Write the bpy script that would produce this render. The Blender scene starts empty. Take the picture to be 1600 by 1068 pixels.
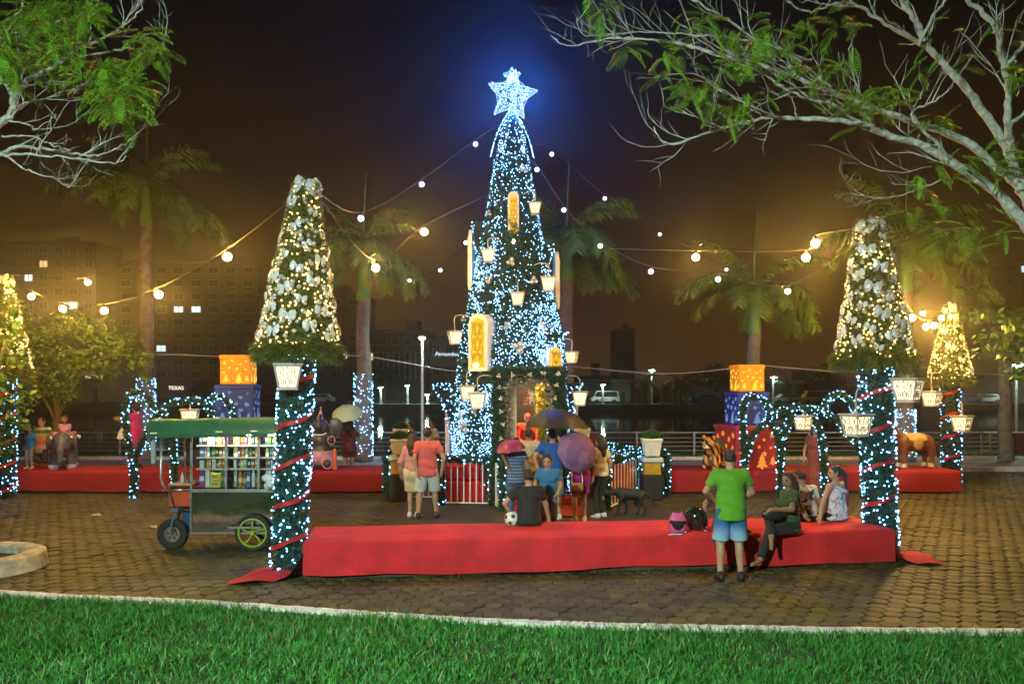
import bpy, math, random
import numpy as np
from mathutils import Vector, Matrix, noise
random.seed(7); np.random.seed(7)
sc = bpy.context.scene
C = sc.collection
R = math.radians; PI = math.pi
# ---------------------------------------------------------------- camera, world, exposure
FP, HZ, CH = 1244.0, 600.0, 2.6          # focal length in photo pixels, horizon row, eye height
def P(px, py, Y): return Vector(((px-800)*Y/FP, Y, CH-(py-HZ)*Y/FP))
def PX(px, Y): return (px-800)*Y/FP
def PZ(py, Y): return CH-(py-HZ)*Y/FP
cam = bpy.data.cameras.new('camera'); camo = bpy.data.objects.new('camera', cam); C.objects.link(camo)
cam.sensor_width = 36; cam.lens = FP/1600*36; cam.shift_y = (HZ-534)/1600
cam.clip_start = 0.1; cam.clip_end = 3000
camo.location = (0, 0, CH); camo.rotation_euler = (R(90), 0, 0)
sc.camera = camo
w = bpy.data.worlds.new('World'); sc.world = w; w.use_nodes = True
nt = w.node_tree; bg = nt.nodes['Background']
tc = nt.nodes.new('ShaderNodeTexCoord'); sp = nt.nodes.new('ShaderNodeSeparateXYZ'); rp = nt.nodes.new('ShaderNodeValToRGB')
nt.links.new(tc.outputs['Generated'], sp.inputs[0]); nt.links.new(sp.outputs['Z'], rp.inputs[0]); nt.links.new(rp.outputs[0], bg.inputs[0])
e = rp.color_ramp.elements
e[0].position = 0.0; e[0].color = (.070, .030, .005, 1)       # town glow on the low cloud
e[1].position = 1.0; e[1].color = (.0022, .0020, .0020, 1)
for p_, c_ in ((.12, (.035, .0150, .0035, 1)), (.25, (.0135, .0068, .0028, 1)), (.40, (.0040, .0032, .0030, 1))):
    x_ = e.new(p_); x_.color = c_
bg.inputs[1].default_value = 1.0
sc.view_settings.view_transform = 'Standard'; sc.view_settings.look = 'None'
sc.view_settings.exposure = 0.0; sc.view_settings.gamma = 1.0
sc.cycles.use_denoising = True
sc.cycles.use_adaptive_sampling = True; sc.cycles.adaptive_threshold = .02
sc.cycles.max_bounces = 5; sc.cycles.diffuse_bounces = 1; sc.cycles.glossy_bounces = 2
sc.cycles.transmission_bounces = 4; sc.cycles.transparent_max_bounces = 8; sc.cycles.volume_bounces = 0
sc.cycles.sample_clamp_indirect = 3.0; sc.cycles.caustics_reflective = False; sc.cycles.caustics_refractive = False
# ---------------------------------------------------------------- materials
MAT = {}
def mat(name, col, rough=.6, var=.0, scale=6., metal=0., bump=0., bscale=30., emit=0., ecol=None, trans=0., sheen=0., coat=0., sample='AUTO', rnd=0.):
    if name in MAT: return MAT[name]
    m = bpy.data.materials.new(name); m.use_nodes = True; MAT[name] = m
    n = m.node_tree.nodes; l = m.node_tree.links; b = n['Principled BSDF']
    b.inputs['Base Color'].default_value = (*col, 1); b.inputs['Roughness'].default_value = rough; b.inputs['Metallic'].default_value = metal
    if trans: b.inputs['Transmission Weight'].default_value = trans
    if sheen: b.inputs['Sheen Weight'].default_value = sheen
    if coat: b.inputs['Coat Weight'].default_value = coat
    if emit:
        b.inputs['Emission Color'].default_value = (*(ecol or col), 1); b.inputs['Emission Strength'].default_value = emit
        m.cycles.emission_sampling = sample
    if var or bump or rnd:
        t = n.new('ShaderNodeTexCoord')
    src = None
    if var:
        z = n.new('ShaderNodeTexNoise'); z.inputs['Scale'].default_value = scale; z.inputs['Detail'].default_value = 5; z.inputs['Roughness'].default_value = .65
        l.new(t.outputs['Object'], z.inputs['Vector'])
        cr = n.new('ShaderNodeValToRGB'); cr.color_ramp.elements[0].position = .3; cr.color_ramp.elements[1].position = .72
        cr.color_ramp.elements[0].color = (*[c*(1-var) for c in col], 1); cr.color_ramp.elements[1].color = (*[min(1, c*(1+var)) for c in col], 1)
        l.new(z.outputs['Fac'], cr.inputs[0]); src = cr.outputs[0]
        mr = n.new('ShaderNodeMapRange'); mr.inputs['To Min'].default_value = max(0, rough-.12); mr.inputs['To Max'].default_value = min(1, rough+.12)
        l.new(z.outputs['Fac'], mr.inputs['Value']); l.new(mr.outputs[0], b.inputs['Roughness'])
    if rnd:
        oi = n.new('ShaderNodeObjectInfo'); hs = n.new('ShaderNodeHueSaturation'); mr2 = n.new('ShaderNodeMapRange')
        mr2.inputs['To Min'].default_value = 1-rnd; mr2.inputs['To Max'].default_value = 1+rnd
        l.new(oi.outputs['Random'], mr2.inputs['Value']); l.new(mr2.outputs[0], hs.inputs['Value'])
        if src: l.new(src, hs.inputs['Color'])
        else: hs.inputs['Color'].default_value = (*col, 1)
        src = hs.outputs[0]
    if src: l.new(src, b.inputs['Base Color'])
    if bump:
        z2 = n.new('ShaderNodeTexNoise'); z2.inputs['Scale'].default_value = bscale; z2.inputs['Detail'].default_value = 4
        l.new(t.outputs['Object'], z2.inputs['Vector'])
        bp = n.new('ShaderNodeBump'); bp.inputs['Strength'].default_value = bump; bp.inputs['Distance'].default_value = .02
        l.new(z2.outputs['Fac'], bp.inputs['Height']); l.new(bp.outputs[0], b.inputs['Normal'])
    return m
def glow(name, col, strength, sample='FRONT'):
    if name in MAT: return MAT[name]
    m = bpy.data.materials.new(name); m.use_nodes = True; MAT[name] = m
    n = m.node_tree.nodes; l = m.node_tree.links
    n.remove(n['Principled BSDF']); em = n.new('ShaderNodeEmission'); em.inputs[0].default_value = (*col, 1); em.inputs[1].default_value = strength
    l.new(em.outputs[0], n['Material Output'].inputs[0]); m.cycles.emission_sampling = sample
    return m
# ---------------------------------------------------------------- objects
def chain(o):
    M = Matrix.Identity(4)
    while o is not None: M = o.matrix_basis @ M; o = o.parent
    return M
def thing(name, label, cat, loc=(0, 0, 0), rotz=0., group=None):
    o = bpy.data.objects.new(name, None); C.objects.link(o); o.empty_display_size = .1
    o.location = loc; o.rotation_euler = (0, 0, rotz); o['label'] = label; o['category'] = cat
    if group: o['group'] = group
    return o
def tag(o, label=None, cat=None, group=None, kind=None):
    if label: o['label'] = label
    if cat: o['category'] = cat
    if group: o['group'] = group
    if kind: o['kind'] = kind
    return o
def link(name, me, parent=None, kind=None):
    o = bpy.data.objects.new(name, me); C.objects.link(o); o.parent = parent
    if kind: o['kind'] = kind
    return o
def copy_tree(o, parent=None):
    c = o.copy(); C.objects.link(c); c.parent = parent
    for ch in list(o.children): copy_tree(ch, c)
    return c
def np_mesh(name, V, F, mats, mi=None, smooth=False):
    V = np.asarray(V, dtype=np.float32); F = np.asarray(F, dtype=np.int32)
    me = bpy.data.meshes.new(name); k = F.shape[1]
    me.vertices.add(len(V)); me.vertices.foreach_set('co', V.ravel())
    me.loops.add(F.size); me.loops.foreach_set('vertex_index', F.ravel())
    me.polygons.add(len(F)); me.polygons.foreach_set('loop_start', np.arange(0, F.size, k, dtype=np.int32))
    if smooth: me.polygons.foreach_set('use_smooth', np.ones(len(F), dtype=bool))
    for m in (mats if isinstance(mats, (list, tuple)) else [mats]): me.materials.append(m)
    if mi is not None: me.polygons.foreach_set('material_index', np.asarray(mi, dtype=np.int32))
    me.update(calc_edges=True); me.validate()
    return me
def local(V, parent):
    if parent is None: return V
    Mi = np.array(chain(parent).inverted()); V = np.asarray(V, dtype=float)
    return V @ Mi[:3, :3].T + Mi[:3, 3]
def scatter(tv, tf, Ms, Ls):
    """copies of a template: tv (n,3), tf (m,k), Ms (N,3,3), Ls (N,3) -> V, F"""
    tv = np.asarray(tv, float); tf = np.asarray(tf); N = len(Ls); n = len(tv)
    V = np.einsum('nij,vj->nvi', Ms, tv) + np.asarray(Ls)[:, None, :]
    F = tf[None] + (np.arange(N)*n)[:, None, None]
    return V.reshape(-1, 3), F.reshape(-1, tf.shape[1])
def frames(Z, scale=None, roll=None):
    """rotation matrices whose third column is Z (N,3)"""
    Z = np.asarray(Z, float); Z = Z/np.maximum(np.linalg.norm(Z, axis=1, keepdims=True), 1e-9); N = len(Z)
    up = np.where(np.abs(Z[:, 2:3]) > .95, [[1., 0, 0]], [[0, 0, 1.]])
    X = np.cross(up, Z); X /= np.linalg.norm(X, axis=1, keepdims=True); Y = np.cross(Z, X)
    r = np.random.rand(N)*2*PI if roll is None else np.broadcast_to(roll, (N,))
    c, s = np.cos(r)[:, None], np.sin(r)[:, None]
    X2, Y2 = X*c+Y*s, Y*c-X*s
    M = np.stack([X2, Y2, Z], axis=2)
    if scale is not None: M = M*np.asarray(scale).reshape(-1, 1, 1)
    return M
class MB:
    def __init__(s): s.v = []; s.f = []; s.m = []
    def add(s, vs, fs, M=None, mi=0):
        b = len(s.v); s.v += [tuple(M @ Vector(p)) if M else tuple(p) for p in vs]
        s.f += [tuple(b+i for i in f) for f in fs]; s.m += [mi]*len(fs); return s
    def box(s, c, d, M=None, b=0., mi=0):
        x, y, z = (q/2 for q in d); c = Vector(c)
        if b <= 0:
            vs = [c+Vector((i*x, j*y, k*z)) for i in (-1, 1) for j in (-1, 1) for k in (-1, 1)]
            return s.add(vs, [(0, 1, 3, 2), (4, 6, 7, 5), (0, 4, 5, 1), (2, 3, 7, 6), (0, 2, 6, 4), (1, 5, 7, 3)], M, mi)
        b = min(b, x*.9, y*.9, z*.9); vs = []; ix = {}
        for i in (-1, 1):
            for j in (-1, 1):
                for k in (-1, 1):
                    for a in range(3):
                        q = [i*x, j*y, k*z]
                        for o in range(3):
                            if o != a: q[o] -= (i, j, k)[o]*b
                        ix[i, j, k, a] = len(vs); vs.append(c+Vector(q))
        fs = []
        for a in range(3):
            u, v_ = [(1, 2), (2, 0), (0, 1)][a]
            for sg in (-1, 1):
                q = []
                for (p, r) in ((-1, -1), (1, -1), (1, 1), (-1, 1)):
                    t = [0, 0, 0]; t[a] = sg; t[u] = p; t[v_] = r; q.append(ix[(*t, a)])
                fs.append(tuple(q if sg > 0 else q[::-1]))
                for p in (-1, 1):       # edges along v_
                    if sg > 0 or True:
                        t0 = [0, 0, 0]; t0[a] = sg; t0[u] = p; t0[v_] = -1; t1 = t0[:]; t1[v_] = 1
                        q = (ix[(*t0, a)], ix[(*t0, u)], ix[(*t1, u)], ix[(*t1, a)])
                        fs.append(q if sg*p > 0 else q[::-1])
        for i in (-1, 1):
            for j in (-1, 1):
                for k in (-1, 1):
                    q = (ix[i, j, k, 0], ix[i, j, k, 1], ix[i, j, k, 2]); fs.append(q if i*j*k > 0 else q[::-1])
        return s.add(vs, fs, M, mi)
    def tube(s, pts, rad, n=8, cap=True, closed=False, M=None, mi=0, flat=1.):
        pts = [Vector(p) for p in pts]; N = len(pts)
        rad = [rad]*N if isinstance(rad, (int, float)) else list(rad)
        tan = [(pts[(i+1) % N if closed else min(i+1, N-1)]-pts[(i-1) % N if closed else max(i-1, 0)]).normalized() for i in range(N)]
        u = tan[0].orthogonal().normalized(); vs = []
        for i in range(N):
            u = (u-tan[i]*u.dot(tan[i]))
            u = u.normalized() if u.length > 1e-6 else tan[i].orthogonal().normalized()
            w_ = tan[i].cross(u)
            for k in range(n):
                a = 2*PI*k/n; vs.append(pts[i]+(u*math.cos(a)+w_*math.sin(a)*flat)*rad[i])
        fs = []
        for i in range(N if closed else N-1):
            j = (i+1) % N
            for k in range(n): fs.append((i*n+k, i*n+(k+1) % n, j*n+(k+1) % n, j*n+k))
        if cap and not closed: fs += [tuple(range(n-1, -1, -1)), tuple((N-1)*n+k for k in range(n))]
        return s.add(vs, fs, M, mi)
    def lathe(s, prof, n=16, M=None, mi=0, cap=True):
        vs = []; fs = []
        for r, z in prof:
            for k in range(n): a = 2*PI*k/n; vs.append((r*math.cos(a), r*math.sin(a), z))
        for i in range(len(prof)-1):
            for k in range(n): fs.append((i*n+k, i*n+(k+1) % n, (i+1)*n+(k+1) % n, (i+1)*n+k))
        if cap: fs += [tuple(range(n-1, -1, -1)), tuple((len(prof)-1)*n+k for k in range(n))]
        return s.add(vs, fs, M, mi)
    def ball(s, c, r, n=12, m=8, M=None, mi=0):
        r = (r, r, r) if isinstance(r, (int, float)) else r
        vs = [(c[0], c[1], c[2]-r[2])]; fs = []
        for i in range(1, m):
            t = PI*i/m
            for k in range(n): a = 2*PI*k/n; vs.append((c[0]+r[0]*math.sin(t)*math.cos(a), c[1]+r[1]*math.sin(t)*math.sin(a), c[2]-r[2]*math.cos(t)))
        vs.append((c[0], c[1], c[2]+r[2])); e_ = len(vs)-1
        for k in range(n):
            fs.append((0, 1+(k+1) % n, 1+k)); fs.append((e_, 1+(m-2)*n+k, 1+(m-2)*n+(k+1) % n))
            for i in range(m-2): fs.append((1+i*n+k, 1+i*n+(k+1) % n, 1+(i+1)*n+(k+1) % n, 1+(i+1)*n+k))
        return s.add(vs, fs, M, mi)
    def prism(s, poly, t, M=None, mi=0):
        """poly in local xz plane, extruded along y by t (front at -t/2)"""
        n = len(poly); vs = [(x, -t/2, z) for x, z in poly]+[(x, t/2, z) for x, z in poly]
        fs = [tuple(range(n)), tuple(range(2*n-1, n-1, -1))]+[(i, i+n, (i+1) % n+n, (i+1) % n) for i in range(n)]
        return s.add(vs, fs, M, mi)
    def quad(s, a, b, c, d, mi=0, M=None): return s.add([a, b, c, d], [(0, 1, 2, 3)], M, mi)
    def mesh(s, name, mats, smooth=False, world=None):
        me = bpy.data.meshes.new(name); v = s.v
        if world is not None: v = local(v, world).tolist()
        me.from_pydata(v, [], s.f)
        for m in (mats if isinstance(mats, (list, tuple)) else [mats]): me.materials.append(m)
        if isinstance(mats, (list, tuple)) and len(mats) > 1: me.polygons.foreach_set('material_index', s.m)
        if smooth: me.polygons.foreach_set('use_smooth', [True]*len(me.polygons))
        me.update()
        if smooth and smooth is not True: me.set_sharp_from_angle(angle=R(smooth))
        return me
    def build(s, name, mats, parent=None, smooth=False, world=False, kind=None):
        return link(name, s.mesh(name, mats, smooth, parent if world else None), parent, kind)
def TR(loc, rz=0., rx=0., ry=0., s=1.):
    return Matrix.Translation(loc) @ Matrix.Rotation(rz, 4, 'Z') @ Matrix.Rotation(rx, 4, 'X') @ Matrix.Rotation(ry, 4, 'Y') @ Matrix.Scale(s, 4)
def spline(pts, n=6):
    """Catmull-Rom through points"""
    pts = [Vector(p) for p in pts]; out = []
    for i in range(len(pts)-1):
        p0, p1, p2, p3 = pts[max(i-1, 0)], pts[i], pts[i+1], pts[min(i+2, len(pts)-1)]
        for k in range(n):
            t = k/n; out.append(.5*((2*p1)+(p2-p0)*t+(2*p0-5*p1+4*p2-p3)*t*t+(3*p1-p0-3*p2+p3)*t**3))
    return out+[pts[-1]]
# ---------------------------------------------------------------- distance-field modelling (bodies, animals, cloth)
class SDF:
    def __init__(s): s.p = []
    def rc(s, a, b, ra, rb=None, k=.02, flat=None, cut=None, op='u'):
        s.p.append(('c', np.array(a, float), np.array(b, float), ra, ra if rb is None else rb, k, flat, cut, op)); return s
    def el(s, c, r, k=.02, rot=None, cut=None, op='u'):
        s.p.append(('e', np.array(c, float), np.array(r, float), rot, None, k, None, cut, op)); return s
    def mesh(s, h=.014, grow=0., wrinkle=0., wf=14.):
        lo = np.full(3, 1e9); hi = -lo
        for q in s.p:
            if q[8] != 'u': continue
            if q[0] == 'c':
                rr = max(q[3], q[4])*(max(1, q[6][1]) if q[6] else 1)+grow
                lo = np.minimum(lo, np.minimum(q[1], q[2])-rr); hi = np.maximum(hi, np.maximum(q[1], q[2])+rr)
            else:
                rr = max(q[2])+grow; lo = np.minimum(lo, q[1]-rr); hi = np.maximum(hi, q[1]+rr)
        lo -= 3*h; hi += 3*h; n = np.ceil((hi-lo)/h).astype(int)+1
        D = np.full(n, 1e3, dtype=np.float32)
        for q in s.p:
            k = q[5]; rr = (max(q[3], q[4])*(max(1, q[6][1]) if q[6] else 1) if q[0] == 'c' else max(q[2]))+grow+k+3*h
            a_, b_ = (np.minimum(q[1], q[2]), np.maximum(q[1], q[2])) if q[0] == 'c' else (q[1], q[1])
            i0 = np.maximum(((a_-rr-lo)/h).astype(int), 0); i1 = np.minimum(((b_+rr-lo)/h).astype(int)+2, n)
            if (i1 <= i0).any(): continue
            g = np.stack(np.meshgrid(*[lo[j]+h*np.arange(i0[j], i1[j]) for j in range(3)], indexing='ij'), -1)
            if q[0] == 'c':
                ab = q[2]-q[1]; L = max(ab.dot(ab), 1e-12); t = np.clip((g-q[1]) @ ab/L, 0, 1)
                d_ = g-q[1]-t[..., None]*ab
                if q[6]:
                    ax = np.array(q[6][0], float); ax /= np.linalg.norm(ax); cc = d_ @ ax; d_ = d_-ax*(cc*(1-1/q[6][1]))[..., None]
                d = np.linalg.norm(d_, axis=-1)-(q[3]+(q[4]-q[3])*t)-grow
            else:
                d_ = g-q[1]
                if q[3] is not None: d_ = d_ @ np.array(q[3])
                rq = q[2]+grow; kk = np.linalg.norm(d_/rq, axis=-1); k2 = np.linalg.norm(d_/rq**2, axis=-1); d = kk*(kk-1)/np.maximum(k2, 1e-6)
            if q[7] is not None:
                for (o, nn) in (q[7] if isinstance(q[7], list) else [q[7]]):
                    d = np.maximum(d, (g-np.array(o, float)) @ np.array(nn, float))
            S = D[i0[0]:i1[0], i0[1]:i1[1], i0[2]:i1[2]]
            if q[8] == 'u':
                if k > 1e-5:
                    hh = np.maximum(k-np.abs(S-d), 0)/k; S[...] = np.minimum(S, d)-hh*hh*k*.25
                else: S[...] = np.minimum(S, d)
            else: S[...] = np.maximum(S, -d)
        if wrinkle:
            g = [lo[j]+h*np.arange(n[j]) for j in range(3)]
            X_, Y_, Z_ = np.meshgrid(*g, indexing='ij')
            D += wrinkle*(np.sin(wf*X_+2.1*np.sin(wf*.7*Z_))*np.sin(wf*1.3*Z_+1.7*np.sin(wf*.6*Y_+2))+.6*np.sin(wf*2.1*Z_+wf*1.2*Y_+1.3*np.sin(wf*X_)))
        return surface_nets(D, lo, h)
    def build(s, name, m, parent=None, h=.014, grow=0., wrinkle=0., wf=14., kind=None):
        V, F = s.mesh(h, grow, wrinkle, wf)
        return link(name, np_mesh(name, V, F, m, smooth=True), parent, kind)
def surface_nets(D, lo, h):
    n = np.array(D.shape); S = D < 0
    c = np.zeros(n-1, dtype=np.int8)
    for i in (0, 1):
        for j in (0, 1):
            for k in (0, 1): c += S[i:n[0]-1+i, j:n[1]-1+j, k:n[2]-1+k]
    act = (c > 0) & (c < 8); idx = np.full(n-1, -1, dtype=np.int64); I = np.argwhere(act); idx[act] = np.arange(len(I))
    acc = np.zeros((len(I), 3)); cnt = np.zeros(len(I))
    cs = [(i, j, k) for i in (0, 1) for j in (0, 1) for k in (0, 1)]
    val = {q: D[I[:, 0]+q[0], I[:, 1]+q[1], I[:, 2]+q[2]] for q in cs}
    for q in cs:
        for a in range(3):
            if q[a]: continue
            r = list(q); r[a] = 1; r = tuple(r); v0, v1 = val[q], val[r]; m = (v0 < 0) != (v1 < 0)
            t = np.where(m, v0/np.where(v0 == v1, 1, v0-v1), 0); p = np.tile(np.array(q, float), (len(I), 1)); p[:, a] = t
            acc += p*m[:, None]; cnt += m
    V = lo+h*(I+acc/np.maximum(cnt, 1)[:, None]); F = []
    for a in range(3):
        u, v = [(1, 2), (2, 0), (0, 1)][a]
        A = np.swapaxes(S, 0, a); sl0 = [slice(None)]*3; sl1 = [slice(None)]*3; sl0[a] = slice(0, -1); sl1[a] = slice(1, None)
        d0, d1 = S[tuple(sl0)], S[tuple(sl1)]; E = np.argwhere(d0 != d1)
        E = E[(E[:, u] > 0) & (E[:, v] > 0) & (E[:, u] < n[u]-1) & (E[:, v] < n[v]-1)]
        if not len(E): continue
        eu = np.zeros(3, int); eu[u] = 1; ev = np.zeros(3, int); ev[v] = 1
        q = [idx[tuple(E.T)], idx[tuple((E-eu).T)], idx[tuple((E-eu-ev).T)], idx[tuple((E-ev).T)]]
        Q = np.stack(q, 1); flip = d0[tuple(E.T)]; Q[~flip] = Q[~flip][:, ::-1]; F.append(Q)
    return V, np.concatenate(F)
# ================================================================ SETTING
moss = mat('moss_soil', (.035, .040, .014), .95, .5, 9, bump=.6, bscale=40)
paver_m = mat('paver_concrete', (.062, .055, .015), .60, .5, 2.2, bump=.5, bscale=60, rnd=.48)
conc = mat('pale_concrete', (.42, .41, .37), .85, .3, 3, bump=.3, bscale=25)
white_p = mat('white_paint', (.78, .78, .76), .55, .12, 7, bump=.1, bscale=30)
kerb_m = mat('whitewashed_kerb', (.72, .71, .66), .8, .35, 5, bump=.4, bscale=30)
steel = mat('galvanised_steel', (.45, .46, .47), .35, .15, 8, metal=.8)
darkst = mat('dark_metal', (.04, .04, .045), .45, .2, 8, metal=.5)
kerb_pts = [(-30, 13.2), (-12, 11.1), (-6.3, 9.8), (-3.77, 9.37), (-1.27, 8.81), (0, 8.58), (1.82, 8.4), (5.3, 8.25), (12, 8.1), (30, 7.8)]
kx = np.array([p[0] for p in kerb_pts]); ky = np.array([p[1] for p in kerb_pts])
kc = [(p.x, p.y) for p in spline([(a, b, 0) for a, b in kerb_pts], 14)]
kcx = np.array([p[0] for p in kc]); kcy = np.array([p[1] for p in kc])
def kerb_y(x): return np.interp(x, kcx, kcy)
# far ground sheet to the horizon, lake bed included
m = MB(); m.quad((-900, -60, -2.6), (900, -60, -2.6), (900, 1500, -2.6), (-900, 1500, -2.6))
tag(m.build('ground', mat('lake_bed', (.03, .028, .02), .95, .4, .1)), kind='structure')
# plaza slab with pavers
m = MB(); m.box((0, 10.4, -.42), (70, 27.2, .8)); plaza = m.build('plaza', moss); plaza['kind'] = 'structure'
pv = []
for vi in range(6):
    rr = random.Random(vi); mm = MB(); vs = []
    for ring, (rad, z) in enumerate(((.119, -.03), (.119, -.007), (.108, .0))):
        for k in range(6):
            a = PI/6+k*PI/3; q = rad*(1+rr.uniform(-.035, .03)); vs.append((q*math.cos(a), q*math.sin(a), z))
    fs = [(i*6+k, i*6+(k+1) % 6, (i+1)*6+(k+1) % 6, (i+1)*6+k) for i in (0, 1) for k in range(6)]+[tuple(12+k for k in range(6))]
    mm.add(vs, fs); pv.append(mm.mesh('paver', paver_m))
pitx, pity = .216, .187; locs = []
for j in range(int(15.8/pity)):
    y = 7.9+j*pity
    for i in range(-66, 67):
        x = i*pitx+(pitx/2 if j % 2 else 0)
        if abs(x) > y*.66+1.2 or y < kerb_y(x)+.17 or (x+7.55)**2+(y-11.25)**2 < .8: continue
        locs.append((x, y))
rnd = random.Random(3); big = []; rest = []
front = sorted([p for p in locs if abs(p[0]) < p[1]*.632 and p[1] < 10.4], key=lambda p: p[1])
stay = set(front[:300])
for (x, y) in locs:
    z = rnd.uniform(-.009, .005); rx, ry, rz = rnd.uniform(-.03, .03), rnd.uniform(-.03, .03), rnd.choice(range(6))*PI/3
    M = TR((x, y, z), rz, rx, ry)
    if (x, y) in stay:
        o = link('paver', pv[rnd.randrange(6)], plaza); o.matrix_basis = M
    else: rest.append((rnd.randrange(6), np.array(M)))
tvs = [np.array([v.co[:] for v in q.vertices]) for q in pv]
tfq = [(i*6+k, i*6+(k+1) % 6, (i+1)*6+(k+1) % 6, (i+1)*6+k) for i in (0, 1) for k in range(6)]+[(12, 13, 14, 15), (12, 15, 16, 17)]
Vs = np.concatenate([tvs[a] @ M[:3, :3].T+M[:3, 3] for a, M in rest])
Fs = np.concatenate([np.array(tfq)+18*i for i in range(len(rest))])
# the far pavers: tone varies over the surface
far_pav = mat('paver_concrete_far', (.056, .050, .013), .60, .75, 1.3, bump=.5, bscale=60)
link('paver_field', np_mesh('paver_field', Vs, Fs, far_pav), plaza, 'stuff')
# darker mat of asphalt in front of the tree house
m = MB(); m.box((.35, 16.1, .006), (5.6, 3.6, .024)); tag(m.build('pavement', mat('worn_asphalt', (.045, .038, .030), .75, .35, 4, bump=.5, bscale=50)), kind='structure')
# kerb
def strip(name, pts, w_, z0, z1, m_):
    b = MB(); vs = []
    for i, (x, y) in enumerate(pts):
        a = pts[max(i-1, 0)]; c = pts[min(i+1, len(pts)-1)]; d = Vector((c[0]-a[0], c[1]-a[1], 0)).normalized(); n_ = Vector((-d.y, d.x, 0))*w_/2
        p = Vector((x, y, 0)); j = random.uniform(-.006, .006)
        vs += [p-n_+Vector((0, 0, z0)), p-n_*.95+Vector((0, 0, z1+j)), p+n_*.95+Vector((0, 0, z1+j)), p+n_+Vector((0, 0, z0))]
    b.add(vs, [(4*i+k, 4*i+4+k, 4*i+5+k, 4*i+1+k) for i in range(len(pts)-1) for k in range(3)])
    return tag(b.build(name, m_), kind='structure')
kd = [p for a, b in zip(kc[:-1], kc[1:]) for p in [(a[0]+(b[0]-a[0])*t/4, a[1]+(b[1]-a[1])*t/4) for t in range(4)]]
strip('kerb', kd, .13, -.2, .055, kerb_m)
# lawn
def lawn_z(x, y):
    d = np.maximum(kerb_y(x)-.06-y, 0); return .01+.055*d+.02*np.sin(x*1.7+y)*np.minimum(d, 1)+.012*np.sin(x*4.1-y*3.3)*np.minimum(d, 1)
nx, ny = 120, 40; V = []; F = []
for j in range(ny):
    for i in range(nx):
        x = -26+52*i/(nx-1); y1 = float(kerb_y(x))-.06; y = y1-(j/(ny-1))**1.5*(y1+12); V.append((x, y, float(lawn_z(x, y))))
for j in range(ny-1):
    for i in range(nx-1): a = j*nx+i; F.append((a, a+nx, a+nx+1, a+1))
tag(link('lawn', np_mesh('lawn', V, F, mat('lawn_soil', (.022, .045, .012), .95, .5, 6, bump=.5), smooth=True)), kind='structure')
def blades(n, xr, yr, hmin, hmax, wd, zf, keep=None, seed=1):
    r = np.random.RandomState(seed); x = r.uniform(*xr, n); y = r.uniform(*yr, n)
    if keep is not None: k = keep(x, y); x, y = x[k], y[k]
    n = len(x); h = r.uniform(hmin, hmax, n)*(.75+.35*np.sin(x*2.3+1.1*np.sin(y*3.1))*np.sin(y*2.7)+.25*r.rand(n)); a = r.rand(n)*2*PI; ln = r.uniform(.15, .95, n)
    dx, dy = np.cos(a), np.sin(a); b = r.rand(n)*2*PI; sx, sy = np.cos(b)*wd, np.sin(b)*wd
    z = zf(x, y)-.01; V = np.zeros((n, 7, 3))
    for i, (t, wf) in enumerate(((0, .8), (.4, 1.), (.75, .7), (1, 0))):
        cx = x+dx*h*ln*t*t; cy = y+dy*h*ln*t*t; cz = z+h*t*(1-.35*ln*t)
        if i < 3:
            V[:, 2*i] = np.stack([cx-sx*wf, cy-sy*wf, cz], 1); V[:, 2*i+1] = np.stack([cx+sx*wf, cy+sy*wf, cz], 1)
        else: V[:, 6] = np.stack([cx, cy, cz], 1)
    t = np.array([(0, 1, 3), (0, 3, 2), (2, 3, 5), (2, 5, 4), (4, 5, 6)]); F = t[None]+(np.arange(n)*7)[:, None, None]
    return V.reshape(-1, 3), F.reshape(-1, 3)
grass_m = mat('grass_blade', (.036, .215, .026), .5, .8, 7)
V, F = blades(120000, (-7, 7), (5.2, 10.2), .05, .15, .0046, lawn_z, lambda x, y: (y < kerb_y(x)-.05) & (np.abs(x) < y*.66+.3))
tag(link('grass', np_mesh('grass', V, F, grass_m)), 'short dense green grass of the lawn in the foreground', 'grass', kind='stuff')
V, F = blades(3200, (-7, 7), (5.2, 10.2), .06, .19, .005, lawn_z, lambda x, y: (y < kerb_y(x)-.05) & (np.abs(x) < y*.66+.3), 21)
tag(link('dry_grass', np_mesh('dry_grass', V, F, mat('dry_blade', (.22, .26, .07), .6, .5, 9))), 'scattered pale dry blades standing in the lawn', 'grass', kind='stuff')
flat0 = lambda x, y: np.zeros_like(x)
# weeds along the kerb, the joints and the foot of the platform
V1, F1 = blades(2600, (-6.5, 6.5), (8, 10.2), .02, .06, .004, flat0, lambda x, y: (y > kerb_y(x)+.06) & (y < kerb_y(x)+.06+.25*np.random.rand(len(x))**3+.5*(np.random.rand(len(x)) < .04)), 2)
V2, F2 = blades(9000, (-3, 5.7), (9.9, 11.6), .02, .085, .004, flat0, lambda x, y: np.abs(y-(10.52+(x+2.77)*.1146)) < .16*np.random.rand(len(x))**2*(.4+np.abs(np.sin(x*2.2)*np.sin(x*5.1+1))), 4)
V3, F3 = blades(2200, (-7, 7), (8.5, 11.5), .012, .035, .004, flat0, lambda x, y: (y > kerb_y(x)+.1) & (np.sin(x*1.9+1)*np.sin(y*2.6) > .2), 5)
V = np.concatenate([V1, V2, V3]); F = np.concatenate([F1, F2+len(V1), F3+len(V1)+len(V2)])
tag(link('weed_grass', np_mesh('weed_grass', V, F, mat('weed', (.05, .11, .025), .6, .6, 9))), 'thin weeds growing in paver joints and along the red platform', 'weeds', kind='stuff')
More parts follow.
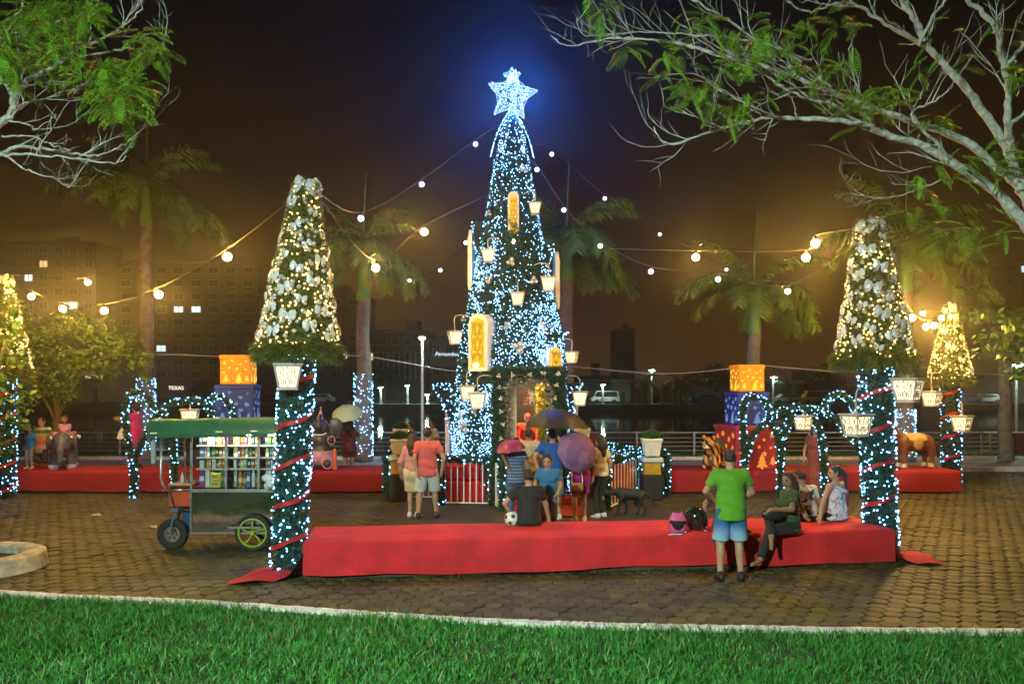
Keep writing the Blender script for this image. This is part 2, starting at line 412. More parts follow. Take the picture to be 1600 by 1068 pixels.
# promenade beyond the far platforms
m = MB(); m.box((0, 25.4, -.4), (110, 2.8, .93)); tag(m.build('promenade', mat('grey_path', (.30, .29, .26), .85, .25, 2, bump=.3)), kind='structure')
strip('front_kerb', [(x*1., 23.95) for x in range(-50, 51)], .18, -.2, .12, kerb_m)
m = MB(); m.box((0, 28.3, -1.3), (120, 3., 2.8)); tag(m.build('grass_bank', mat('bank_turf', (.03, .075, .015), .95, .5, 3, bump=.6, bscale=20)), kind='structure')
strip('bank_kerb', [(x*1., 26.82) for x in range(-50, 51)], .2, 0., .17, kerb_m)
V, F = blades(24000, (-19, 19), (26.95, 28.6), .05, .12, .007, lambda x, y: np.full_like(x, .1), None, 9)
tag(link('bank_grass', np_mesh('bank_grass', V, F, mat('bank_grass', (.045, .13, .025), .6, .6, 5))), 'strip of grass under the lakeside railing', 'grass', kind='stuff')
# lake
wm = mat('lake_water', (.006, .007, .008), .06, bump=.12, bscale=.9)
m = MB(); m.quad((-260, 29.5, -1.15), (260, 29.5, -1.15), (260, 109, -1.15), (-260, 109, -1.15)); tag(m.build('lake', wm), kind='structure')
m = MB(); m.box((0, 409, -1.45), (900, 602, 2.3)); tag(m.build('far_bank', mat('far_ground', (.05, .055, .035), .95, .4, .3)), kind='structure')
m = MB(); m.box((0, 124, -.292), (700, 9, .012)); tag(m.build('far_road', mat('asphalt', (.05, .05, .05), .8, .2, 1)), kind='structure')
m = MB(); m.box((0, 107.7, -.6), (600, .6, 1.0)); tag(m.build('far_embankment', mat('bank_stone', (.20, .19, .16), .9, .3, .6)), kind='structure')
# concrete planter ring, bottom left
t = thing('planter_ring', 'low round whitewashed concrete planter ring at left edge of plaza', 'planter', (-7.55, 11.25, 0))
m = MB(); m.lathe([(.55, 0), (.55, .16), (.60, .22), (.75, .235), (.84, .20), (.88, .0)], 40, cap=False); m.build('ring', mat('worn_whitewash', (.58, .53, .42), .85, .5, 5, bump=.5, bscale=18), t, smooth=50)
m = MB(); m.lathe([(.57, -.02), (.57, .1)], 28); m.build('soil', moss, t)
# ---------------------------------------------------------------- railing
t = thing('lakeside_railing', 'long grey tubular railing with horizontal bars along the lake', 'railing', (0, 28., .1))
rail_m = mat('grey_rail', (.40, .42, .43), .45, .2, 5, metal=.3)
for k, z in enumerate((.80, .62, .47, .32, .17)):
    m = MB(); m.tube([(-24, 0, z), (24, 0, z)], .028 if k == 0 else .014, 8); m.build('rail', rail_m, t, smooth=40)
m = MB(); m.box((0, 0, .4), (.07, .05, .8), b=.01); m.box((0, 0, .815), (.09, .07, .03)); pm = m.mesh('post', rail_m)
ym = mat('yellowed_post', (.45, .38, .08), .5, .2, 5)
m = MB(); m.tube([(0, -.06, 0), (0, -.06, .7), (0, -.02, .80)], .025, 8); ypm = m.mesh('post', ym)
for i in range(-11, 12):
    o = link('post', pm, t); o.location = (i*2.02+.35, 0, 0)
    if i % 2 == 0: o = link('post', ypm, t); o.location = (i*2.02+.62, 0, 0)
for px, lab in ((914, 'plain dark red board fixed on the railing beside the white planter'), (1598, 'plain dark red board on the railing at right edge of photo')):
    m = MB(); m.box((0, 0, .42), (1.05, .03, .72), b=.008)
    m.box((-.53, .02, .4), (.05, .04, .8)); m.box((.53, .02, .4), (.05, .04, .8))
    o = m.build('red_board', mat('red_board_paint', (.17, .035, .03), .6, .2, 3)); o.location = (PX(px, 27.9), 27.93, .1); tag(o, lab, 'board')
# ---------------------------------------------------------------- lamp posts
led = glow('led_white', (.72, 1., .86), 420)
def lamp_post(loc, H, label, power_head=True, group='park lamp posts', rz=0., s=1., light=0.):
    t = thing('lamp_post', label, 'lamp post', loc, rz, group)
    m = MB(); m.tube([(0, 0, 0), (0, 0, H*.5), (0, 0, H)], [.055*s, .05*s, .04*s], 12); m.lathe([(.11*s, 0), (.11*s, .04), (.06*s, .1)], 12)
    m.build('pole', mat('pale_pole', (.55, .60, .58), .5, .1, 5), t, smooth=40)
    m = MB(); m.box((.0, -.1*s, H+.02), (.2*s, .42*s, .07*s), b=.02); m.build('lamp_head', steel, t)
    m = MB(); m.box((.0, -.1*s, H-.03*s), (.17*s, .34*s, .035*s), b=.01); m.build('diffuser', led if s < 3 else glow('led_far', (.72, 1., .86), 110), t)
    if light:
        L = bpy.data.lights.new('lamp_light', 'AREA'); L.energy = light; L.color = (.76, 1., .84); L.shape = 'RECTANGLE'; L.size = .5; L.size_y = .3; L.spread = R(95)
        o = bpy.data.objects.new('lamp_light', L); C.objects.link(o); o.parent = t; o.location = (0, -.12*s, H-.08*s); o['kind'] = 'helper'
        return o
    return t
lamp_post((PX(660, 26.4), 26.4, .06), PZ(527, 26.4)-.06, 'slim white lamp post with lit white head left of the tall tree')
lamp_post((PX(1577, 29), 28.6, .1), 3.2, 'slim lamp post wrapped with white fairy lights at far right railing')
# the park lamp behind the photographer, which lights lawn, branches and the front of the platform
lo = lamp_post((-4.6, -3.2, 0.2), 6.6, 'tall park lamp standing on the lawn behind the viewpoint', light=1250, s=1.4)
dv = Vector((1.2, 11., .3))-Vector((-4.6, -3.2, 6.7)); lo.rotation_euler = dv.to_track_quat('-Z', 'Y').to_euler()
# ---------------------------------------------------------------- far bank: buildings
pane_dark = mat('dark_pane', (.015, .016, .02), .15)
pane_lit = glow('lit_pane', (.72, .92, 1.), 1.6)
pane_warm = glow('warm_pane', (1., .75, .35), 1.2)
frame_m = mat('window_frame', (.30, .29, .27), .7)
def building(name, label, x0, x1, ytop, Y, ybase, wall, rows, cols, lit=(), dep=14, ww=.55, wh=.5, band=None, roof=True):
    """pixel extents at depth Y; rows/cols = window grid"""
    X0, X1 = PX(x0, Y), PX(x1, Y); z1 = PZ(ytop, Y); z0 = -.35; W_, H_ = X1-X0, z1-z0
    t = thing(name, label, 'building', ((X0+X1)/2, Y+dep/2, z0))
    m = MB(); m.box((0, 0, H_/2), (W_, dep, H_)); m.build('wall', wall, t)
    if roof:
        m = MB(); m.box((0, 0, H_+.3), (W_+.6, dep+.6, .6), b=.1); m.box((W_*.2, 1, H_+1.6), (W_*.2, dep*.4, 2.2)); m.build('roof', wall, t)
    if rows and cols:
        cw, chh = W_/cols, (H_-3.6)/rows; m = MB(); a, b = cw*ww/2, chh*wh/2
        for (cx, cz, sx, sz) in ((-a, 0, .12, 2*b+.12), (a, 0, .12, 2*b+.12), (0, b, 2*a, .12), (0, -b, 2*a+.3, .16), (0, 0, .07, 2*b)): m.box((cx, 0, cz), (sx, .22, sz))
        fm = m.mesh('window', frame_m); m = MB(); m.box((0, .02, 0), (2*a, .06, 2*b)); pd = m.mesh('pane', pane_dark)
        m = MB(); m.box((0, .02, 0), (2*a, .06, 2*b)); pl = m.mesh('pane', pane_lit); m = MB(); m.box((0, .02, 0), (2*a, .06, 2*b)); pw = m.mesh('pane', pane_warm)
        for r_ in range(rows):
            for c_ in range(cols):
                o = link('window', fm, t); o.location = (-W_/2+cw*(c_+.5), -dep/2-.06, 3.6+chh*(r_+.5))
                k = lit.get((r_, c_)) if lit else None
                link('pane', pl if k == 1 else pw if k == 2 else pd, o)
    if band:
        for z in np.arange(3.4, H_-.5, band):
            m = MB(); m.box((0, -dep/2-.5, z), (W_*.96, 1.0, .25)); m.box((0, -dep/2-.95, z+.6), (W_*.96, .08, .9)); m.build('balcony', wall, t)
    return t, W_, H_, dep
brick = mat('brown_render', (.14, .09, .055), .85, .2, .2); grey = mat('grey_render', (.10, .09, .09), .85, .2, .2)
cream = mat('cream_render', (.42, .36, .28), .85, .2, .3); pale = mat('pale_render', (.42, .42, .40), .85, .2, .3)
building('apartment_building', 'brown apartment block of many floors behind the left gift boxes', 184, 402, 412, 168, 640, brick, 9, 8, {(5, 3): 1, (5, 4): 1, (1, 7): 1, (2, 2): 1})
t, W_, H_, dp = building('apartment_building', 'dark apartment block with long balconies right of the left cone tree', 404, 566, 462, 150, 640, grey, 7, 6, {(4, 0): 2, (2, 1): 1, (1, 4): 1, (3, 0): 1}, band=3.2)
t, W_, H_, dp = building('shop_building', 'low grey shop building with ribbed pale front behind the lamp post', 568, 668, 520, 140, 640, grey, 3, 5, {(1, 0): 2})
for k in range(9):
    m = MB(); m.box((W_*(-.28+.085*k), -dp/2-.15, H_*.52), (.28, .3, H_*.42)); m.build('facade_rib', pale, t)
t, W_, H_, dp = building('shop_building', 'shop block with a white handwritten sign beside the tall tree', 672, 770, 530, 135, 640, brick, 2, 5, {})
def lettering(txt, px, py, Y, size, m_, label, shear=0., ext=.05):
    cu = bpy.data.curves.new('sign_letters', 'FONT'); cu.body = txt; cu.size = size; cu.extrude = ext; cu.align_x = 'CENTER'; cu.align_y = 'CENTER'; cu.shear = shear
    tmp = bpy.data.objects.new('tmp', cu); C.objects.link(tmp); dg = bpy.context.evaluated_depsgraph_get(); dg.update()
    me = bpy.data.meshes.new_from_object(tmp.evaluated_get(dg)); bpy.data.objects.remove(tmp)
    me.materials.clear(); me.materials.append(m_)
    t = thing('sign', label, 'sign', P(px, py, Y)); o = link('letters', me, t); o.rotation_euler = (R(90), 0, 0)
    mm = MB(); mm.box((0, .12, -size*.05), (size*len(txt)*.55, .06, .1)); mm.build('bracket', darkst, t)
lettering('Pernambucanas', 706, 553, 134.6, .92, glow('sign_white', (.8, .9, 1.), 1.6), 'white illuminated script sign Pernambucanas on the shop block', shear=.25)
lettering('TEXAS', 275, 606, 167.5, 1.1, glow('sign_warm', (1., .95, .8), 2.), 'white illuminated capital letter sign TEXAS on the brown block')
lettering('S', 540, 556, 149, 1.5, glow('sign_yellow', (1., .75, .12), 1.4), 'single yellow illuminated letter S on the dark block')
building('corner_building', 'pale low building with a lit forecourt behind the left bush', 60, 182, 575, 130, 640, cream, 2, 7, {(0, 4): 1, (0, 5): 1, (1, 2): 2})
building('apartment_building', 'dim tower block far behind the left bush', -60, 150, 380, 210, 640, grey, 10, 9, {(7, 4): 1, (8, 5): 2, (5, 7): 1, (3, 3): 1})
building('house', 'pale flat roofed house right of the tall tree across the lake', 905, 952, 592, 128, 640, grey, 1, 3, {})
building('house', 'small cream house beside the flat roofed house across the lake', 957, 985, 598, 128, 640, cream, 1, 2, {(0, 0): 2})
building('tower_block', 'dim distant tower standing behind the far palms', 962, 992, 516, 260, 640, grey, 8, 3, {})
building('house', 'long low building between far palms and right gift boxes across the lake', 1060, 1180, 603, 135, 640, cream, 1, 9, {(0, 7): 1, (0, 2): 2})
building('house', 'low dark shop row behind the right arch across the lake', 1195, 1320, 598, 140, 640, brick, 1, 9, {(0, 1): 1})
building('house', 'white house at right edge of photo across the lake', 1572, 1640, 545, 122, 640, pale, 3, 4, {(1, 1): 1})
building('house', 'low lit restaurant between the two right cone trees across the lake', 1440, 1566, 592, 128, 640, brick, 1, 8, {(0, 4): 2, (0, 5): 2, (0, 1): 1})
building('tower_block', 'dim tall block behind right cone trees', 1545, 1680, 410, 220, 640, grey, 9, 6, {(8, 2): 1})
for i, (px, py, lab) in enumerate(((1018, 577, 'far lamp post shining beside a leafy palm right of the tall tree'), (942, 600, 'far lamp post in front of the flat roofed house'), (637, 601, 'far lamp post left of the slim white lamp post'), (484, 572, 'far lamp post behind the left cone tree'),
                         (595, 604, 'far lamp post right of the lit palm trunk'), (1568, 605, 'far lamp post left of the white house at right'), (1208, 588, 'far lamp post right of the orange gift box'), (668, 615, 'low far lamp post right of the slim white lamp post'), (1480, 612, 'far lamp post among restaurant lights at right'), (232, 560, 'far lamp post right of the left bush'))):
    Y = 118; o = lamp_post((PX(px, Y), Y, -.3), PZ(py, Y)+.3, lab, group='far lamp posts', s=3.2)
# parked cars, bollards on the far bank
def car(px, Y, label, col, rz=0., van=False):
    t = thing('parked_car', label, 'car', (PX(px, Y), Y, -.29), rz, 'vehicles parked across the lake')
    h = 1.9 if van else 1.42; cm = mat('car_'+'_'.join(str(c) for c in col), col, .3, coat=.5)
    prof = [(-2.05, .35), (-2.1, .75), (-1.95, .95), (-1.3 if not van else -1.75, 1.0), (-.75 if not van else -1.35, h), (1.2 if not van else 1.9, h), (1.75 if not van else 2.05, 1.0), (2.1, .9), (2.1, .35)]
    m = MB(); m.prism(prof, 1.7); m.build('body', cm, t)
    m = MB(); m.prism([(-1.1 if not van else -1.55, 1.03), (-.7 if not van else -1.25, h-.12), (1.1 if not van else 1.7, h-.12), (1.5 if not van else 1.75, 1.03)], 1.76); m.build('window', pane_dark, t)
    for sx in (-1.3, 1.3):
        for sy in (-.8, .8):
            m = MB(); m.tube([(sx, sy-.1, .33), (sx, sy+.1, .33)], .33, 14); w_ = m.build('wheel', mat('tyre', (.02, .02, .02), .8), t)
    for sy in (-.6, .6): m = MB(); m.box((-2.1, sy, .72), (.06, .3, .16)); m.build('headlight', white_p, t)
for a in ((945, 120, 'white van parked under the far lamp right of the tall tree', (.6, .6, .6), 0., True), (1100, 119, 'blue car parked across the lake left of the right gift boxes', (.05, .15, .5)), (1273, 119, 'yellow van parked across the lake behind the right arch', (.75, .55, .02), 0., True),
          (1508, 119, 'blue car parked across the lake left of far right cone tree lantern', (.1, .2, .5)), (1540, 119.5, 'grey car parked across the lake at right', (.35, .35, .37)), (500, 119, 'white car parked across the lake behind the sitting elephant', (.6, .62, .65)), (430, 119, 'dark car parked across the lake behind the left cone tree', (.08, .08, .09)), (1228, 119, 'silver car parked across the lake beside the yellow van', (.45, .45, .45))): car(*a)
m = MB(); m.tube([(0, 0, 0), (0, 0, .95)], .13, 10); m.ball((0, 0, .98), .14, 10, 6); m.tube([(0, 0, .7), (0, 0, .85)], .135, 10)
bm_ = m.mesh('bollard', mat('yellow_bollard', (.6, .45, .04), .6, .2, 4), smooth=40)
for i, px in enumerate((974, 995, 1015, 1034, 1052)):
    o = link('bollard', bm_); o.location = (PX(px, 112), 112, -.3); o.scale = (1.6,)*3
    tag(o, ['leftmost', 'second from left', 'middle', 'second from right', 'rightmost'][i]+' of five yellow bollards on the bank across the lake', 'bollard', 'yellow bollards across the lake')
# ================================================================ CHRISTMAS DECORATION
needle_d = mat('dark_tinsel_needles', (.018, .075, .045), .45, .6, 9)
needle_o = mat('olive_needles', (.10, .135, .020), .5, .6, 9)
core_d = mat('garland_core', (.008, .022, .014), .9, .4, 9)
core_o = mat('olive_core', (.025, .033, .008), .9, .4, 9)
cool = glow('fairy_cool', (.14, .48, 1.), 24.)
coolw = glow('fairy_white', (.22, .50, 1.), 14.)
starl = glow('fairy_star', (.25, .50, 1.), 13.)
warm = glow('fairy_warm', (1., .58, .16), 15.)
silver = mat('silver_glitter', (.74, .77, .80), .38, .2, 40, metal=.15)
silver_ball = mat('silver_bauble', (.78, .79, .80), .16, metal=.6)
ribbon_r = mat('red_ribbon', (.48, .012, .02), .45, .25, 12, sheen=.3)
r_ = np.random.RandomState(5)
def tuft(n=7, ln=.1, w_=.009, seed=0):
    r = np.random.RandomState(seed); V = []; F = []
    for i in range(n):
        a = 2*PI*(i+r.rand()*.6)/n; th = R(r.uniform(18, 78)); l = ln*r.uniform(.7, 1.15)
        d = np.array([math.sin(th)*math.cos(a), math.sin(th)*math.sin(a), math.cos(th)]); s = np.array([-math.sin(a), math.cos(a), 0])*w_
        b = len(V); V += [-s, s, d*l]; F.append((b, b+1, b+2))
    return np.array(V), np.array(F)
OCT = (np.array([(1, 0, 0), (-1, 0, 0), (0, 1, 0), (0, -1, 0), (0, 0, 1), (0, 0, -1)], float), np.array([(0, 2, 4), (2, 1, 4), (1, 3, 4), (3, 0, 4), (2, 0, 5), (1, 2, 5), (3, 1, 5), (0, 3, 5)]))
def foliage(name, pts, nrm, m_, parent, ln=.1, jitter=.5, n=7, w_=.009):
    nrm = np.asarray(nrm)+r_.normal(0, jitter, (len(nrm), 3)); tv, tf = tuft(n, ln, w_, len(pts) % 17)
    V, F = scatter(tv, tf, frames(nrm, r_.uniform(.7, 1.3, len(pts))), pts); return link(name, np_mesh(name, local(V, parent), F, m_), parent, 'stuff')
def lights(pts, m_, parent, r=.018, name='fairy_lights'):
    pts = np.asarray(pts); V, F = scatter(OCT[0], OCT[1], frames(r_.normal(0, 1, (len(pts), 3)), r*r_.uniform(.75, 1.3, len(pts))), pts)
    return link(name, np_mesh(name, local(V, parent), F, m_), parent, 'stuff')
def lathe_samples(zs, rs, n, c, ax=None):
    """area-weighted points and normals on a lathe about a vertical axis at c; ax(z) = axis shift"""
    zs = np.asarray(zs, float); rs = np.asarray(rs, float); zz = np.linspace(zs[0], zs[-1], 400); rr = np.interp(zz, zs, rs); p = rr/rr.sum()
    z = r_.choice(zz, n, p=p)+r_.uniform(-.01, .01, n); r = np.interp(z, zs, rs); a = r_.rand(n)*2*PI; sl = np.gradient(rr, zz); s = np.interp(z, zz, sl)
    N = np.stack([np.cos(a), np.sin(a), -s], 1); pts = np.stack([c[0]+r*np.cos(a), c[1]+r*np.sin(a), c[2]+z], 1)
    if ax is not None: pts[:, 0] += ax*z
    return pts, N/np.linalg.norm(N, axis=1, keepdims=True), a
def tube_samples(paths, rad, dens):
    P_, N_ = [], []
    for path in paths:
        path = [Vector(q) for q in path]
        for a, b in zip(path[:-1], path[1:]):
            L = (b-a).length; k = max(1, int(r_.poisson(L*dens))); d = (b-a)/max(L, 1e-6); u = d.orthogonal().normalized(); w_ = d.cross(u)
            for _ in range(k):
                t = r_.rand(); an = r_.rand()*2*PI; n = u*math.cos(an)+w_*math.sin(an); P_.append(a.lerp(b, t)+n*rad); N_.append(n)
    return np.array([p[:] for p in P_]), np.array([n[:] for n in N_])
def garland(parent, paths, rad, m_=None, lm=None, ld=22, fd=170, lr=.016, ln=.075):
    m = MB()
    for q in paths: m.tube(q, rad*.75, 7)
    m.build('garland_core', core_d, parent, smooth=True, world=True)
    p, n = tube_samples(paths, rad*.7, fd); foliage('garland', p, n, m_ or needle_d, parent, ln, .35)
    p, n = tube_samples(paths, rad*1.15, ld); lights(p, lm or cool, parent, lr)
# ---------------------------------------------------------------- lantern
lan_frame = mat('lantern_white', (.50, .48, .45), .5, .1, 9)
lan_glow = glow('lantern_glow', (1., .74, .38), 3.0)
A_, B_, H_L = .205, .135, .38
m = MB()
for i in (-1, 1):
    for j in (-1, 1): m.tube([(i*A_, j*A_, 0), (i*B_, j*B_, -H_L)], .016, 6)
m.box((0, 0, .012), (2*A_+.06, 2*A_+.06, .03), b=.008); m.box((0, 0, -H_L-.01), (2*B_+.05, 2*B_+.05, .026), b=.008)
for (s_, z_, h_) in ((A_-.01, -.02, .03), (B_+.006, -H_L+.02, .028)):
    for k in range(4): m.box((0, s_, z_), (2*s_, .016, h_), M=Matrix.Rotation(k*PI/2, 4, 'Z'))
m.lathe([(.035, .02), (.03, .06), (.0, .075)], 8)
lan_fm = m.mesh('frame', lan_frame)
m = MB(); a_, b_ = A_-.022, B_-.02
m.add([(i*a_, j*a_, -.01) for i, j in ((-1, -1), (1, -1), (1, 1), (-1, 1))]+[(i*b_, j*b_, -H_L+.01) for i, j in ((-1, -1), (1, -1), (1, 1), (-1, 1))], [(0, 4, 5, 1), (1, 5, 6, 2), (2, 6, 7, 3), (3, 7, 4, 0), (0, 1, 2, 3), (7, 6, 5, 4)])
lan_gm = m.mesh('glowing_pane', lan_glow)
def spiral(cx, cz, r0, a0, turns, sgn, n=9):
    return [(cx+r0*(1-.75*t/n)*math.cos(a0+sgn*turns*2*PI*t/n), cz+r0*(1-.75*t/n)*math.sin(a0+sgn*turns*2*PI*t/n)) for t in range(n+1)]
scr = []
for s_ in (-1, 1):
    scr += [spiral(s_*.45, .78, .22, R(-90), 1.1, s_), spiral(s_*.42, .30, .2, R(90), 1.1, s_), [(0, .55), (s_*.25, .62), (s_*.45, .56)], [(0, .05), (s_*.2, .2), (s_*.1, .38), (0, .5)], [(s_*.9, .95), (s_*.7, .7), (s_*.85, .45), (s_*.65, .1)], [(0, .95), (s_*.15, .8), (0, .62)]]
m = MB()
for c_ in scr:
    pts = []
    for (u, v) in c_:
        hw = B_+(A_-B_)*v; pts.append((u*(hw-.02), -(hw-.012), -H_L+.02+v*(H_L-.04)))
    m.tube(pts, .0105, 4, cap=False)
lan_sm = m.mesh('filigree', lan_frame)
def lantern(pos, s, label, anchor=None, rz=.0, group='hanging lanterns'):
    t = thing('lantern', label, 'lantern', pos, rz, group); t.scale = (s,)*3
    link('frame', lan_fm, t); link('glowing_pane', lan_gm, t)
    for k in range(4): o = link('filigree', lan_sm, t); o.rotation_euler = (0, 0, k*PI/2)
    top = Vector(pos)+Vector((0, 0, .06*s)); an = Vector(anchor) if anchor is not None else top+Vector((0, 0, .3*s))
    mid1 = top+Vector((0, 0, (an-top).length*.55)); mid2 = an.lerp(mid1, .45)+Vector((0, 0, (an-top).length*.12))
    m = MB(); m.tube(spline([top, mid1, mid2, an], 5), .016*max(s, .75), 7); m.build('hook', lan_frame, t, smooth=True, world=True)
    return t
# ---------------------------------------------------------------- bow
def bow_mesh():
    m = MB()
    for s in (-1, 1):
        for k, y in ((1, .0), (-1, .012)):
            m.add([(0, -.02, 0), (s*.035, -.045, .055*k), (s*.11, -.035, .085*k), (s*.14, -.02, .03*k), (s*.13, -.03, 0), (s*.06, -.06, 0)],
                  [(0, 1, 5), (1, 2, 5), (2, 4, 5), (2, 3, 4), (0, 5, 4)])
        m.add([(0, -.02, 0), (s*.03, -.035, -.02), (s*.10, -.03, -.12), (s*.065, -.02, -.13), (s*.05, -.025, -.105), (s*.035, -.02, -.125), (s*.012, -.028, -.05)], [(0, 1, 6), (1, 2, 4), (1, 4, 6), (2, 3, 4), (4, 5, 6)])
    m.ball((0, -.04, 0), (.022, .02, .025), 8, 5)
    return m.mesh('bow', silver)
bow_me = bow_mesh()
# ---------------------------------------------------------------- cone tree on a garlanded post
def cone_post(x, y, label, hp=3.1, hc=2.28, rb=.62, rt=.17, rp=.21, lean=.05, nb=52, seed=0, z0=0., lc=420, lw=520, full=True):
    t = thing('cone_tree_post', label, 'light post', (x, y, z0), 0, 'cone trees on garlanded posts')
    c = (x, y, z0); rs = random.Random(seed)
    ax = lambda z: x+lean*z
    m = MB(); m.tube([(ax(z), y, z0+z) for z in (0, hp*.5, hp)], rp*.86, 14); m.build('post', core_d, t, smooth=40, world=True)
    p, n, a = lathe_samples([0, hp], [rp*.9, rp*.9], int(1700*hp/3), c, lean); p[:, 0] += .018*np.sin(p[:, 2]*9); foliage('post_garland', p, n, needle_d, t, .085, .45)
    p, n, a = lathe_samples([.05, hp], [rp*1.22, rp*1.22], lc, c, lean); lights(p, cool, t, .0115, 'post_lights')
    # spiral ribbon
    turns = 5.2*hp/3; N = int(turns*22); vs = []
    for i in range(N+1):
        z = hp*(.03+.95*i/N); an = 2*PI*turns*i/N+seed; q = rp*1.2
        for dz in (-.032, .032): vs.append((ax(z)+q*math.cos(an), y+q*math.sin(an), z0+z+dz+.012*math.sin(i)))
    m = MB(); m.add(vs, [(2*i, 2*i+2, 2*i+3, 2*i+1) for i in range(N)]); m.build('ribbon', ribbon_r, t, smooth=True, world=True)
    # cone
    zc = [hp-.12, hp-.02, hp+.12, hp+hc]; rcn = [rb*.98, rb*1.04, rb*.97, rt]
    m = MB(); vs = []
    for q, z in [(rp, hp-.1)]+[(a_*.9, b_) for a_, b_ in zip(rcn, zc)]+[(.02, hp+hc+.05)]: 
        for k in range(20): vs.append((ax(z)+q*math.cos(2*PI*k/20), y+q*math.sin(2*PI*k/20), z0+z))
    m.add(vs, [(i*20+k, i*20+(k+1) % 20, i*20+20+(k+1) % 20, i*20+20+k) for i in range(5) for k in range(20)]); m.build('cone', core_o, t, smooth=40, world=True)
    p, n, a = lathe_samples(zc, np.array(rcn)*.9, 3300 if full else 1500, c, lean); foliage('cone_needles', p, n, needle_o, t, .095, .5)
    p, n, a = lathe_samples([hp-.16, hp+.04], [rb*.93, rb], 700 if full else 350, c, lean); n[:, 2] -= .5; foliage('fringe', p, n, needle_o, t, .16, .3)
    p, n, a = lathe_samples(zc[1:], np.array(rcn[1:])*1.02, lw, c, lean); lights(p, warm, t, .0125, 'cone_lights')
    # baubles: too small to pick apart singly
    p, n, a = lathe_samples(zc[2:], np.array(rcn[2:])*1.04, 230 if full else 110, c, lean); m = MB(); m.ball((0, 0, 0), 1., 8, 6)
    fa = np.array([f if len(f) == 4 else (*f, f[2]) for f in m.f]); tri = np.array([q for f in m.f for q in ([f] if len(f) == 3 else [(f[0], f[1], f[2]), (f[0], f[2], f[3])])])
    V, F = scatter(np.array(m.v), tri, frames(n, r_.uniform(.022, .042, len(p))), p); link('baubles', np_mesh('baubles', local(V, t), F, silver_ball, smooth=True), t, 'stuff')
    # bows, spread by a golden-angle spiral so that they do not pile up
    for i in range(nb):
        f = (i+.5)/nb; z = hp+.1+(hc-.2)*(1-math.sqrt(1-f*.93))*1.28; z = min(z, hp+hc-.1); q = np.interp(z, zc, rcn)*1.03; an = i*2.39996+seed
        o = link('bow', bow_me, t); sc_ = rs.uniform(.45, .95); o.scale = (sc_,)*3
        o.location = (lean*z+q*math.cos(an), q*math.sin(an), z); o.rotation_euler = (R(rs.uniform(-18, 5)), R(rs.uniform(-30, 30)), an+PI/2)
    for an in (-1.4, -2.4, -.4, .8, 2.):
        o = link('bow', bow_me, t); o.scale = (1.0,)*3; o.location = (lean*(hp+hc)+rt*.9*math.cos(an), rt*.9*math.sin(an), hp+hc-.06+.05*math.sin(an*3)); o.rotation_euler = (R(-25), R(rs.uniform(-35, 35)), an+PI/2)
    return t
LPX, LPY = PX(450, 11.15), 11.15
cone_post(LPX, LPY, 'tall cone tree with silver bows on a blue lit post beside the vending cart', hp=3.12, hc=2.28, rb=.55, rt=.14, lean=.045, seed=1)
RPX, RPY = PX(1380, 12.1), 12.15
cone_post(RPX, RPY, 'cone tree with silver bows on a blue lit post behind right end of front platform', hp=3.02, hc=2.05, rb=.545, rt=.18, lean=-.035, seed=2)
cone_post(PX(1487, 20.6), 20.6, 'smaller cone tree with warm lights on a post at far right platform end', hp=2.78, hc=1.85, rb=.52, rt=.1, rp=.2, lean=-.012, nb=20, seed=3, lc=130, lw=330, full=False)
cone_post(PX(8, 18.3), 18.3, 'cone tree post at left edge half hidden behind the leafy shrub', hp=2.9, hc=2.15, rb=.55, rt=.12, rp=.2, lean=.0, nb=20, seed=4, lc=260, lw=300, full=False)
# lanterns on the posts
lantern(P(450, 570, 10.78), .84, 'large lantern hanging in front of the left cone tree post', (LPX+.13, LPY-.12, 3.2), R(14))
lantern(P(1418, 592, 11.75), .86, 'large lantern on right side of the front right cone tree post', (RPX+.12, RPY-.1, 2.95), R(45))
lantern(P(1338, 648, 12.0), .80, 'large lantern hanging left of the front right cone tree post', (RPX-.2, RPY-.05, 2.62), R(25))
lantern(P(1456, 612, 20.2), .92, 'small lantern left of the far right cone tree post', (PX(1478, 20.6), 20.5, 2.75), R(40))
lantern(P(1503, 650, 20.2), .95, 'small lantern on right side of the far right cone tree post', (PX(1494, 20.5), 20.45, 2.2), R(38))
# ---------------------------------------------------------------- the great tree house
TY = 18.5; tcx = 0.
tree = thing('christmas_tree', 'towering conical tree house with blue white fairy lights and lit star on top', 'christmas tree', (0, TY, 0))
pz = [0, 1, 2.6, 3.34, 4.09, 4.83, 5.57, 6.32, 7.06, 7.8, 8.7]; pr = [1.40, 1.36, 1.26, 1.20, 1.06, .89, .76, .61, .47, .36, .16]
DX0, DX1, DZ = PX(797, 17.), PX(857, 17.), 2.62           # door opening
def indoor(p): return (p[:, 1] < TY) & (p[:, 0] > DX0-.03) & (p[:, 0] < DX1+.03) & (p[:, 2] < DZ)
m = MB(); n_ = 72; zz = np.arange(0, 8.75, .12); vs = []
for z in zz:
    q = np.interp(z, pz, pr)*.95
    for k in range(n_): a = 2*PI*k/n_; vs.append((q*math.cos(a), q*math.sin(a), z))
fs = []
for i in range(len(zz)-1):
    for k in range(n_):
        f = (i*n_+k, i*n_+(k+1) % n_, (i+1)*n_+(k+1) % n_, (i+1)*n_+k); c_ = np.mean([vs[j] for j in f], axis=0)
        if c_[1] < 0 and DX0-.02 < c_[0] < DX1+.02 and c_[2] < DZ+.02: continue
        fs.append(f)
m.add(vs, fs); m.build('body', core_d, tree, smooth=60)
c0 = (0, TY, 0)
p, n, a = lathe_samples(pz, pr, 12500, c0); k = ~indoor(p) & (a > PI*.9); p2, n2, a2 = lathe_samples(pz, pr, 5000, c0); k2 = a2 < PI*1.05
foliage('needles', np.concatenate([p[k], p2[k2]]), np.concatenate([n[k], n2[k2]]), needle_d, tree, .105, .5)
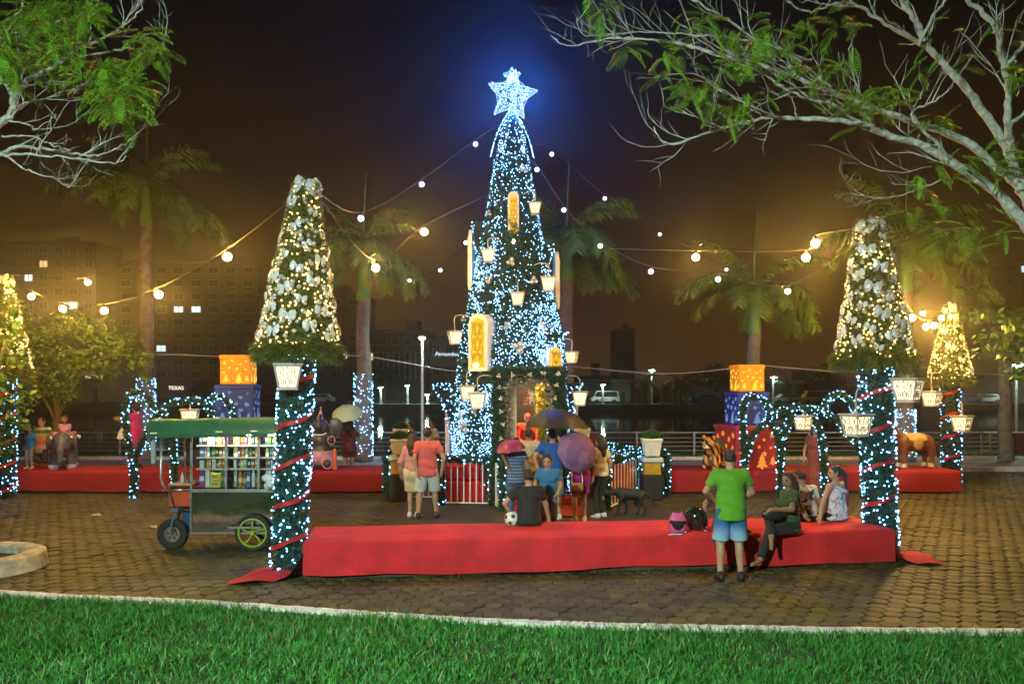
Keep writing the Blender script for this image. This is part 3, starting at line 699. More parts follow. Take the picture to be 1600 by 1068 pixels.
def nz(p): return np.array([noise.noise(Vector((q[0]*1.1, q[1]*1.1, q[2]*.9))) for q in p])
p, n, a = lathe_samples(pz, np.array(pr)+.04, 7600, c0)
k = ~indoor(p) & (r_.rand(len(p)) < np.clip(.55+.9*nz(p), .15, 1)) & ~((np.abs(p[:, 0]-.36) < .75) & (p[:, 2] < 2.95) & (p[:, 1] < TY)); k &= (a > PI*.85) | (r_.rand(len(p)) < .5); Lp = [p[k]]
# brighter drifts of lights, as in the photograph: left of the portal, over the windows, the upper right
def drift(ang, z0, z1, wd, n):
    a = R(ang-90)+r_.normal(0, wd, n); z = r_.uniform(z0, z1, n); q = np.interp(z, pz, pr)+.06; return np.stack([q*np.cos(a), TY+q*np.sin(a), z], 1)
Lp += [drift(-21, .9, 2.6, .09, 330), drift(-55, .9, 2.3, .16, 200), drift(-50, 3.2, 5.2, .1, 160), drift(35, 2.9, 4.4, .14, 210), drift(8, 3.0, 4.2, .3, 260), drift(60, 3., 5.2, .12, 150), drift(0, 7.0, 7.9, .8, 90), drift(-30, 5, 6.4, .12, 100)]
Lp = np.concatenate(Lp); Lp = Lp[~indoor(Lp)]; hb = Lp[:, 2] > 6.6
lights(Lp, coolw, tree, .0105)
# windows: arched boxes with gilded filigree, lit from below
win_w = mat('window_board_white', (.72, .74, .78), .55, .1, 6)
gold_l = glow('lit_yellow_pane', (1., .60, .04), 1.15)
gold_f = mat('gold_filigree', (.55, .38, .03), .45, metal=.2)
spot_l = glow('window_lamp', (1., .72, .25), 22.)
def arch_poly(w_, h, n=10): return [(-w_/2, 0), (w_/2, 0)]+[(w_/2*math.cos(PI*k/n), h-w_/2+w_/2*math.sin(PI*k/n)) for k in range(n+1)]
def window(ang, z0, h, w_, out, dep=.3, lamp=True, lab=None):
    a = R(ang); d = Vector((math.sin(a), -math.cos(a), 0)); q = float(np.interp(z0, pz, pr))+out
    t = bpy.data.objects.new('window', None); C.objects.link(t); t.parent = tree; t.location = d*q+Vector((0, 0, z0)); t.rotation_euler = (0, 0, a)
    m = MB(); m.prism(arch_poly(w_, h), dep, Matrix.Translation((0, dep/2, 0))); m.build('casing', win_w, t)
    m = MB(); m.prism(arch_poly(w_*.66, h*.86), .02, Matrix.Translation((0, -.008, h*.06))); m.build('yellow_pane', gold_l, t)
    m = MB(); W2, H2 = w_*.33, h*.86; nrow = max(2, int(round(H2/(w_*.8))))
    for i in range(nrow):
        for s in (-1, 1):
            for c_ in (spiral(s*.45, .75, .24, R(-90), 1.1, s), spiral(s*.42, .25, .22, R(90), 1.1, s), [(0, 0), (s*.35, .5), (0, 1)], [(s*.95, 0), (s*.75, .5), (s*.95, 1)]):
                m.tube([(u*W2*.95, -.026, h*.06+H2*.93*(i+v)/nrow) for u, v in c_], .011*w_/.5+.003, 4, cap=False)
    m.build('filigree', gold_f, t)
    if lamp: m = MB(); m.ball((0, -.07, h*.06+.05), (.07*w_/.5, .035, .05), 10, 6); m.build('window_lamp', spot_l, t, smooth=True)
    return t
window(-34, PZ(579, 17.2), 1.26, .52, .10); window(46, PZ(594, 17.4), .75, .44, .08, lamp=False); window(3, PZ(386, 17.8), 1.27, .25, -.12, lamp=True)
window(-98, PZ(452, 18.4), 1.42, .36, .10, .09, False); window(98, PZ(482, 18.4), 1.36, .36, .08, .09, False)
window(-98, .1, 2.35, .6, .12, .10, False); window(98, .1, 2.35, .6, .10, .10, False)
# flared garland roofs over the side windows
def flare(ang, z0, z1, r0, r1, wd, name='side_roof', n=240):
    a = R(ang-90); d = Vector((math.cos(a), math.sin(a), 0)); s = Vector((-math.sin(a), math.cos(a), 0)); pts = []
    for _ in range(n):
        u = r_.rand()**.8; v = r_.choice([-1.08, 1.08]) if r_.rand() < .75 else r_.uniform(-1, 1); z = z0+(z1-z0)*u; rr = r0+(r1-r0)*u**1.6; q = d*(rr*(.55+.45*r_.rand()))+s*(v*wd*(.5+.5*u))+Vector((0, TY, z)); pts.append(q[:])
    pts = np.array(pts); m = MB()
    vs = [];
    for u in (0, .35, .7, 1.):
        z = z0+(z1-z0)*u; rr = r0+(r1-r0)*u**1.6
        for (f, v) in ((.6, -1), (1, -1), (1, 1), (.6, 1)): q = d*(rr*f*.97)+s*(v*wd*(.5+.5*u)*.9)+Vector((0, TY, z)); vs.append(q)
    m.add(vs, [(4*i+k, 4*i+(k+1) % 4, 4*i+4+(k+1) % 4, 4*i+4+k) for i in range(3) for k in range(4)]+[(12, 13, 14, 15), (3, 2, 1, 0)]); m.build(name, core_d, tree, world=True)
    foliage(name+'_needles', pts, np.tile([[d.x, d.y, .3]], (n, 1)), needle_d, tree, .1, .6); lights(pts+np.array([[d.x, d.y-.3, .2]])*.05, coolw, tree, .013)
flare(-87, 1.15, 2.62, 1.35, 1.86, .3, n=330); flare(87, 1.35, 2.62, 1.30, 1.62, .3, n=230)
flare(-84, 5.05, 6.32, .80, .92, .2, n=110); flare(84, 4.6, 5.8, .80, .95, .2, n=110); flare(-34, 4.28, 4.62, 1.0, 1.18, .34, n=150); flare(46, 3.35, 3.75, 1.2, 1.38, .32, n=170)
# portal
por = bpy.data.objects.new('portal', None); C.objects.link(por); por.parent = tree
PX0, PX1, PZ1, PYF = PX(770, 16.95), PX(883, 16.95), PZ(577, 16.95), 16.95
m = MB(); D_ = .75
for (xa, xb, za, zb) in ((PX0, DX0-.06, 0, PZ1), (DX1+.06, PX1, 0, PZ1), (DX0-.06, DX1+.06, DZ+.05, PZ1)):
    m.box(((xa+xb)/2, PYF+.05+D_/2, (za+zb)/2), (xb-xa-.004, D_, zb-za))
m.build('frame', core_d, por, world=True)
pts = []; nr = []
for _ in range(5200):
    if r_.rand() < .8: q = (r_.uniform(PX0, PX1), PYF+.04, r_.uniform(0, PZ1)); n1 = (0, -1, 0)
    elif r_.rand() < .5: q = (r_.choice([PX0, PX1]), r_.uniform(PYF, PYF+D_), r_.uniform(0, PZ1)); n1 = (1 if q[0] > .3 else -1, 0, 0)
    else: q = (r_.uniform(PX0, PX1), r_.uniform(PYF, PYF+D_), PZ1); n1 = (0, 0, 1)
    if DX0-.03 < q[0] < DX1+.03 and q[2] < DZ and n1[1]: continue
    pts.append(q); nr.append(n1)
foliage('portal_garland', np.array(pts), np.array(nr), needle_d, por, .1, .5)
path = [(DX0-.03, PYF-.02, 0), (DX0-.03, PYF-.02, DZ+.02), (DX1+.03, PYF-.02, DZ+.02), (DX1+.03, PYF-.02, 0)]
p, n = tube_samples([path], .02, 110); foliage('door_fringe', p, n, mat('grey_tinsel', (.25, .27, .28), .3, metal=.5), por, .1, .3, 5)
m = MB(); m.ball((0, 0, 0), .036, 10, 7); m.ball((.06, .01, .012), .033, 10, 7); m.ball((.026, -.012, .056), .031, 10, 7); clus = m.mesh('bauble_cluster', silver_ball, smooth=True)
for (px, py) in ((780, 585), (800, 584), (826, 585), (848, 583), (871, 585), (783, 620), (782, 641), (784, 662), (782, 683), (868, 620), (868, 645), (781, 603), (785, 700), (868, 602)):
    o = link('bauble_cluster', clus, por); o.location = P(px, py, PYF-.04)-Vector((0, TY, 0)); o.rotation_euler = (0, r_.rand()*3, 0); o.scale = (.85,)*3
for (px, py, s) in ((800, 405, 1.6), (831, 440, 1.5), (812, 548, 2.3), (776, 580, 2.0), (851, 578, 1.6), (720, 650, 2.0), (727, 672, 2.2), (764, 440, 1.5), (821, 265, 1.5), (742, 640, 1.2), (790, 512, 1.5), (764, 330, 1.2), (845, 505, 1.6), (725, 495, 1.3)):
    Y = TY-.9
    for _ in range(4): q = P(px, py, Y); rr = np.interp(q.z, pz, pr)+.05; Y = TY-math.sqrt(max(rr*rr-q.x*q.x, .01))
    o = link('bauble_cluster', clus, tree); o.location = P(px, py, Y)-Vector((0, TY, 0)); o.scale = (s,)*3; o.rotation_euler = (0, r_.rand()*6, 0)
# inside the door: dark room, gilt tinsel wall, white door leaf
m = MB(); m.box((.3, 18.9, 1.4), (1.9, .06, 2.8)); m.box((.3, 18.2, -.0), (2.0, 1.9, .12)); m.build('back_wall', mat('dark_room', (.03, .03, .035), .9), por, world=True)
pts = np.stack([DX1-.02-.16*r_.rand(1500), r_.uniform(17.15, 18.8, 1500), r_.uniform(.1, DZ-.02, 1500)], 1); foliage('tinsel_curtain', pts, np.tile([[-1., -.5, 0]], (1500, 1)), mat('gold_tinsel', (.35, .30, .03), .35, metal=.4), por, .11, .6)
m = MB(); m.box((DX0+.07, PYF+.30, DZ/2), (.14, .05, DZ-.06), b=.01); m.build('door_leaf', win_w, por, world=True)
L = bpy.data.lights.new('door_lamp', 'POINT'); L.energy = 150; L.color = (1., .55, .18); L.shadow_soft_size = .05; o = bpy.data.objects.new('door_lamp', L); C.objects.link(o); o.parent = por; o.location = (.30, 17.75-TY, 2.35); o['kind'] = 'helper'
# cap of hanging points and the star
for k in range(6):
    a = R(k*60+0); d = Vector((math.cos(a), math.sin(a), 0)); s = Vector((-math.sin(a), math.cos(a), 0)); ap = Vector((0, TY, 9.0)); tip = Vector((0, TY, 7.86))+d*.47
    m = MB(); vs = []
    for u, wd in ((0, .03), (.35, .13), (.7, .12), (.93, .07), (1, .03)):
        q = ap.lerp(tip, u)+d*.06*math.sin(u*PI); vs += [q-s*wd, q+s*wd, q+s*wd+d*.02, q-s*wd+d*.02]
    m.add(vs, [(4*i+j, 4*i+(j+1) % 4, 4*i+4+(j+1) % 4, 4*i+4+j) for i in range(4) for j in range(4)]); o = m.build('cap_point', core_d, tree, world=True)
    u = r_.rand(95)**.8; wd = np.interp(u, [0, .35, .7, .93, 1], [.03, .13, .12, .07, .03])*r_.uniform(-1, 1, 95)
    base = np.array(ap)[None]*(1-u[:, None])+np.array(tip)[None]*u[:, None]+np.array(d)[None]*(.06*np.sin(u*PI)+.035)[:, None]; lights(base+np.array(s)[None]*wd[:, None], starl, o, .0095)
rope = glow('led_rope', (.40, .66, 1.), 1.6)
def star3d(c, R0, R1, dep, rot, name, nl):
    t = bpy.data.objects.new(name, None); C.objects.link(t); t.parent = tree; t.location = Vector(c)-Vector((0, TY, 0))
    pt = [(Rr*math.cos(R(rot+k*36)), Rr*math.sin(R(rot+k*36))) for k, Rr in ((k, R0 if k % 2 == 0 else R1) for k in range(10))]
    for sg, nm in ((-1, 'front_outline'), (1, 'back_outline')):
        m = MB(); m.tube([(x, sg*dep*(1 if k % 2 else .25), z) for k, (x, z) in enumerate(pt)], .014*R0/.6+.004, 6, closed=True); m.build(nm, rope, t)
    0 and MB().add([(x, -dep*(.8 if k % 2 else .2), z) for k, (x, z) in enumerate(pt)]+[(x, dep*(.8 if k % 2 else .2), z) for k, (x, z) in enumerate(pt)]+[(0, -dep, 0), (0, dep, 0)], [(k, (k+1) % 10, 20) for k in range(10)]+[(10+(k+1) % 10, 10+k, 21) for k in range(10)]+[(k, k+10, (k+1) % 10+10, (k+1) % 10) for k in range(10)])
    L_ = []
    while len(L_) < nl:
        k = r_.randint(10); u, v = r_.rand(2); u, v = (u, v) if u+v < 1 else (1-u, 1-v); a, b = pt[k], pt[(k+1) % 10]; L_.append((a[0]*u+b[0]*v, r_.choice([-1, 1])*dep*(1.05), a[1]*u+b[1]*v))
    V, F = scatter(OCT[0], OCT[1], frames(r_.normal(0, 1, (nl, 3)), .0092*r_.uniform(.8, 1.25, nl)), L_); link('fairy_lights', np_mesh('fairy_lights', V, F, starl), t, 'stuff')
    return t
st = star3d((PX(800, TY), TY, PZ(149, TY)), .60, .25, .13, 82, 'star', 360)
m = MB(); pe = [(.46*math.cos(R(46+72*k)), -.02, .46*math.sin(R(46+72*k))) for k in range(5)]; pq = [(.44*math.cos(R(82+72*k)), .0, .44*math.sin(R(82+72*k))) for k in range(5)]; m.tube(pq, .009, 5, closed=True); m.build('brace', rope, st)
L = bpy.data.lights.new('star_lamp', 'POINT'); L.energy = 1500; L.color = (.02, .17, 1.); L.shadow_soft_size = .02; o = bpy.data.objects.new('star_lamp', L); C.objects.link(o); o.parent = st; o['kind'] = 'helper'
star3d((PX(800, TY), TY-.05, PZ(121, TY)), .215, .10, .07, 90, 'small_star', 60)
# lanterns hung on the tree
for (px, py, s, ax_, lab) in ((836, 318, .60, -14, 'topmost lantern on the tree right of the highest window'), (763, 391, .66, 14, 'lantern on the tree just left of the highest window foot'), (857, 434, .76, -16, 'lantern on upper right flank of the tree'), (809, 458, .66, 0, 'lantern on the middle of the tree front'),
                            (711, 518, .72, 22, 'lantern hanging left of the large yellow arched window'), (893, 550, .62, -14, 'small lantern right of the low right yellow window'), (730, 603, .74, 18, 'lantern below the large yellow window, the further left of two'), (747, 614, .84, 26, 'lantern below the large yellow window, the nearer right of two'), (905, 612, .8, -16, 'lantern at the right of the tree doorway above the umbrellas')):
    Y = TY-.9
    for _ in range(4):
        q = P(px, py, Y); rr = np.interp(q.z, pz, pr)+.26; Y = TY-math.sqrt(max(rr*rr-min(abs(q.x), rr*.98)**2, .0))
    q = P(px, py, Y); a2 = P(px+ax_, py-24*s/.7*.8, Y); inn = Vector((0, TY, a2.z))-a2; inn.z = 0; lantern(q, s, lab, a2+inn.normalized()*.16, R(r_.uniform(-20, 20)), 'lanterns hung on the tree')
# ================================================================ PLATFORMS
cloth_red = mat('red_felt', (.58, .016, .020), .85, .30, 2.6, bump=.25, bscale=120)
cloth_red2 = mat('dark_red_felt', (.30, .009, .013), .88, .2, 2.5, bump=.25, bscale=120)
timber = mat('dark_timber', (.05, .035, .025), .8, .3, 5)
def platform(x, y, ang, L_, dep, h, label, m_, gap=.055, seed=0):
    t = thing('red_platform', label, 'platform', (x, y, 0), ang, 'red cloth covered platforms')
    m = MB(); m.box((L_/2, dep/2, h/2-.02), (L_-.1, dep-.1, h-.05)); m.build('timber_frame', timber, t)
    rr = random.Random(seed); ph = [rr.uniform(0, 6) for _ in range(6)]; N = int(L_*14); vs = []; prof = [(0, gap), (0, .15), (0, .3), (0, h-.06), (.012, h-.018), (.05, h), (dep*.35, h-.004), (dep*.7, h-.003), (dep-.04, h), (dep, h-.03), (dep, .25), (dep, gap)]
    for i in range(N+1):
        s = L_*i/N
        for j, (a, z) in enumerate(prof):
            fr = j < 4; k = (1-z/h) if z < h-.05 else 0
            wv = .022*math.sin(s*2.1+ph[0])+.010*math.sin(s*5.3+ph[1]+z*2)+.006*math.sin(s*11+ph[2])
            dz = (.018*math.sin(s*1.3+ph[3])+.008*math.sin(s*4.1+ph[4])) if j in (0, 11) else (.004*math.sin(s*3+a*5+ph[5]) if k == 0 else 0)
            vs.append((s, a+(-wv-.012*k if fr else (wv if j > 9 else 0))*k*1.2-(0.012*k if fr else 0), z+dz))
    n = len(prof); m = MB(); fs = [(i*n+j, i*n+n+j, i*n+n+j+1, i*n+j+1) for i in range(N) for j in range(n-1)]
    fs += [tuple(range(n-1, -1, -1)), tuple(N*n+j for j in range(n))]; m.add(vs, fs); m.build('cloth', m_, t, smooth=55)
    return t
FA = math.atan2(.95, 8.29)
pf = platform(-2.77, 10.55, FA, 8.36, 1.24, .5, 'long bright red platform in the foreground with people sitting on it', cloth_red, seed=1)
# spilled cloth ends on the paving
def spill(name, c00, c10, c01, c11, hi, parent, seed, edge=.28):
    N = 18; vs = []; rr = random.Random(seed)
    for i in range(N+1):
        for j in range(N+1):
            u, v = i/N, j/N; p = (Vector((*c00, 0))*(1-u)+Vector((*c10, 0))*u)*(1-v)+(Vector((*c01, 0))*(1-u)+Vector((*c11, 0))*u)*v
            z = .012+hi*abs(math.sin(u*5.5+v*2.3+seed))*(1-u*.65)*(.4+.6*abs(math.sin(v*6+seed)))+edge*max(0, 1-u*4.5)**1.5; vs.append((p.x, p.y+.05*math.sin(u*7), z))
    m = MB(); m.add(vs, [(i*(N+1)+j, (i+1)*(N+1)+j, (i+1)*(N+1)+j+1, i*(N+1)+j+1) for i in range(N) for j in range(N)])
    return m.build(name, cloth_red, parent, smooth=True, world=True)
spill('cloth_tail', (-2.76, 10.5), (PX(352, 10.3), 10.28), (-2.86, 11.75), (PX(420, 11.3), 11.3), .09, pf, 1)
spill('cloth_tail', (5.55, 11.5), (PX(1478, 11.45), 11.42), (5.45, 12.6), (PX(1440, 12.2), 12.2), .07, pf, 4)
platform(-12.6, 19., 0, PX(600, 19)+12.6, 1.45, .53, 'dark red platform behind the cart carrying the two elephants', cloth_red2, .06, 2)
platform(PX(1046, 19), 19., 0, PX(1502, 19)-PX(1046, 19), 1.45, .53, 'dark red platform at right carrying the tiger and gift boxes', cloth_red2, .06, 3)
# red cloth blocks and carpet in front of the tree
m = MB(); m.box((0, 0, .24), (1.12, .55, .48), b=.05); m.box((0, .02, .66), (1.08, .5, .38), b=.06); o = m.build('red_cloth_block', cloth_red); o.location = (PX(733, 17.5), 17.5, .02); tag(o, 'stacked red cloth blocks behind the white fence left of the tree door', 'block')
m = MB(); m.box((0, 0, .4), (.62, .5, .8), b=.05); o = m.build('red_cloth_block', cloth_red); o.location = (PX(964, 18.2), 18.2, .02); tag(o, 'red cloth block behind the slanting fence at right of the door', 'block')
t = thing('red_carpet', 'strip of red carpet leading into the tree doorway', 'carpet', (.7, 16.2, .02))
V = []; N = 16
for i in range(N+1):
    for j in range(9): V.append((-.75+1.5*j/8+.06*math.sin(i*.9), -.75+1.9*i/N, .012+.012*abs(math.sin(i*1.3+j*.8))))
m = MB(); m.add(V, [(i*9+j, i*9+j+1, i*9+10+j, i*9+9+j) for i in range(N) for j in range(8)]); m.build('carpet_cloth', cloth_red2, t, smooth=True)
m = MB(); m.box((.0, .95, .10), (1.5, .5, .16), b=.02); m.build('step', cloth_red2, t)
# ================================================================ FENCES
def fence(p0, p1, label, h=1.0, n=None, group='white picket fence panels', lens=(1, 1)):
    d = Vector((p1[0]-p0[0], p1[1]-p0[1], 0)); L_ = d.length; t = thing('picket_fence', label, 'fence', (p0[0], p0[1], 0), math.atan2(d.y, d.x), group)
    n = n or max(3, int(L_/.125))
    m = MB(); m.tube([(0, 0, .06), (0, 0, h-.04)], .0145, 6); pk = m.mesh('picket', white_p, smooth=40)
    for i in range(n): o = link('picket', pk, t); o.location = (L_*(i+.5)/n, 0, 0)
    for z in (.07, h-.05): m = MB(); m.box((L_/2, 0, z), (L_, .03, .03), b=.004); m.build('rail', white_p, t)
    M = chain(t); loc = [(0, -.02, .03), (0, -.02, h*.5), (0, -.02, h+.02), (L_*.5, -.03, h), (L_, -.02, h+.02), (L_, -.02, h*.5), (L_, -.02, .03)]
    garland(t, [[M @ Vector(q) for q in loc]], .075, ld=17, fd=230, lr=.0125)
fence((PX(604, 18.), 18.), (PX(684, 18.), 17.9), 'white fence panel with garland behind the couple at left')
fence((PX(690, 17.), 17.05), (PX(769, 17.), 16.95), 'white fence panel with garland in front of red blocks beside the door')
fence((PX(948, 16.3), 16.3), (PX(1000, 18.5), 18.5), 'slanting white fence panel behind the black dog', n=11)
fence((PX(1003, 18.4), 18.4), (PX(1042, 18.4), 18.4), 'short white fence panel in front of right display stand')
fence((PX(943, 21.), 21.), (PX(1001, 18.8), 18.9), 'rear white fence panel running back from the slanting panel', n=14)
t = thing('white_gate', 'white gate leaf with garland edge standing open beside the door', 'gate', (PX(774, 16.75), 16.75, 0), R(-72))
m = MB(); m.box((.27, 0, .5), (.5, .03, .9), b=.008); m.build('gate_leaf', white_p, t)
M = chain(t); garland(t, [[M @ Vector(q) for q in ((.56, -.03, .03), (.56, -.03, .55), (.56, -.03, 1.08))]], .075, ld=16, fd=230)
# planters with clipped bushes, stands
leaf_m = mat('clipped_leaf', (.035, .11, .02), .55, .6, 12)
def planter(px, py_top, py_bot, Y, label, wpx):
    z0, z1 = PZ(py_bot, Y), PZ(py_top, Y); w_ = wpx*Y/FP; h = z1-z0
    t = thing('white_planter', label, 'planter', (PX(px, Y), Y, z0), 0, 'white lattice planters')
    a, b = w_*.5, w_*.36; m = MB()
    m.add([(i*b, j*b, 0) for i, j in ((-1, -1), (1, -1), (1, 1), (-1, 1))]+[(i*a*.94, j*a*.94, h*.84) for i, j in ((-1, -1), (1, -1), (1, 1), (-1, 1))], [(3, 2, 1, 0), (0, 1, 5, 4), (1, 2, 6, 5), (2, 3, 7, 6), (3, 0, 4, 7), (4, 5, 6, 7)]); m.build('pot', white_p, t)
    m = MB(); m.box((0, 0, h*.92), (2*a*1.05, 2*a*1.05, h*.16), b=.012); m.build('rim', white_p, t)
    m = MB()
    for f in range(4):
        Mf = Matrix.Rotation(f*PI/2, 4, 'Z')
        for i in range(-5, 6):
            for sg in (-1, 1):
                pts = []
                for v in (.08, .45, .82):
                    u = i/4+sg*(v-.45)*.8
                    if abs(u) <= .98: hw = b+(a*.94-b)*v/.84; pts.append((u*hw, -hw-.006, v*h))
                if len(pts) > 1: m.tube(pts, .006, 4, M=Mf)
    m.build('lattice', white_p, t)
    n = 420; th = np.arccos(r_.uniform(0, 1, n)); ph = r_.rand(n)*2*PI; N = np.stack([np.sin(th)*np.cos(ph), np.sin(th)*np.sin(ph), np.cos(th)], 1); q = np.array(t.location)+np.array([0, 0, h])+N*np.array([a*.92, a*.92, a*.72])
    m = MB(); m.ball((0, 0, h), (a*.86, a*.86, a*.66), 14, 8); m.build('bush_core', mat('bush_core', (.015, .04, .01), .9), t, smooth=True); foliage('bush', q, N, leaf_m, t, .05, .5, 6, .011)
    return t
planter(625, 685, 708, 17.6, 'white lattice planter with green dome bush, nearer of two at left', 27)
planter(626, 669, 690, 19.6, 'white lattice planter with dome bush, further of two at left', 21)
planter(1018, 684, 711, 17.9, 'white lattice planter with bush above the right fence panel', 29)
planter(909, 668, 700, 19.8, 'white lattice planter half hidden by the purple umbrella', 24)
def stand(px, Y, z1, label):
    t = thing('display_stand', label, 'stand', (PX(px, Y), Y, 0)); bl = mat('stand_black', (.012, .012, .014), .5); ye = mat('stand_gold', (.42, .27, .02), .5, .3, 9); wh = mat('stand_white', (.55, .62, .7), .5, .1, 9)
    m = MB(); m.box((0, 0, z1*.28), (.46, .4, z1*.56), b=.02); m.build('base', bl, t)
    m = MB(); m.box((0, 0, z1*.70), (.38, .34, z1*.28), b=.02); m.build('drum', ye, t)
    m = MB(); m.box((0, 0, z1*.90), (.48, .42, z1*.12), b=.03); m.lathe([(.1, z1*.95), (.09, z1)], 12); m.build('top', wh, t)
stand(625, 17.75, PZ(708, 17.6), 'black and gold stand carrying the nearer left white planter'); stand(1018, 18.0, PZ(711, 17.9), 'black and gold stand carrying the right white planter')
stand(626, 19.6, PZ(690, 19.6), 'stand carrying the further left white planter'); stand(909, 19.8, PZ(700, 19.8), 'stand carrying the planter behind the purple umbrella')
# ================================================================ GIFT BOXES
def star_poly(r, rot=90, k=.42): return [((r if i % 2 == 0 else r*k)*math.cos(R(rot+36*i)), (r if i % 2 == 0 else r*k)*math.sin(R(rot+36*i))) for i in range(10)]
def fir_poly(s): return [(-.08*s, -.5*s), (.08*s, -.5*s), (.08*s, -.36*s), (.42*s, -.36*s), (.16*s, -.1*s), (.32*s, -.1*s), (.12*s, .14*s), (.22*s, .14*s), (0, .5*s), (-.22*s, .14*s), (-.12*s, .14*s), (-.32*s, -.1*s), (-.16*s, -.1*s), (-.42*s, -.36*s), (-.08*s, -.36*s)]
def gift_box(x, y, z, w_, h, m_, cm, label, rz=.2, seed=0):
    t = thing('gift_box', label, 'gift box', (x, y, z), rz, 'stacked gift boxes with star cutouts')
    m = MB(); m.box((0, 0, h*.5), (w_, w_, h), b=.012); m.build('carton', m_, t); m = MB(); m.box((0, 0, h-.06), (w_*1.05, w_*1.05, .10), b=.01); m.build('lid', m_, t)
    rr = random.Random(seed)
    for f in range(4):
        Mf = Matrix.Rotation(f*PI/2, 4, 'Z')
        spots = [(-.34, .72), (-.1, .80), (.17, .68), (.36, .78), (-.2, .55), (.05, .52), (.33, .5), (-.38, .4), (.18, .36)]
        for (u, v) in spots:
            s = w_*rr.uniform(.04, .085); o = MB().prism([(a+u*w_+rr.uniform(-.02, .02), b+v*h) for a, b in star_poly(s, rr.uniform(60, 120))], .012, Mf @ Matrix.Translation((0, -w_/2-.003, 0))).build('star_cutout', cm, t)
        for (u, v, s) in ((-.3, .2, .26), (.12, .19, .34), (.38, .2, .2)): MB().prism([(a+u*w_, b+v*h) for a, b in fir_poly(s*w_)], .012, Mf @ Matrix.Translation((0, -w_/2-.003, 0))).build('fir_cutout', cm, t)
    return t
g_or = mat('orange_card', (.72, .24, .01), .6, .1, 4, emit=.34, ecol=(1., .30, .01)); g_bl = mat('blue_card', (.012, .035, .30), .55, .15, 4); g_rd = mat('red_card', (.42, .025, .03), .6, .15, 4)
c_ye = glow('cutout_yellow', (1., .66, .06), 1.3); c_bl = glow('cutout_blue', (.30, .52, .95), .55); c_og = glow('cutout_orange', (1., .30, .04), 1.1)
YB = 19.75; S_ = YB/FP; zp = .535
gift_box(PX(1165, YB), YB, zp, 1.10, PZ(663, YB)-zp, g_rd, c_og, 'red gift box with orange star cutouts, lowest of the right stack', .22, 1)
gift_box(PX(1166, YB), YB, PZ(663, YB)+.003, .80, PZ(611, YB)-PZ(663, YB)-.006, g_bl, c_bl, 'blue gift box with star cutouts in the middle of the right stack', .15, 2)
gift_box(PX(1167, YB), YB, PZ(611, YB)+.003, .63, PZ(570, YB)-PZ(611, YB), g_or, c_ye, 'glowing orange gift box on top of the right stack', .1, 3)
gift_box(PX(372, YB), YB, zp, 1.15, PZ(662, YB)-zp, g_rd, c_og, 'red gift box lowest of the left stack, hidden behind the cart', .1, 4)
gift_box(PX(372, YB), YB, PZ(662, YB)+.003, .90, PZ(600, YB)-PZ(662, YB)-.006, g_bl, c_bl, 'blue gift box with star cutouts in the left stack behind the cart', .12, 5)
gift_box(PX(373, YB), YB, PZ(600, YB)+.003, .72, PZ(555, YB)-PZ(600, YB), g_or, c_ye, 'glowing orange gift box on top of the left stack', .1, 6)
# ================================================================ GARLAND ARCHES
def arch(label, strokes, Y, loc):
    t = thing('garland_arch', label, 'arch', loc, 0, 'garland arches with loops'); paths = [spline([P(a, b, Y+(0 if len(q) < 3 else 0)) for a, b in q], 5) for q in strokes]
    garland(t, paths, .075, ld=22, fd=190, lr=.0135); return t
YL = 18.2
arch('looped garland arch with white lights left of and behind the cart', [[(209, 780), (209, 747), (207, 721), (202, 698), (197, 668), (195, 639), (202, 619), (215, 612), (229, 619), (239, 635), (244, 649), (237, 659), (227, 682), (217, 702), (211, 722), (210, 750), (210, 779)],
    [(245, 649), (258, 637), (278, 627), (298, 625), (317, 629), (329, 643), (337, 668), (341, 700), (343, 740), (343, 779)], [(324, 641), (326, 628), (337, 619), (351, 623), (361, 637), (366, 650), (357, 675), (348, 705), (344, 740)], [(255, 645), (262, 660), (270, 690), (272, 740), (272, 779)]], YL, (PX(209, YL), YL, 0))
arch('looped garland arch with white lights in front of right gift boxes', [[(1163, 779), (1163, 725), (1168, 705), (1177, 679), (1193, 663), (1202, 650), (1199, 634), (1191, 625), (1180, 620), (1168, 621), (1161, 637), (1160, 656), (1162, 690), (1163, 725)],
    [(1203, 650), (1219, 643), (1233, 638), (1249, 635), (1265, 639), (1278, 641), (1288, 641), (1299, 652), (1311, 659), (1321, 673), (1335, 688), (1345, 703), (1350, 740), (1350, 779)], [(1202, 652), (1208, 665), (1215, 681), (1218, 700), (1219, 731), (1219, 779)], [(1241, 645), (1233, 659), (1227, 673), (1222, 692), (1221, 720)],
    [(1263, 641), (1275, 661), (1282, 675), (1285, 692), (1287, 711), (1288, 740), (1288, 779)], [(1288, 642), (1291, 630), (1299, 620), (1311, 616), (1322, 620), (1332, 631), (1336, 645), (1345, 670)]], YL, (PX(1219, YL), YL, 0))
lantern(P(1255, 650, YL), .78, 'small lantern hanging under the right garland arch', P(1255, 636, YL), R(35)); lantern(P(297, 640, YL), .88, 'small lantern hanging under the left garland arch above the cart roof', P(297, 627, YL), R(12))
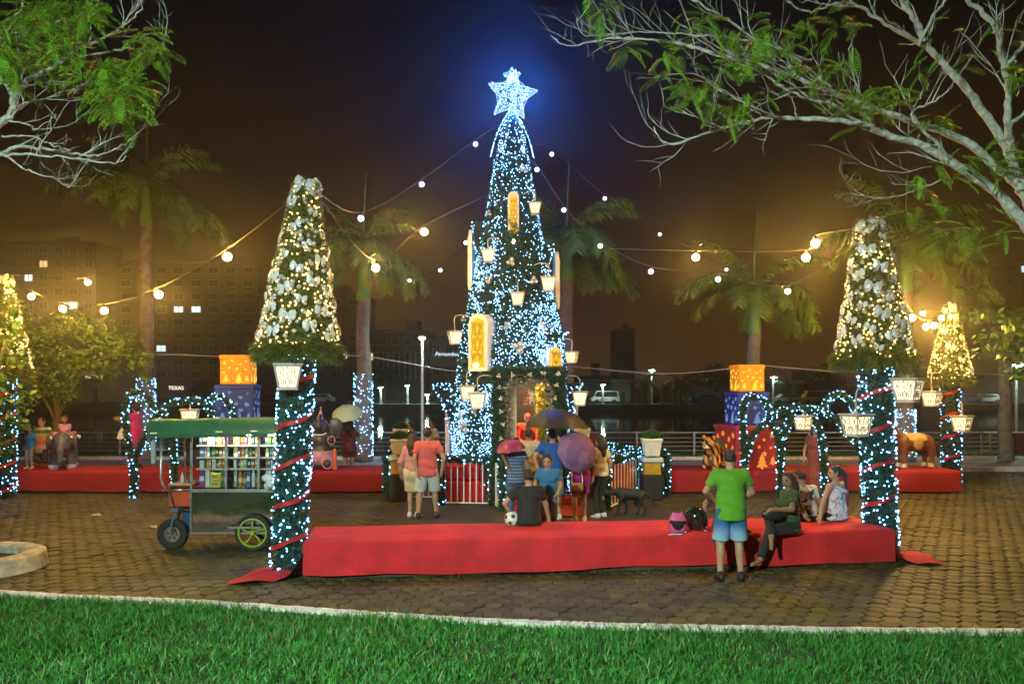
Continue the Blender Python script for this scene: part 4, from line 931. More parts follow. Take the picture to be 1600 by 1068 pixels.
# ================================================================ STRING LIGHTS
bulb_lit = glow('amber_bulb', (1., .62, .22), 60., 'NONE')
def clear_bulb():      # clear glass: lets the filament's light through
    n = bulb_lit.node_tree.nodes; l = bulb_lit.node_tree.links; em = [q for q in n if q.type == 'EMISSION'][0]; tr_ = n.new('ShaderNodeBsdfTransparent'); ad = n.new('ShaderNodeAddShader'); l.new(em.outputs[0], ad.inputs[0]); l.new(tr_.outputs[0], ad.inputs[1]); l.new(ad.outputs[0], n['Material Output'].inputs[0])
clear_bulb(); bulb_light = bpy.data.lights.new('filament', 'POINT'); bulb_light.energy = 230; bulb_light.color = (1., .53, .085); bulb_light.shadow_soft_size = .03
bulb_dim = glow('white_bulb', (.85, .92, 1.), 5.)
sock = mat('bulb_socket', (.03, .03, .03), .5); wire_m = mat('black_wire', (.10, .08, .05), .6)
def bulb_meshes(r):
    m = MB(); m.lathe([(.3*r, .9*r), (.6*r, .75*r), (.95*r, .3*r), (r, -.1*r), (.85*r, -.55*r), (.5*r, -.87*r), (.05*r, -r)], 14)
    s = MB(); s.lathe([(.34*r, .88*r), (.38*r, 1.6*r), (.2*r, 1.9*r)], 10); return m, s
bm1, sm1 = bulb_meshes(.066); bm2, sm2 = bulb_meshes(.05); b1 = bm1.mesh('glass', bulb_lit, smooth=True); s1 = sm1.mesh('socket', sock, smooth=40); b2 = bm2.mesh('glass', bulb_dim, smooth=True); s2 = sm2.mesh('socket', sock, smooth=40)
def string(label, stops):
    """stops: (px, py, depth, kind, bulb label); kind 0 = tie point, 1 = lit amber, 2 = small white"""
    t = thing('light_wire', label, 'wire', P(*stops[0][:3]), 0, 'wires of the string lights'); pts = []
    for s in stops:
        q = P(*s[:3])
        if s[3]: pts.append(q+Vector((0, 0, .125 if s[3] == 1 else .095)))
        else: pts.append(q)
    m = MB(); m.tube(spline(pts, 6), .005, 5); m.build('cable', wire_m, t, world=True)
    for s in stops:
        if s[3]:
            q = P(*s[:3]); b = thing('light_bulb', s[4], 'light bulb', q, 0, 'lit amber bulbs' if s[3] == 1 else 'small white bulbs'); link('glass', b1 if s[3] == 1 else b2, b); link('socket', s1 if s[3] == 1 else s2, b)
            if s[3] == 1: lo_ = bpy.data.objects.new('filament', bulb_light); C.objects.link(lo_); lo_.parent = b; lo_['kind'] = 'helper'
string('wire from the left edge cone tree to the left cone tree', [(10, 428, 18.3, 0), (49, 463, 17.6, 1, 'amber bulb nearest the left edge of the photo'), (98, 482, 16.8, 1, 'amber bulb low over the bush, second on the left wire'), (163, 485, 15.8, 1, 'amber bulb low over the bush, third on the left wire'), (248, 460, 14.3, 1, 'amber bulb over the brown apartment block, fourth on the left wire'), (355, 401, 12.8, 1, 'amber bulb left of the left cone tree'), (470, 300, 11.2, 0)])
string('wire from the left edge cone tree to the left palm', [(10, 428, 18.3, 0), (137, 441, 21, 1, 'single amber bulb high above the left bush'), (226, 400, 26.2, 0)])
string('wire from the left cone tree to the tall tree, carrying two amber bulbs', [(492, 300, 11.2, 0), (587, 418, 14., 1, 'amber bulb close right of the left cone tree'), (663, 362, 15.8, 1, 'amber bulb midway between left cone tree and tall tree'), (772, 300, 18.1, 0)])
string('wire from the left cone tree to the top of the tall tree', [(492, 296, 11.2, 0), (564, 341, 13., 2, 'small white bulb above the amber bulb beside the left cone tree'), (659, 288, 15.4, 2, 'small white bulb above the middle amber bulb'), (743, 225, 17.5, 2, 'small white bulb left of the tree cap'), (790, 190, 18.3, 0)])
string('wire from the left palm to the tall tree at window height', [(575, 400, 26, 0), (640, 438, 23, 2, 'small white bulb low left of the tall tree, lowest of three'), (688, 422, 21, 2, 'small white bulb left of the tall tree, middle of three'), (728, 379, 18.8, 2, 'small white bulb left of the tall tree, highest of three'), (752, 340, 18.2, 0)])
string('wire from the tree top down to the right palm', [(815, 225, 18.4, 0), (862, 241, 19.5, 2, 'small white bulb right of the tree cap'), (945, 310, 21.5, 2, 'small white bulb before the upper right fronds of the middle palm'), (1031, 366, 23.4, 2, 'small white bulb right of the middle palm'), (1135, 421, 25., 2, 'small white bulb right of the big amber bulb, upper of two'), (1178, 425, 26, 0)])
string('wire from the tree across the middle palm to the right cone tree', [(822, 250, 18.2, 0), (839, 265, 18., 2, 'small white bulb touching right side of the tree'), (881, 328, 17.2, 2, 'small white bulb in front of the middle palm heart'), (938, 384, 16.2, 2, 'small white bulb at right of the middle palm crown shaft'), (1017, 424, 15.2, 2, 'small white bulb below right of the middle palm'), (1122, 436, 14.2, 2, 'small white bulb right of the big amber bulb, lower of two'), (1231, 455, 13.2, 2, 'small white bulb in front of the right palm'), (1345, 372, 12.2, 0)])
string('wire from the tall tree to the right cone tree carrying three amber bulbs', [(846, 385, 18.2, 0), (1087, 402, 15.2, 1, 'large amber bulb between tall tree and right palm'), (1259, 402, 13.4, 1, 'amber bulb left of right cone tree, lower of two'), (1274, 380, 13., 1, 'amber bulb left of right cone tree, upper of two'), (1345, 356, 12.2, 0)])
string('wire from the right cone tree to the far right cone tree', [(1368, 368, 12.2, 0), (1405, 463, 14., 1, 'amber bulb just right of the front right cone tree'), (1425, 496, 16, 1, 'amber bulb in the right cluster, leftmost'), (1447, 510, 17.6, 1, 'amber bulb in the right cluster, lowest'), (1459, 508, 18.5, 1, 'amber bulb in the right cluster, second from right'), (1471, 497, 19.6, 1, 'amber bulb in the right cluster against the far cone tree'), (1480, 482, 20.5, 0)])
string('short wire from the right palm trunk to the far right cone tree', [(1430, 470, 25.4, 0), (1442, 489, 23.5, 1, 'amber bulb in the right cluster, highest'), (1482, 484, 20.6, 0)])
for lab, q in (('thin cable crossing the lake view left of the tall tree', [(226, 552, 26), (330, 556, 26), (430, 557, 26), (562, 556, 26), (690, 577, 26), (730, 582, 26)]), ('thin cable crossing the lake view between tall tree and right palm', [(890, 572, 26), (1020, 583, 26), (1100, 580, 26), (1178, 570, 26)]), ('thin cable crossing the lake view right of the right palm', [(1183, 570, 26), (1330, 581, 26), (1432, 574, 26), (1500, 581, 26), (1640, 590, 26)])):
    t = thing('overhead_cable', lab, 'cable', P(*q[0]), 0, 'overhead cables'); m = MB(); m.tube(spline([P(*a) for a in q], 8), .016, 6); m.build('cable', mat('pale_cable', (.4, .4, .4), .6), t, world=True)
# ================================================================ PALMS
bark_p = mat('palm_trunk', (.19, .165, .13), .85, .45, 4, bump=.5, bscale=12)
shaft_m = mat('crownshaft', (.11, .26, .03), .4, .3, 3)
frond_m = mat('palm_leaf', (.13, .235, .028), .5, .5, 3)
def frond_mesh(L_, th0, droop, seed, hang=.75):
    r = np.random.RandomState(seed); N = 26; p = [np.zeros(3)]; d = []; th = R(th0)
    for i in range(N):
        s = i/N; a = th-R(droop)*s**1.25; d.append(np.array([math.cos(a), 0, math.sin(a)])); p.append(p[-1]+d[-1]*L_/N)
    d.append(d[-1]); m = MB(); m.tube(p, [.035*(1-.9*i/N)+.004 for i in range(N+1)], 5, flat=.7); V = list(m.v); F = [q for f in m.f for q in ([(f[0], f[1], f[2]), (f[0], f[2], f[3])] if len(f) == 4 else [(f[0], f[k], f[k+1]) for k in range(1, len(f)-1)])]
    for i in range(3, N+1):
        for sub in (0, .33, .66):
            if i+sub > N: continue
            f = (i+sub)/N; q = np.array([np.interp(i+sub, range(N+1), [a[j] for a in p]) for j in range(3)]); dd = d[min(i, N)]; nrm = np.array([-dd[2], 0, dd[0]])
            ll = L_*.24*math.sin(PI*min(1, .16+f*.78))**.6*r.uniform(.8, 1.15)
            for sg in (-1, 1):
                o = np.array([0, sg, 0])*.75+dd*.55+nrm*r.uniform(-.25, .35); o /= np.linalg.norm(o); w_ = dd*.028
                m1 = q+o*ll*.5+np.array([0, 0, -hang*.14*ll]); m2 = q+o*ll*(1-.12*hang)+np.array([0, 0, -hang*.62*ll*r.uniform(.7, 1.2)])
                b = len(V); V += [tuple(q-w_*.6), tuple(q+w_*.6), tuple(m1+w_), tuple(m1-w_), tuple(m2)]; F += [(b, b+1, b+2), (b, b+2, b+3), (b+3, b+2, b+4)]
    return np_mesh('frond', V, F, frond_m)
FR = [frond_mesh(2.7, 62, 95, 1), frond_mesh(3.0, 42, 105, 2), frond_mesh(3.1, 22, 95, 3), frond_mesh(2.9, 4, 80, 4), frond_mesh(2.6, 75, 70, 5)]
def palm(x, y, z0, zt, label, cs=1.3, rt=.24, s=1., nf=19, seed=0, lights_to=None, cat='palm tree', spear=True, group='royal palms along the railing'):
    """zt = height of the crown centre; crownshaft below it"""
    t = thing('palm_tree', label, cat, (x, y, z0), 0, group); r = random.Random(seed); H = zt-z0; b = H-cs
    m = MB(); m.tube([(.03*math.sin(k), 0, b*k/14) for k in range(15)], [rt*(1.15 if k == 0 else 1-.25*k/14+.03*(k % 2)) for k in range(15)], 14); m.build('trunk', bark_p, t, smooth=50)
    m = MB(); m.tube([(0, 0, b-.05), (0, 0, b+.12), (0, 0, b+cs*.5), (0, 0, H)], [rt*.80, rt*.88, rt*.66, rt*.40], 12); m.build('crownshaft', shaft_m, t, smooth=50)
    for i in range(nf):
        k = i % 5 if i < 10 else (2, 3, 1, 3, 2)[i % 5]; o = link('frond', FR[k], t); o.location = (0, 0, H-.08*r.random()); o.rotation_euler = (0, R(r.uniform(-6, 6)), i*2.39996+r.uniform(-.25, .25)); f = s*r.uniform(.85, 1.1); o.scale = (f, f, f)
    if spear: m = MB(); m.tube([(0, 0, H-.2), (.02, 0, H+1.2*s), (.09, 0, H+2.6*s)], [.05, .035, .008], 6); m.build('spear', shaft_m, t, smooth=True)
    if lights_to:
        p, n, a = lathe_samples([.15, lights_to], [rt*1.16, rt*1.1], 300, (x, y, z0)); lights(p, coolw, t, .0145)
    return t
palm(PX(226, 26.5), 26.6, .1, PZ(290, 26.5), 'tall royal palm at left above the bush with a long spear leaf', s=1.15, seed=1, lights_to=2.7, rt=.27)
palm(PX(566, 26), 26.2, .1, PZ(385, 26), 'royal palm with light wrapped trunk right of the left cone tree', s=.95, seed=2, lights_to=2.85, cs=1.7, rt=.28)
palm(PX(886, 26), 26.2, .1, PZ(375, 26), 'royal palm standing directly right of the tall tree', s=1.05, seed=3, cs=1.25, rt=.27)
palm(PX(1181, 26), 26.2, .1, PZ(455, 26), 'royal palm rising behind the right gift boxes', s=1.0, seed=4, cs=1.3, rt=.27)
palm(PX(1432, 25.5), 26.2, .1, PZ(372, 25.5), 'dark royal palm behind the two right cone trees', s=1.1, seed=5, lights_to=1.7, cs=1.6, rt=.28)
palm(PX(1592, 25.5), 26.2, .1, PZ(500, 25.5), 'low palm partly outside the right edge of the photo', s=.8, seed=6, cs=1., rt=.22, spear=False)
for i, (px, py, lab) in enumerate(((1005, 596, 'far palm across the lake under the bright far lamp'), (1062, 600, 'far palm across the lake right of the bright far lamp'), (1130, 598, 'far palm across the lake beside the right gift boxes'), (1235, 600, 'far palm across the lake behind the right arch'), (720, 600, 'far palm across the lake beside the tall tree'), (150, 600, 'far palm across the lake behind the left bush'))):
    palm(PX(px, 115), 115, -.3, PZ(py, 115), lab, cs=.9, rt=.25, s=1.15, nf=11, seed=10+i, spear=False, group='far palms across the lake')
# ================================================================ BROADLEAF TREES
bark_b = mat('pale_lichen_bark', (.40, .42, .38), .8, .55, 14, bump=.7, bscale=30)
leaf_f = mat('feathery_leaf', (.15, .36, .02), .5, .5, 6)
def sprig(seed, L_=.30, n=11, pl=.105):
    r = np.random.RandomState(seed); V = []; F = []
    for i in range(n):
        f = (i+1)/n; q = np.array([L_*f, 0, -.10*f*f*L_/.3]); ll = pl*math.sin(PI*(.18+.72*f))
        for sg in (-1, 1):
            d = np.array([.55, sg*.85, -.18+r.uniform(-.15, .12)]); d /= np.linalg.norm(d); s = np.array([.0095, 0, 0]); b = len(V); mid = q+d*ll*.55
            V += [q-s*.5, q+s*.5, mid+s, mid-s, q+d*ll+np.array([0, 0, -.02])]; F += [(b, b+1, b+2), (b, b+2, b+3), (b+3, b+2, b+4)]
    b = len(V); V += [np.array([0, -.003, 0]), np.array([0, .003, 0]), np.array([L_, 0, -.1*L_/.3])]; F.append((b, b+1, b+2))
    return np.array(V), np.array(F)
def branch_tree(label, base, limbs, seed, Y0, clusters, twig=1., name='branching_tree'):
    """limbs: list of (list of (px, py, dY), r0, r1) traced at depth Y0; clusters: (px, py, spread px, n) of leaf sprays"""
    t = thing(name, label, 'tree', base); r = random.Random(seed); paths = []
    for pts, r0, r1 in limbs:
        path = spline([P(a, b, Y0+c) for a, b, c in pts], 7); path = [q+Vector((r.uniform(-1, 1), r.uniform(-1, 1), r.uniform(-1, 1)))*.012 for q in path]; N = len(path)
        m = MB(); m.tube(path, [.64*r0+.64*(r1-r0)*(i/(N-1))**.8+r.uniform(-.04, .04)*r0 for i in range(N)], 9)
        # side twigs grow from the limb, curve up and fork
        def grow(p, d, ln, rad, lev):
            q = [p]; k = 5
            for i in range(k):
                d = (d+Vector((r.uniform(-1, 1), r.uniform(-1, 1), r.uniform(-.6, 1.0)))*.28).normalized(); q.append(q[-1]+d*ln/k)
            m.tube(q, [rad*(1-.75*i/k) for i in range(k+1)], 5 if lev else 6)
            if lev > 0:
                for i in range(1, k+1):
                    if r.random() < .75: grow(q[i], (d+Vector((r.uniform(-1, 1), r.uniform(-.8, .8), r.uniform(-.5, 1)))*.9).normalized(), ln*r.uniform(.35, .6), rad*.5, lev-1)
        nb = int(twig*sum((a-b).length for a, b in zip(path[:-1], path[1:]))*4.2)
        for _ in range(nb):
            i = int(N*(.25+.73*r.random())); i = min(i, N-2); tg = (path[i+1]-path[i]).normalized(); rr = r0+(r1-r0)*(i/(N-1))
            d = (tg*.9+Vector((r.uniform(-.7, .7), r.uniform(-.7, .7), r.uniform(-.5, .9)))).normalized(); grow(path[i], d, r.uniform(.25, .75), max(.0045, min(.010, rr*.35)), 1)
        m.build('limb', bark_b, t, smooth=50, world=True); paths.append(path)
    Ls = []; Zs = []
    for (px, py, sp_, n) in clusters:
        for _ in range(n):
            q = P(px+r.gauss(0, sp_), py+r.gauss(0, sp_*.62), Y0+r.uniform(-.5, .5)); Ls.append(q[:]); Zs.append((r.uniform(-1, 1), r.uniform(-1, .6), r.uniform(-.55, .15)))
    Ms = []
    for z in Zs:
        x = Vector(z).normalized(); y = Vector((0, 0, 1)).cross(x).normalized(); zz_ = x.cross(y); s = r.uniform(.55, 1.0); Ms.append(np.array([[x[i]*s, y[i]*s, zz_[i]*s] for i in range(3)]))
    tv, tf = sprig(seed); V, F = scatter(tv, tf, np.array(Ms), Ls); link('crown', np_mesh('crown', local(V, t), F, leaf_f), t, 'stuff')
    return t
def c2(*q): return [(860+a*.4625, b*.4625, c) for a, b, c in q]
lim_r = [(c2((1800, 1900, -.3), (1790, 1300, -.3), (1720, 1000, -.2), (1640, 800, -.1)), .17, .13),
    (c2((1640, 800, -.1), (1590, 740, 0), (1500, 645, .1), (1350, 545, .1), (1280, 503, .2), (1130, 450, .3), (1040, 415, .3), (840, 400, .4), (720, 400, .5), (560, 440, .6), (400, 488, .6), (350, 430, .7)), .105, .008),
    (c2((1650, 760, .1), (1590, 640, .2), (1540, 590, .3), (1400, 480, .3), (1280, 430, .4), (1100, 370, .4), (1000, 330, .5), (880, 280, .5), (740, 230, .6), (600, 190, .7), (480, 160, .7), (350, 135, .8), (200, 130, .9), (60, 155, .9), (0, 120, 1.)), .085, .007),
    (c2((1650, 740, .3), (1580, 600, .4), (1530, 480, .5), (1430, 330, .5), (1340, 230, .6), (1270, 150, .6), (1240, 80, .7), (1180, 0, .7), (1150, -60, .7)), .095, .03),
    (c2((1560, 520, .5), (1545, 420, .3), (1548, 300, .2), (1525, 200, .1), (1500, 90, 0), (1410, 0, 0), (1360, -50, 0)), .07, .03), (c2((1540, 225, .1), (1600, 150, .1), (1680, 60, .1)), .04, .02), (c2((1552, 425, .3), (1600, 385, .2), (1700, 330, .2)), .04, .02),
    (c2((1265, 150, .6), (1140, 90, .4), (1060, 30, .3), (980, 10, .2), (870, 40, .1), (800, 0, 0)), .035, .01), (c2((880, 205, .6), (760, 165, .5), (690, 130, .4), (600, 70, .3), (480, 0, .2), (400, -40, .2)), .026, .014),
    (c2((1040, 415, .3), (960, 355, .2), (870, 335, .1), (780, 290, 0), (690, 235, 0), (560, 190, -.1), (470, 150, -.1)), .03, .008), (c2((950, 300, .5), (820, 190, .8), (700, 140, 1.), (500, 120, 1.1), (300, 110, 1.2), (120, 120, 1.2), (90, 60, 1.2)), .022, .006),
    (c2((1350, 540, .1), (1270, 450, .0), (1220, 380, -.1), (1300, 340, -.2), (1360, 290, -.2)), .03, .012), (c2((1250, 150, .5), (1290, 60, .3), (1340, 0, .2)), .03, .02), (c2((720, 400, .5), (640, 340, .6), (560, 300, .7), (480, 250, .7), (290, 268, .8)), .016, .005),
    (c2((830, 390, .4), (820, 340, .5), (770, 280, .6), (760, 200, .6)), .014, .006), (c2((1340, 600, .5), (1240, 640, .7), (1120, 670, .8), (1000, 650, .9)), .014, .004), (c2((1290, 560, .5), (1200, 580, .6), (1100, 580, .7)), .01, .004)]
cl_r = [(860+a*.4625, b*.4625, s*.4625, n) for a, b, s, n in ((720, 130, 75, 40), (640, 190, 50, 18), (900, 230, 45, 18), (500, 80, 45, 16), (170, 30, 35, 9), (270, 170, 25, 9), (400, 210, 40, 14), (480, 300, 40, 26), (590, 370, 35, 14), (700, 320, 25, 8), (1060, 320, 70, 34), (1150, 330, 40, 14), (1300, 400, 30, 7), (1020, 70, 60, 12), (1400, 180, 90, 14), (1570, 60, 60, 12), (1580, 250, 40, 14), (1500, 550, 60, 14), (1330, 580, 50, 16), (1230, 710, 40, 10), (1350, 790, 60, 16), (1480, 770, 50, 12), (1560, 500, 50, 12), (930, 100, 50, 10))]
branch_tree('large pale barked tree whose bare limbs reach in from upper right', (PX(1692, 8.2), 7.9, .0), lim_r, 3, 8.2, cl_r)
def c1(*q): return [(a*.281, b*.281, c) for a, b, c in q]
lim_l = [(c1((-420, 2600, 0), (-380, 1700, 0), (-250, 1100, 0), (-120, 800, 0), (0, 680, 0)), .15, .075), (c1((0, 680, 0), (60, 640, 0), (80, 540, 0), (160, 440, .1), (300, 370, .1), (420, 280, .2), (520, 240, .3), (640, 180, .3), (740, 100, .4), (795, 45, .4)), .062, .006),
    (c1((390, 330, .2), (540, 300, .2), (700, 270, .3), (820, 285, .3), (905, 290, .4), (915, 215, .4)), .02, .005), (c1((-150, 860, .1), (0, 860, .1), (80, 820, .1), (260, 830, .2), (430, 855, .3), (560, 860, .3), (690, 800, .4), (775, 740, .5)), .04, .005), (c1((-100, 870, 0), (20, 862, 0), (200, 860, 0), (400, 880, 0), (640, 910, .1), (705, 868, .1)), .03, .005),
    (c1((30, 865, 0), (160, 950, -.1), (300, 990, -.1), (380, 1040, -.1), (430, 1010, -.1)), .018, .004), (c1((30, 670, 0), (160, 690, 0), (200, 720, 0), (310, 640, 0)), .015, .004), (c1((80, 540, 0), (0, 430, .1), (-80, 380, .1)), .03, .02), (c1((100, 500, 0), (220, 460, .1), (360, 455, .2)), .018, .005), (c1((60, 620, 0), (150, 570, .1), (260, 545, .1), (350, 520, .1)), .015, .004),
    (c1((-100, 250, .2), (60, 190, .2), (200, 150, .2), (380, 110, .2), (530, 80, .3)), .022, .006), (c1((-80, 760, .1), (60, 755, .1), (190, 760, .1), (270, 800, .1), (390, 835, .1)), .02, .006), (c1((100, -60, .2), (130, 40, .2), (20, 130, .1), (-60, 170, .1)), .02, .01), (c1((500, 240, .3), (505, 130, .3), (540, 70, .3)), .012, .005)]
cl_l = [(a*.281, b*.281, s*.281, n) for a, b, s, n in ((40, 330, 90, 60), (30, 220, 60, 22), (160, 110, 60, 26), (260, 40, 90, 40), (420, 30, 70, 26), (540, 40, 40, 14), (350, 280, 80, 34), (240, 200, 60, 18), (460, 130, 40, 12), (640, 400, 80, 60), (740, 500, 70, 56), (620, 560, 55, 26), (690, 600, 60, 26), (560, 350, 40, 12), (790, 190, 40, 16), (850, 240, 35, 14), (420, 455, 10, 3), (290, 380, 40, 10), (10, 130, 30, 8), (330, 200, 60, 12))]
branch_tree('pale barked tree reaching in from upper left with bright feathery leaves', (PX(-118, 8.), 8.0, .0), lim_l, 5, 8.0, cl_l, .9)
# leafy small trees
leaf_b = mat('broad_leaf', (.11, .21, .02), .45, .55, 4)
def leafy(label, base, clumps, leaf, m_, trunk, n_per=260, seed=0, name='leafy_tree', grp=None):
    t = thing(name, label, 'tree', base, 0, grp); r = np.random.RandomState(seed); Ls = []; Zs = []
    for (c, rad) in clumps:
        n = int(n_per*rad*rad*1.6); u = r.normal(0, 1, (n, 3)); u /= np.linalg.norm(u, axis=1, keepdims=True); q = r.rand(n)**.45
        Ls.append(np.array(c)+u*q[:, None]*rad*np.array([1, 1, .72])); Zs.append(u*.6+r.normal(0, .5, (n, 3))+np.array([0, 0, .5]))
    Ls = np.concatenate(Ls); Zs = np.concatenate(Zs)
    tv = np.array([(0, 0, 0), (.5, .28, .06), (1, 0, -.08), (.5, -.28, .06), (.5, 0, 0)]); tf = np.array([(0, 1, 4), (1, 2, 4), (2, 3, 4), (3, 0, 4)])
    V, F = scatter(tv*leaf, tf, frames(Zs, r.uniform(.7, 1.25, len(Ls))), Ls); link('crown', np_mesh('crown', local(V, t), F, m_), t, 'stuff')
    for path, r0, r1 in trunk: m = MB(); N = len(path); pp = spline(path, 5); m.tube(pp, [r0+(r1-r0)*i/(len(pp)-1) for i in range(len(pp))], 9); m.build('trunk', mat('brown_bark', (.20, .15, .08), .9, .4, 8, bump=.6), t, smooth=50, world=True)
    return t
Y = 22.6; cl = [(P(px, py, Y+dy), rr) for px, py, rr, dy in ((60, 520, .75, 0), (110, 505, .7, .3), (150, 520, .75, 0), (190, 540, .62, .2), (215, 565, .42, 0), (130, 560, .8, -.3), (80, 560, .8, -.2), (35, 565, .75, 0), (95, 600, .62, -.2), (55, 610, .6, -.3), (165, 575, .5, .2), (20, 520, .6, .3), (30, 490, .5, 0), (110, 620, .35, -.2), (-20, 560, .7, 0), (225, 590, .25, 0))]
leafy('spreading small tree with yellow green leaves behind the left platform', (PX(80, Y), Y, .05), cl, .13, leaf_b, [([P(78, 738, Y), P(82, 690, Y), P(90, 650, Y), P(85, 610, Y), P(70, 560, Y)], .16, .06), ([P(90, 650, Y), P(110, 610, Y), P(140, 570, Y), P(180, 545, Y)], .08, .025), ([P(86, 655, Y), P(70, 625, Y-.2), P(50, 590, Y-.3)], .06, .02)], 560, 1)
Y = 16.8; cl = [(P(px, py, Y+dy), rr) for px, py, rr, dy in ((5, 530, .4, 0), (20, 560, .38, .2), (-10, 590, .5, 0), (25, 610, .36, 0), (12, 650, .42, -.2), (35, 670, .26, 0), (5, 690, .3, 0), (-20, 640, .5, 0), (30, 640, .25, -.2), (15, 500, .3, 0))]
leafy('leafy shrub with large green leaves at the left edge of the photo', (PX(-22, Y), Y, 0), cl, .19, mat('shrub_leaf', (.060, .150, .022), .4, .5, 4), [([P(-22, 793, Y), P(-18, 700, Y), P(-8, 620, Y), P(5, 530, Y)], .07, .03)], 190, 2, 'leafy_shrub')
Y = 15.5; cl = [(P(px, py, Y+dy), rr) for px, py, rr, dy in ((1520, 492, .2, 0), (1542, 525, .24, .1), (1560, 500, .2, 0), (1590, 505, .26, .1), (1575, 545, .3, 0), (1600, 560, .35, 0), (1532, 548, .14, 0), (1585, 585, .2, .1), (1620, 520, .4, 0))]
leafy('leafy branches with broad leaves reaching in at the right edge', (PX(1665, Y), Y, 0), cl, .17, mat('broad_leaf_right', (.055, .15, .02), .45, .5, 4), [([P(1668, 806, Y), P(1660, 700, Y), P(1640, 600, Y), P(1600, 545, Y), P(1550, 515, Y)], .09, .015), ([P(1625, 580, Y), P(1590, 560, Y), P(1540, 540, Y)], .03, .01)], 240, 3, 'leafy_tree')
for i, (px, py, rr, lab) in enumerate(((870, 600, 3., 'dark round tree across the lake behind the tall tree'), (1110, 592, 3.4, 'dark round tree across the lake left of the right gift boxes'), (1290, 590, 3.4, 'dark round tree across the lake behind right arch'), (1400, 585, 4., 'dark tree across the lake between the right cone trees'), (600, 590, 3., 'dark round tree across the lake left of the slim lamp post'), (320, 612, 2.6, 'dark round tree across the lake above the cart'))):
    Y = 131; c = P(px, py, Y); leafy(lab, (c.x, Y, -.3), [(c+Vector((a, b, d))*rr*.5, rr*.62) for a, b, d in ((0, 0, 0), (1, 0, .2), (-1, 0, .1), (0, -.5, .8))], .55, mat('far_leaf', (.03, .06, .015), .8, .4, .4), [([(c.x, Y, -.3), (c.x+.2, Y, c.z*.5), (c.x, Y, c.z)], .25, .12)], 26, 20+i, 'round_tree', 'far trees across the lake')
# ================================================================ PEOPLE
def V3(*a): return Vector(a)
def ik(a, tgt, l1, l2, pole):
    a, tgt, pole = Vector(a), Vector(tgt), Vector(pole); d = tgt-a; L_ = min(d.length, (l1+l2)*.995); d = d.normalized() if d.length > 1e-6 else V3(0, 0, -1); tgt = a+d*L_
    x = (l1*l1-l2*l2+L_*L_)/(2*L_); h = math.sqrt(max(l1*l1-x*x, 0)); p = pole-d*pole.dot(d); p = p.normalized() if p.length > 1e-6 else d.orthogonal().normalized()
    return a+d*x+p*h, tgt
def bands(name, stops, rough=.8):
    """cloth dyed in horizontal bands: (height in metres, colour)"""
    if name in MAT: return MAT[name]
    m = mat(name, stops[0][1], rough, bump=.2, bscale=90); n = m.node_tree.nodes; l = m.node_tree.links
    t = n.new('ShaderNodeTexCoord'); s = n.new('ShaderNodeSeparateXYZ'); mr = n.new('ShaderNodeMapRange'); cr = n.new('ShaderNodeValToRGB'); lo, hi = stops[0][0], stops[-1][0]+1e-3
    mr.inputs['From Min'].default_value = lo; mr.inputs['From Max'].default_value = hi; l.new(t.outputs['Object'], s.inputs[0]); l.new(s.outputs['Z'], mr.inputs['Value']); l.new(mr.outputs[0], cr.inputs[0])
    e = cr.color_ramp.elements; cr.color_ramp.interpolation = 'CONSTANT' if name.startswith('bands') else 'LINEAR'
    e[0].position = 0; e[0].color = (*stops[0][1], 1); e[1].position = (stops[1][0]-lo)/(hi-lo); e[1].color = (*stops[1][1], 1)
    for z, c in stops[2:]: q = e.new((z-lo)/(hi-lo)); q.color = (*c, 1)
    l.new(cr.outputs[0], n['Principled BSDF'].inputs['Base Color']); return m
def blotch(name, base, cols, scale=7., rough=.8, thr=.56):
    """printed cloth: irregular coloured figures on a base"""
    if name in MAT: return MAT[name]
    m = mat(name, base, rough, bump=.2, bscale=90); n = m.node_tree.nodes; l = m.node_tree.links; t = n.new('ShaderNodeTexCoord'); prev = None
    for i, c in enumerate(cols):
        mp = n.new('ShaderNodeMapping'); mp.inputs['Location'].default_value = (i*3.1, i*1.7, i*5.3); z = n.new('ShaderNodeTexNoise'); z.inputs['Scale'].default_value = scale*(1+.25*i); z.inputs['Detail'].default_value = 2; z.inputs['Distortion'].default_value = 1.2
        g = n.new('ShaderNodeMath'); g.operation = 'GREATER_THAN'; g.inputs[1].default_value = thr; mx = n.new('ShaderNodeMix'); mx.data_type = 'RGBA'
        l.new(t.outputs['Object'], mp.inputs[0]); l.new(mp.outputs[0], z.inputs['Vector']); l.new(z.outputs['Fac'], g.inputs[0]); l.new(g.outputs[0], mx.inputs[0])
        if prev: l.new(prev, mx.inputs[6])
        else: mx.inputs[6].default_value = (*base, 1)
        mx.inputs[7].default_value = (*c, 1); prev = mx.outputs[2]
    l.new(prev, n['Principled BSDF'].inputs['Base Color']); return m
def cloth(name, col, var=.14): return mat('cloth_'+name, col, .85, var, 8, bump=.35, bscale=60, sheen=.05)
SK = {'tan': mat('skin_tan', (.42, .24, .15), .5, .08, 9), 'brown': mat('skin_brown', (.27, .14, .08), .5, .08, 9), 'light': mat('skin_light', (.55, .36, .26), .5, .08, 9)}
hair_k = mat('black_hair', (.012, .009, .008), .42, .3, 60, bump=.5, bscale=140); hair_b = mat('brown_hair', (.05, .024, .012), .42, .3, 60, bump=.5, bscale=140)
eye_m = mat('dark_eye', (.01, .008, .008), .2)
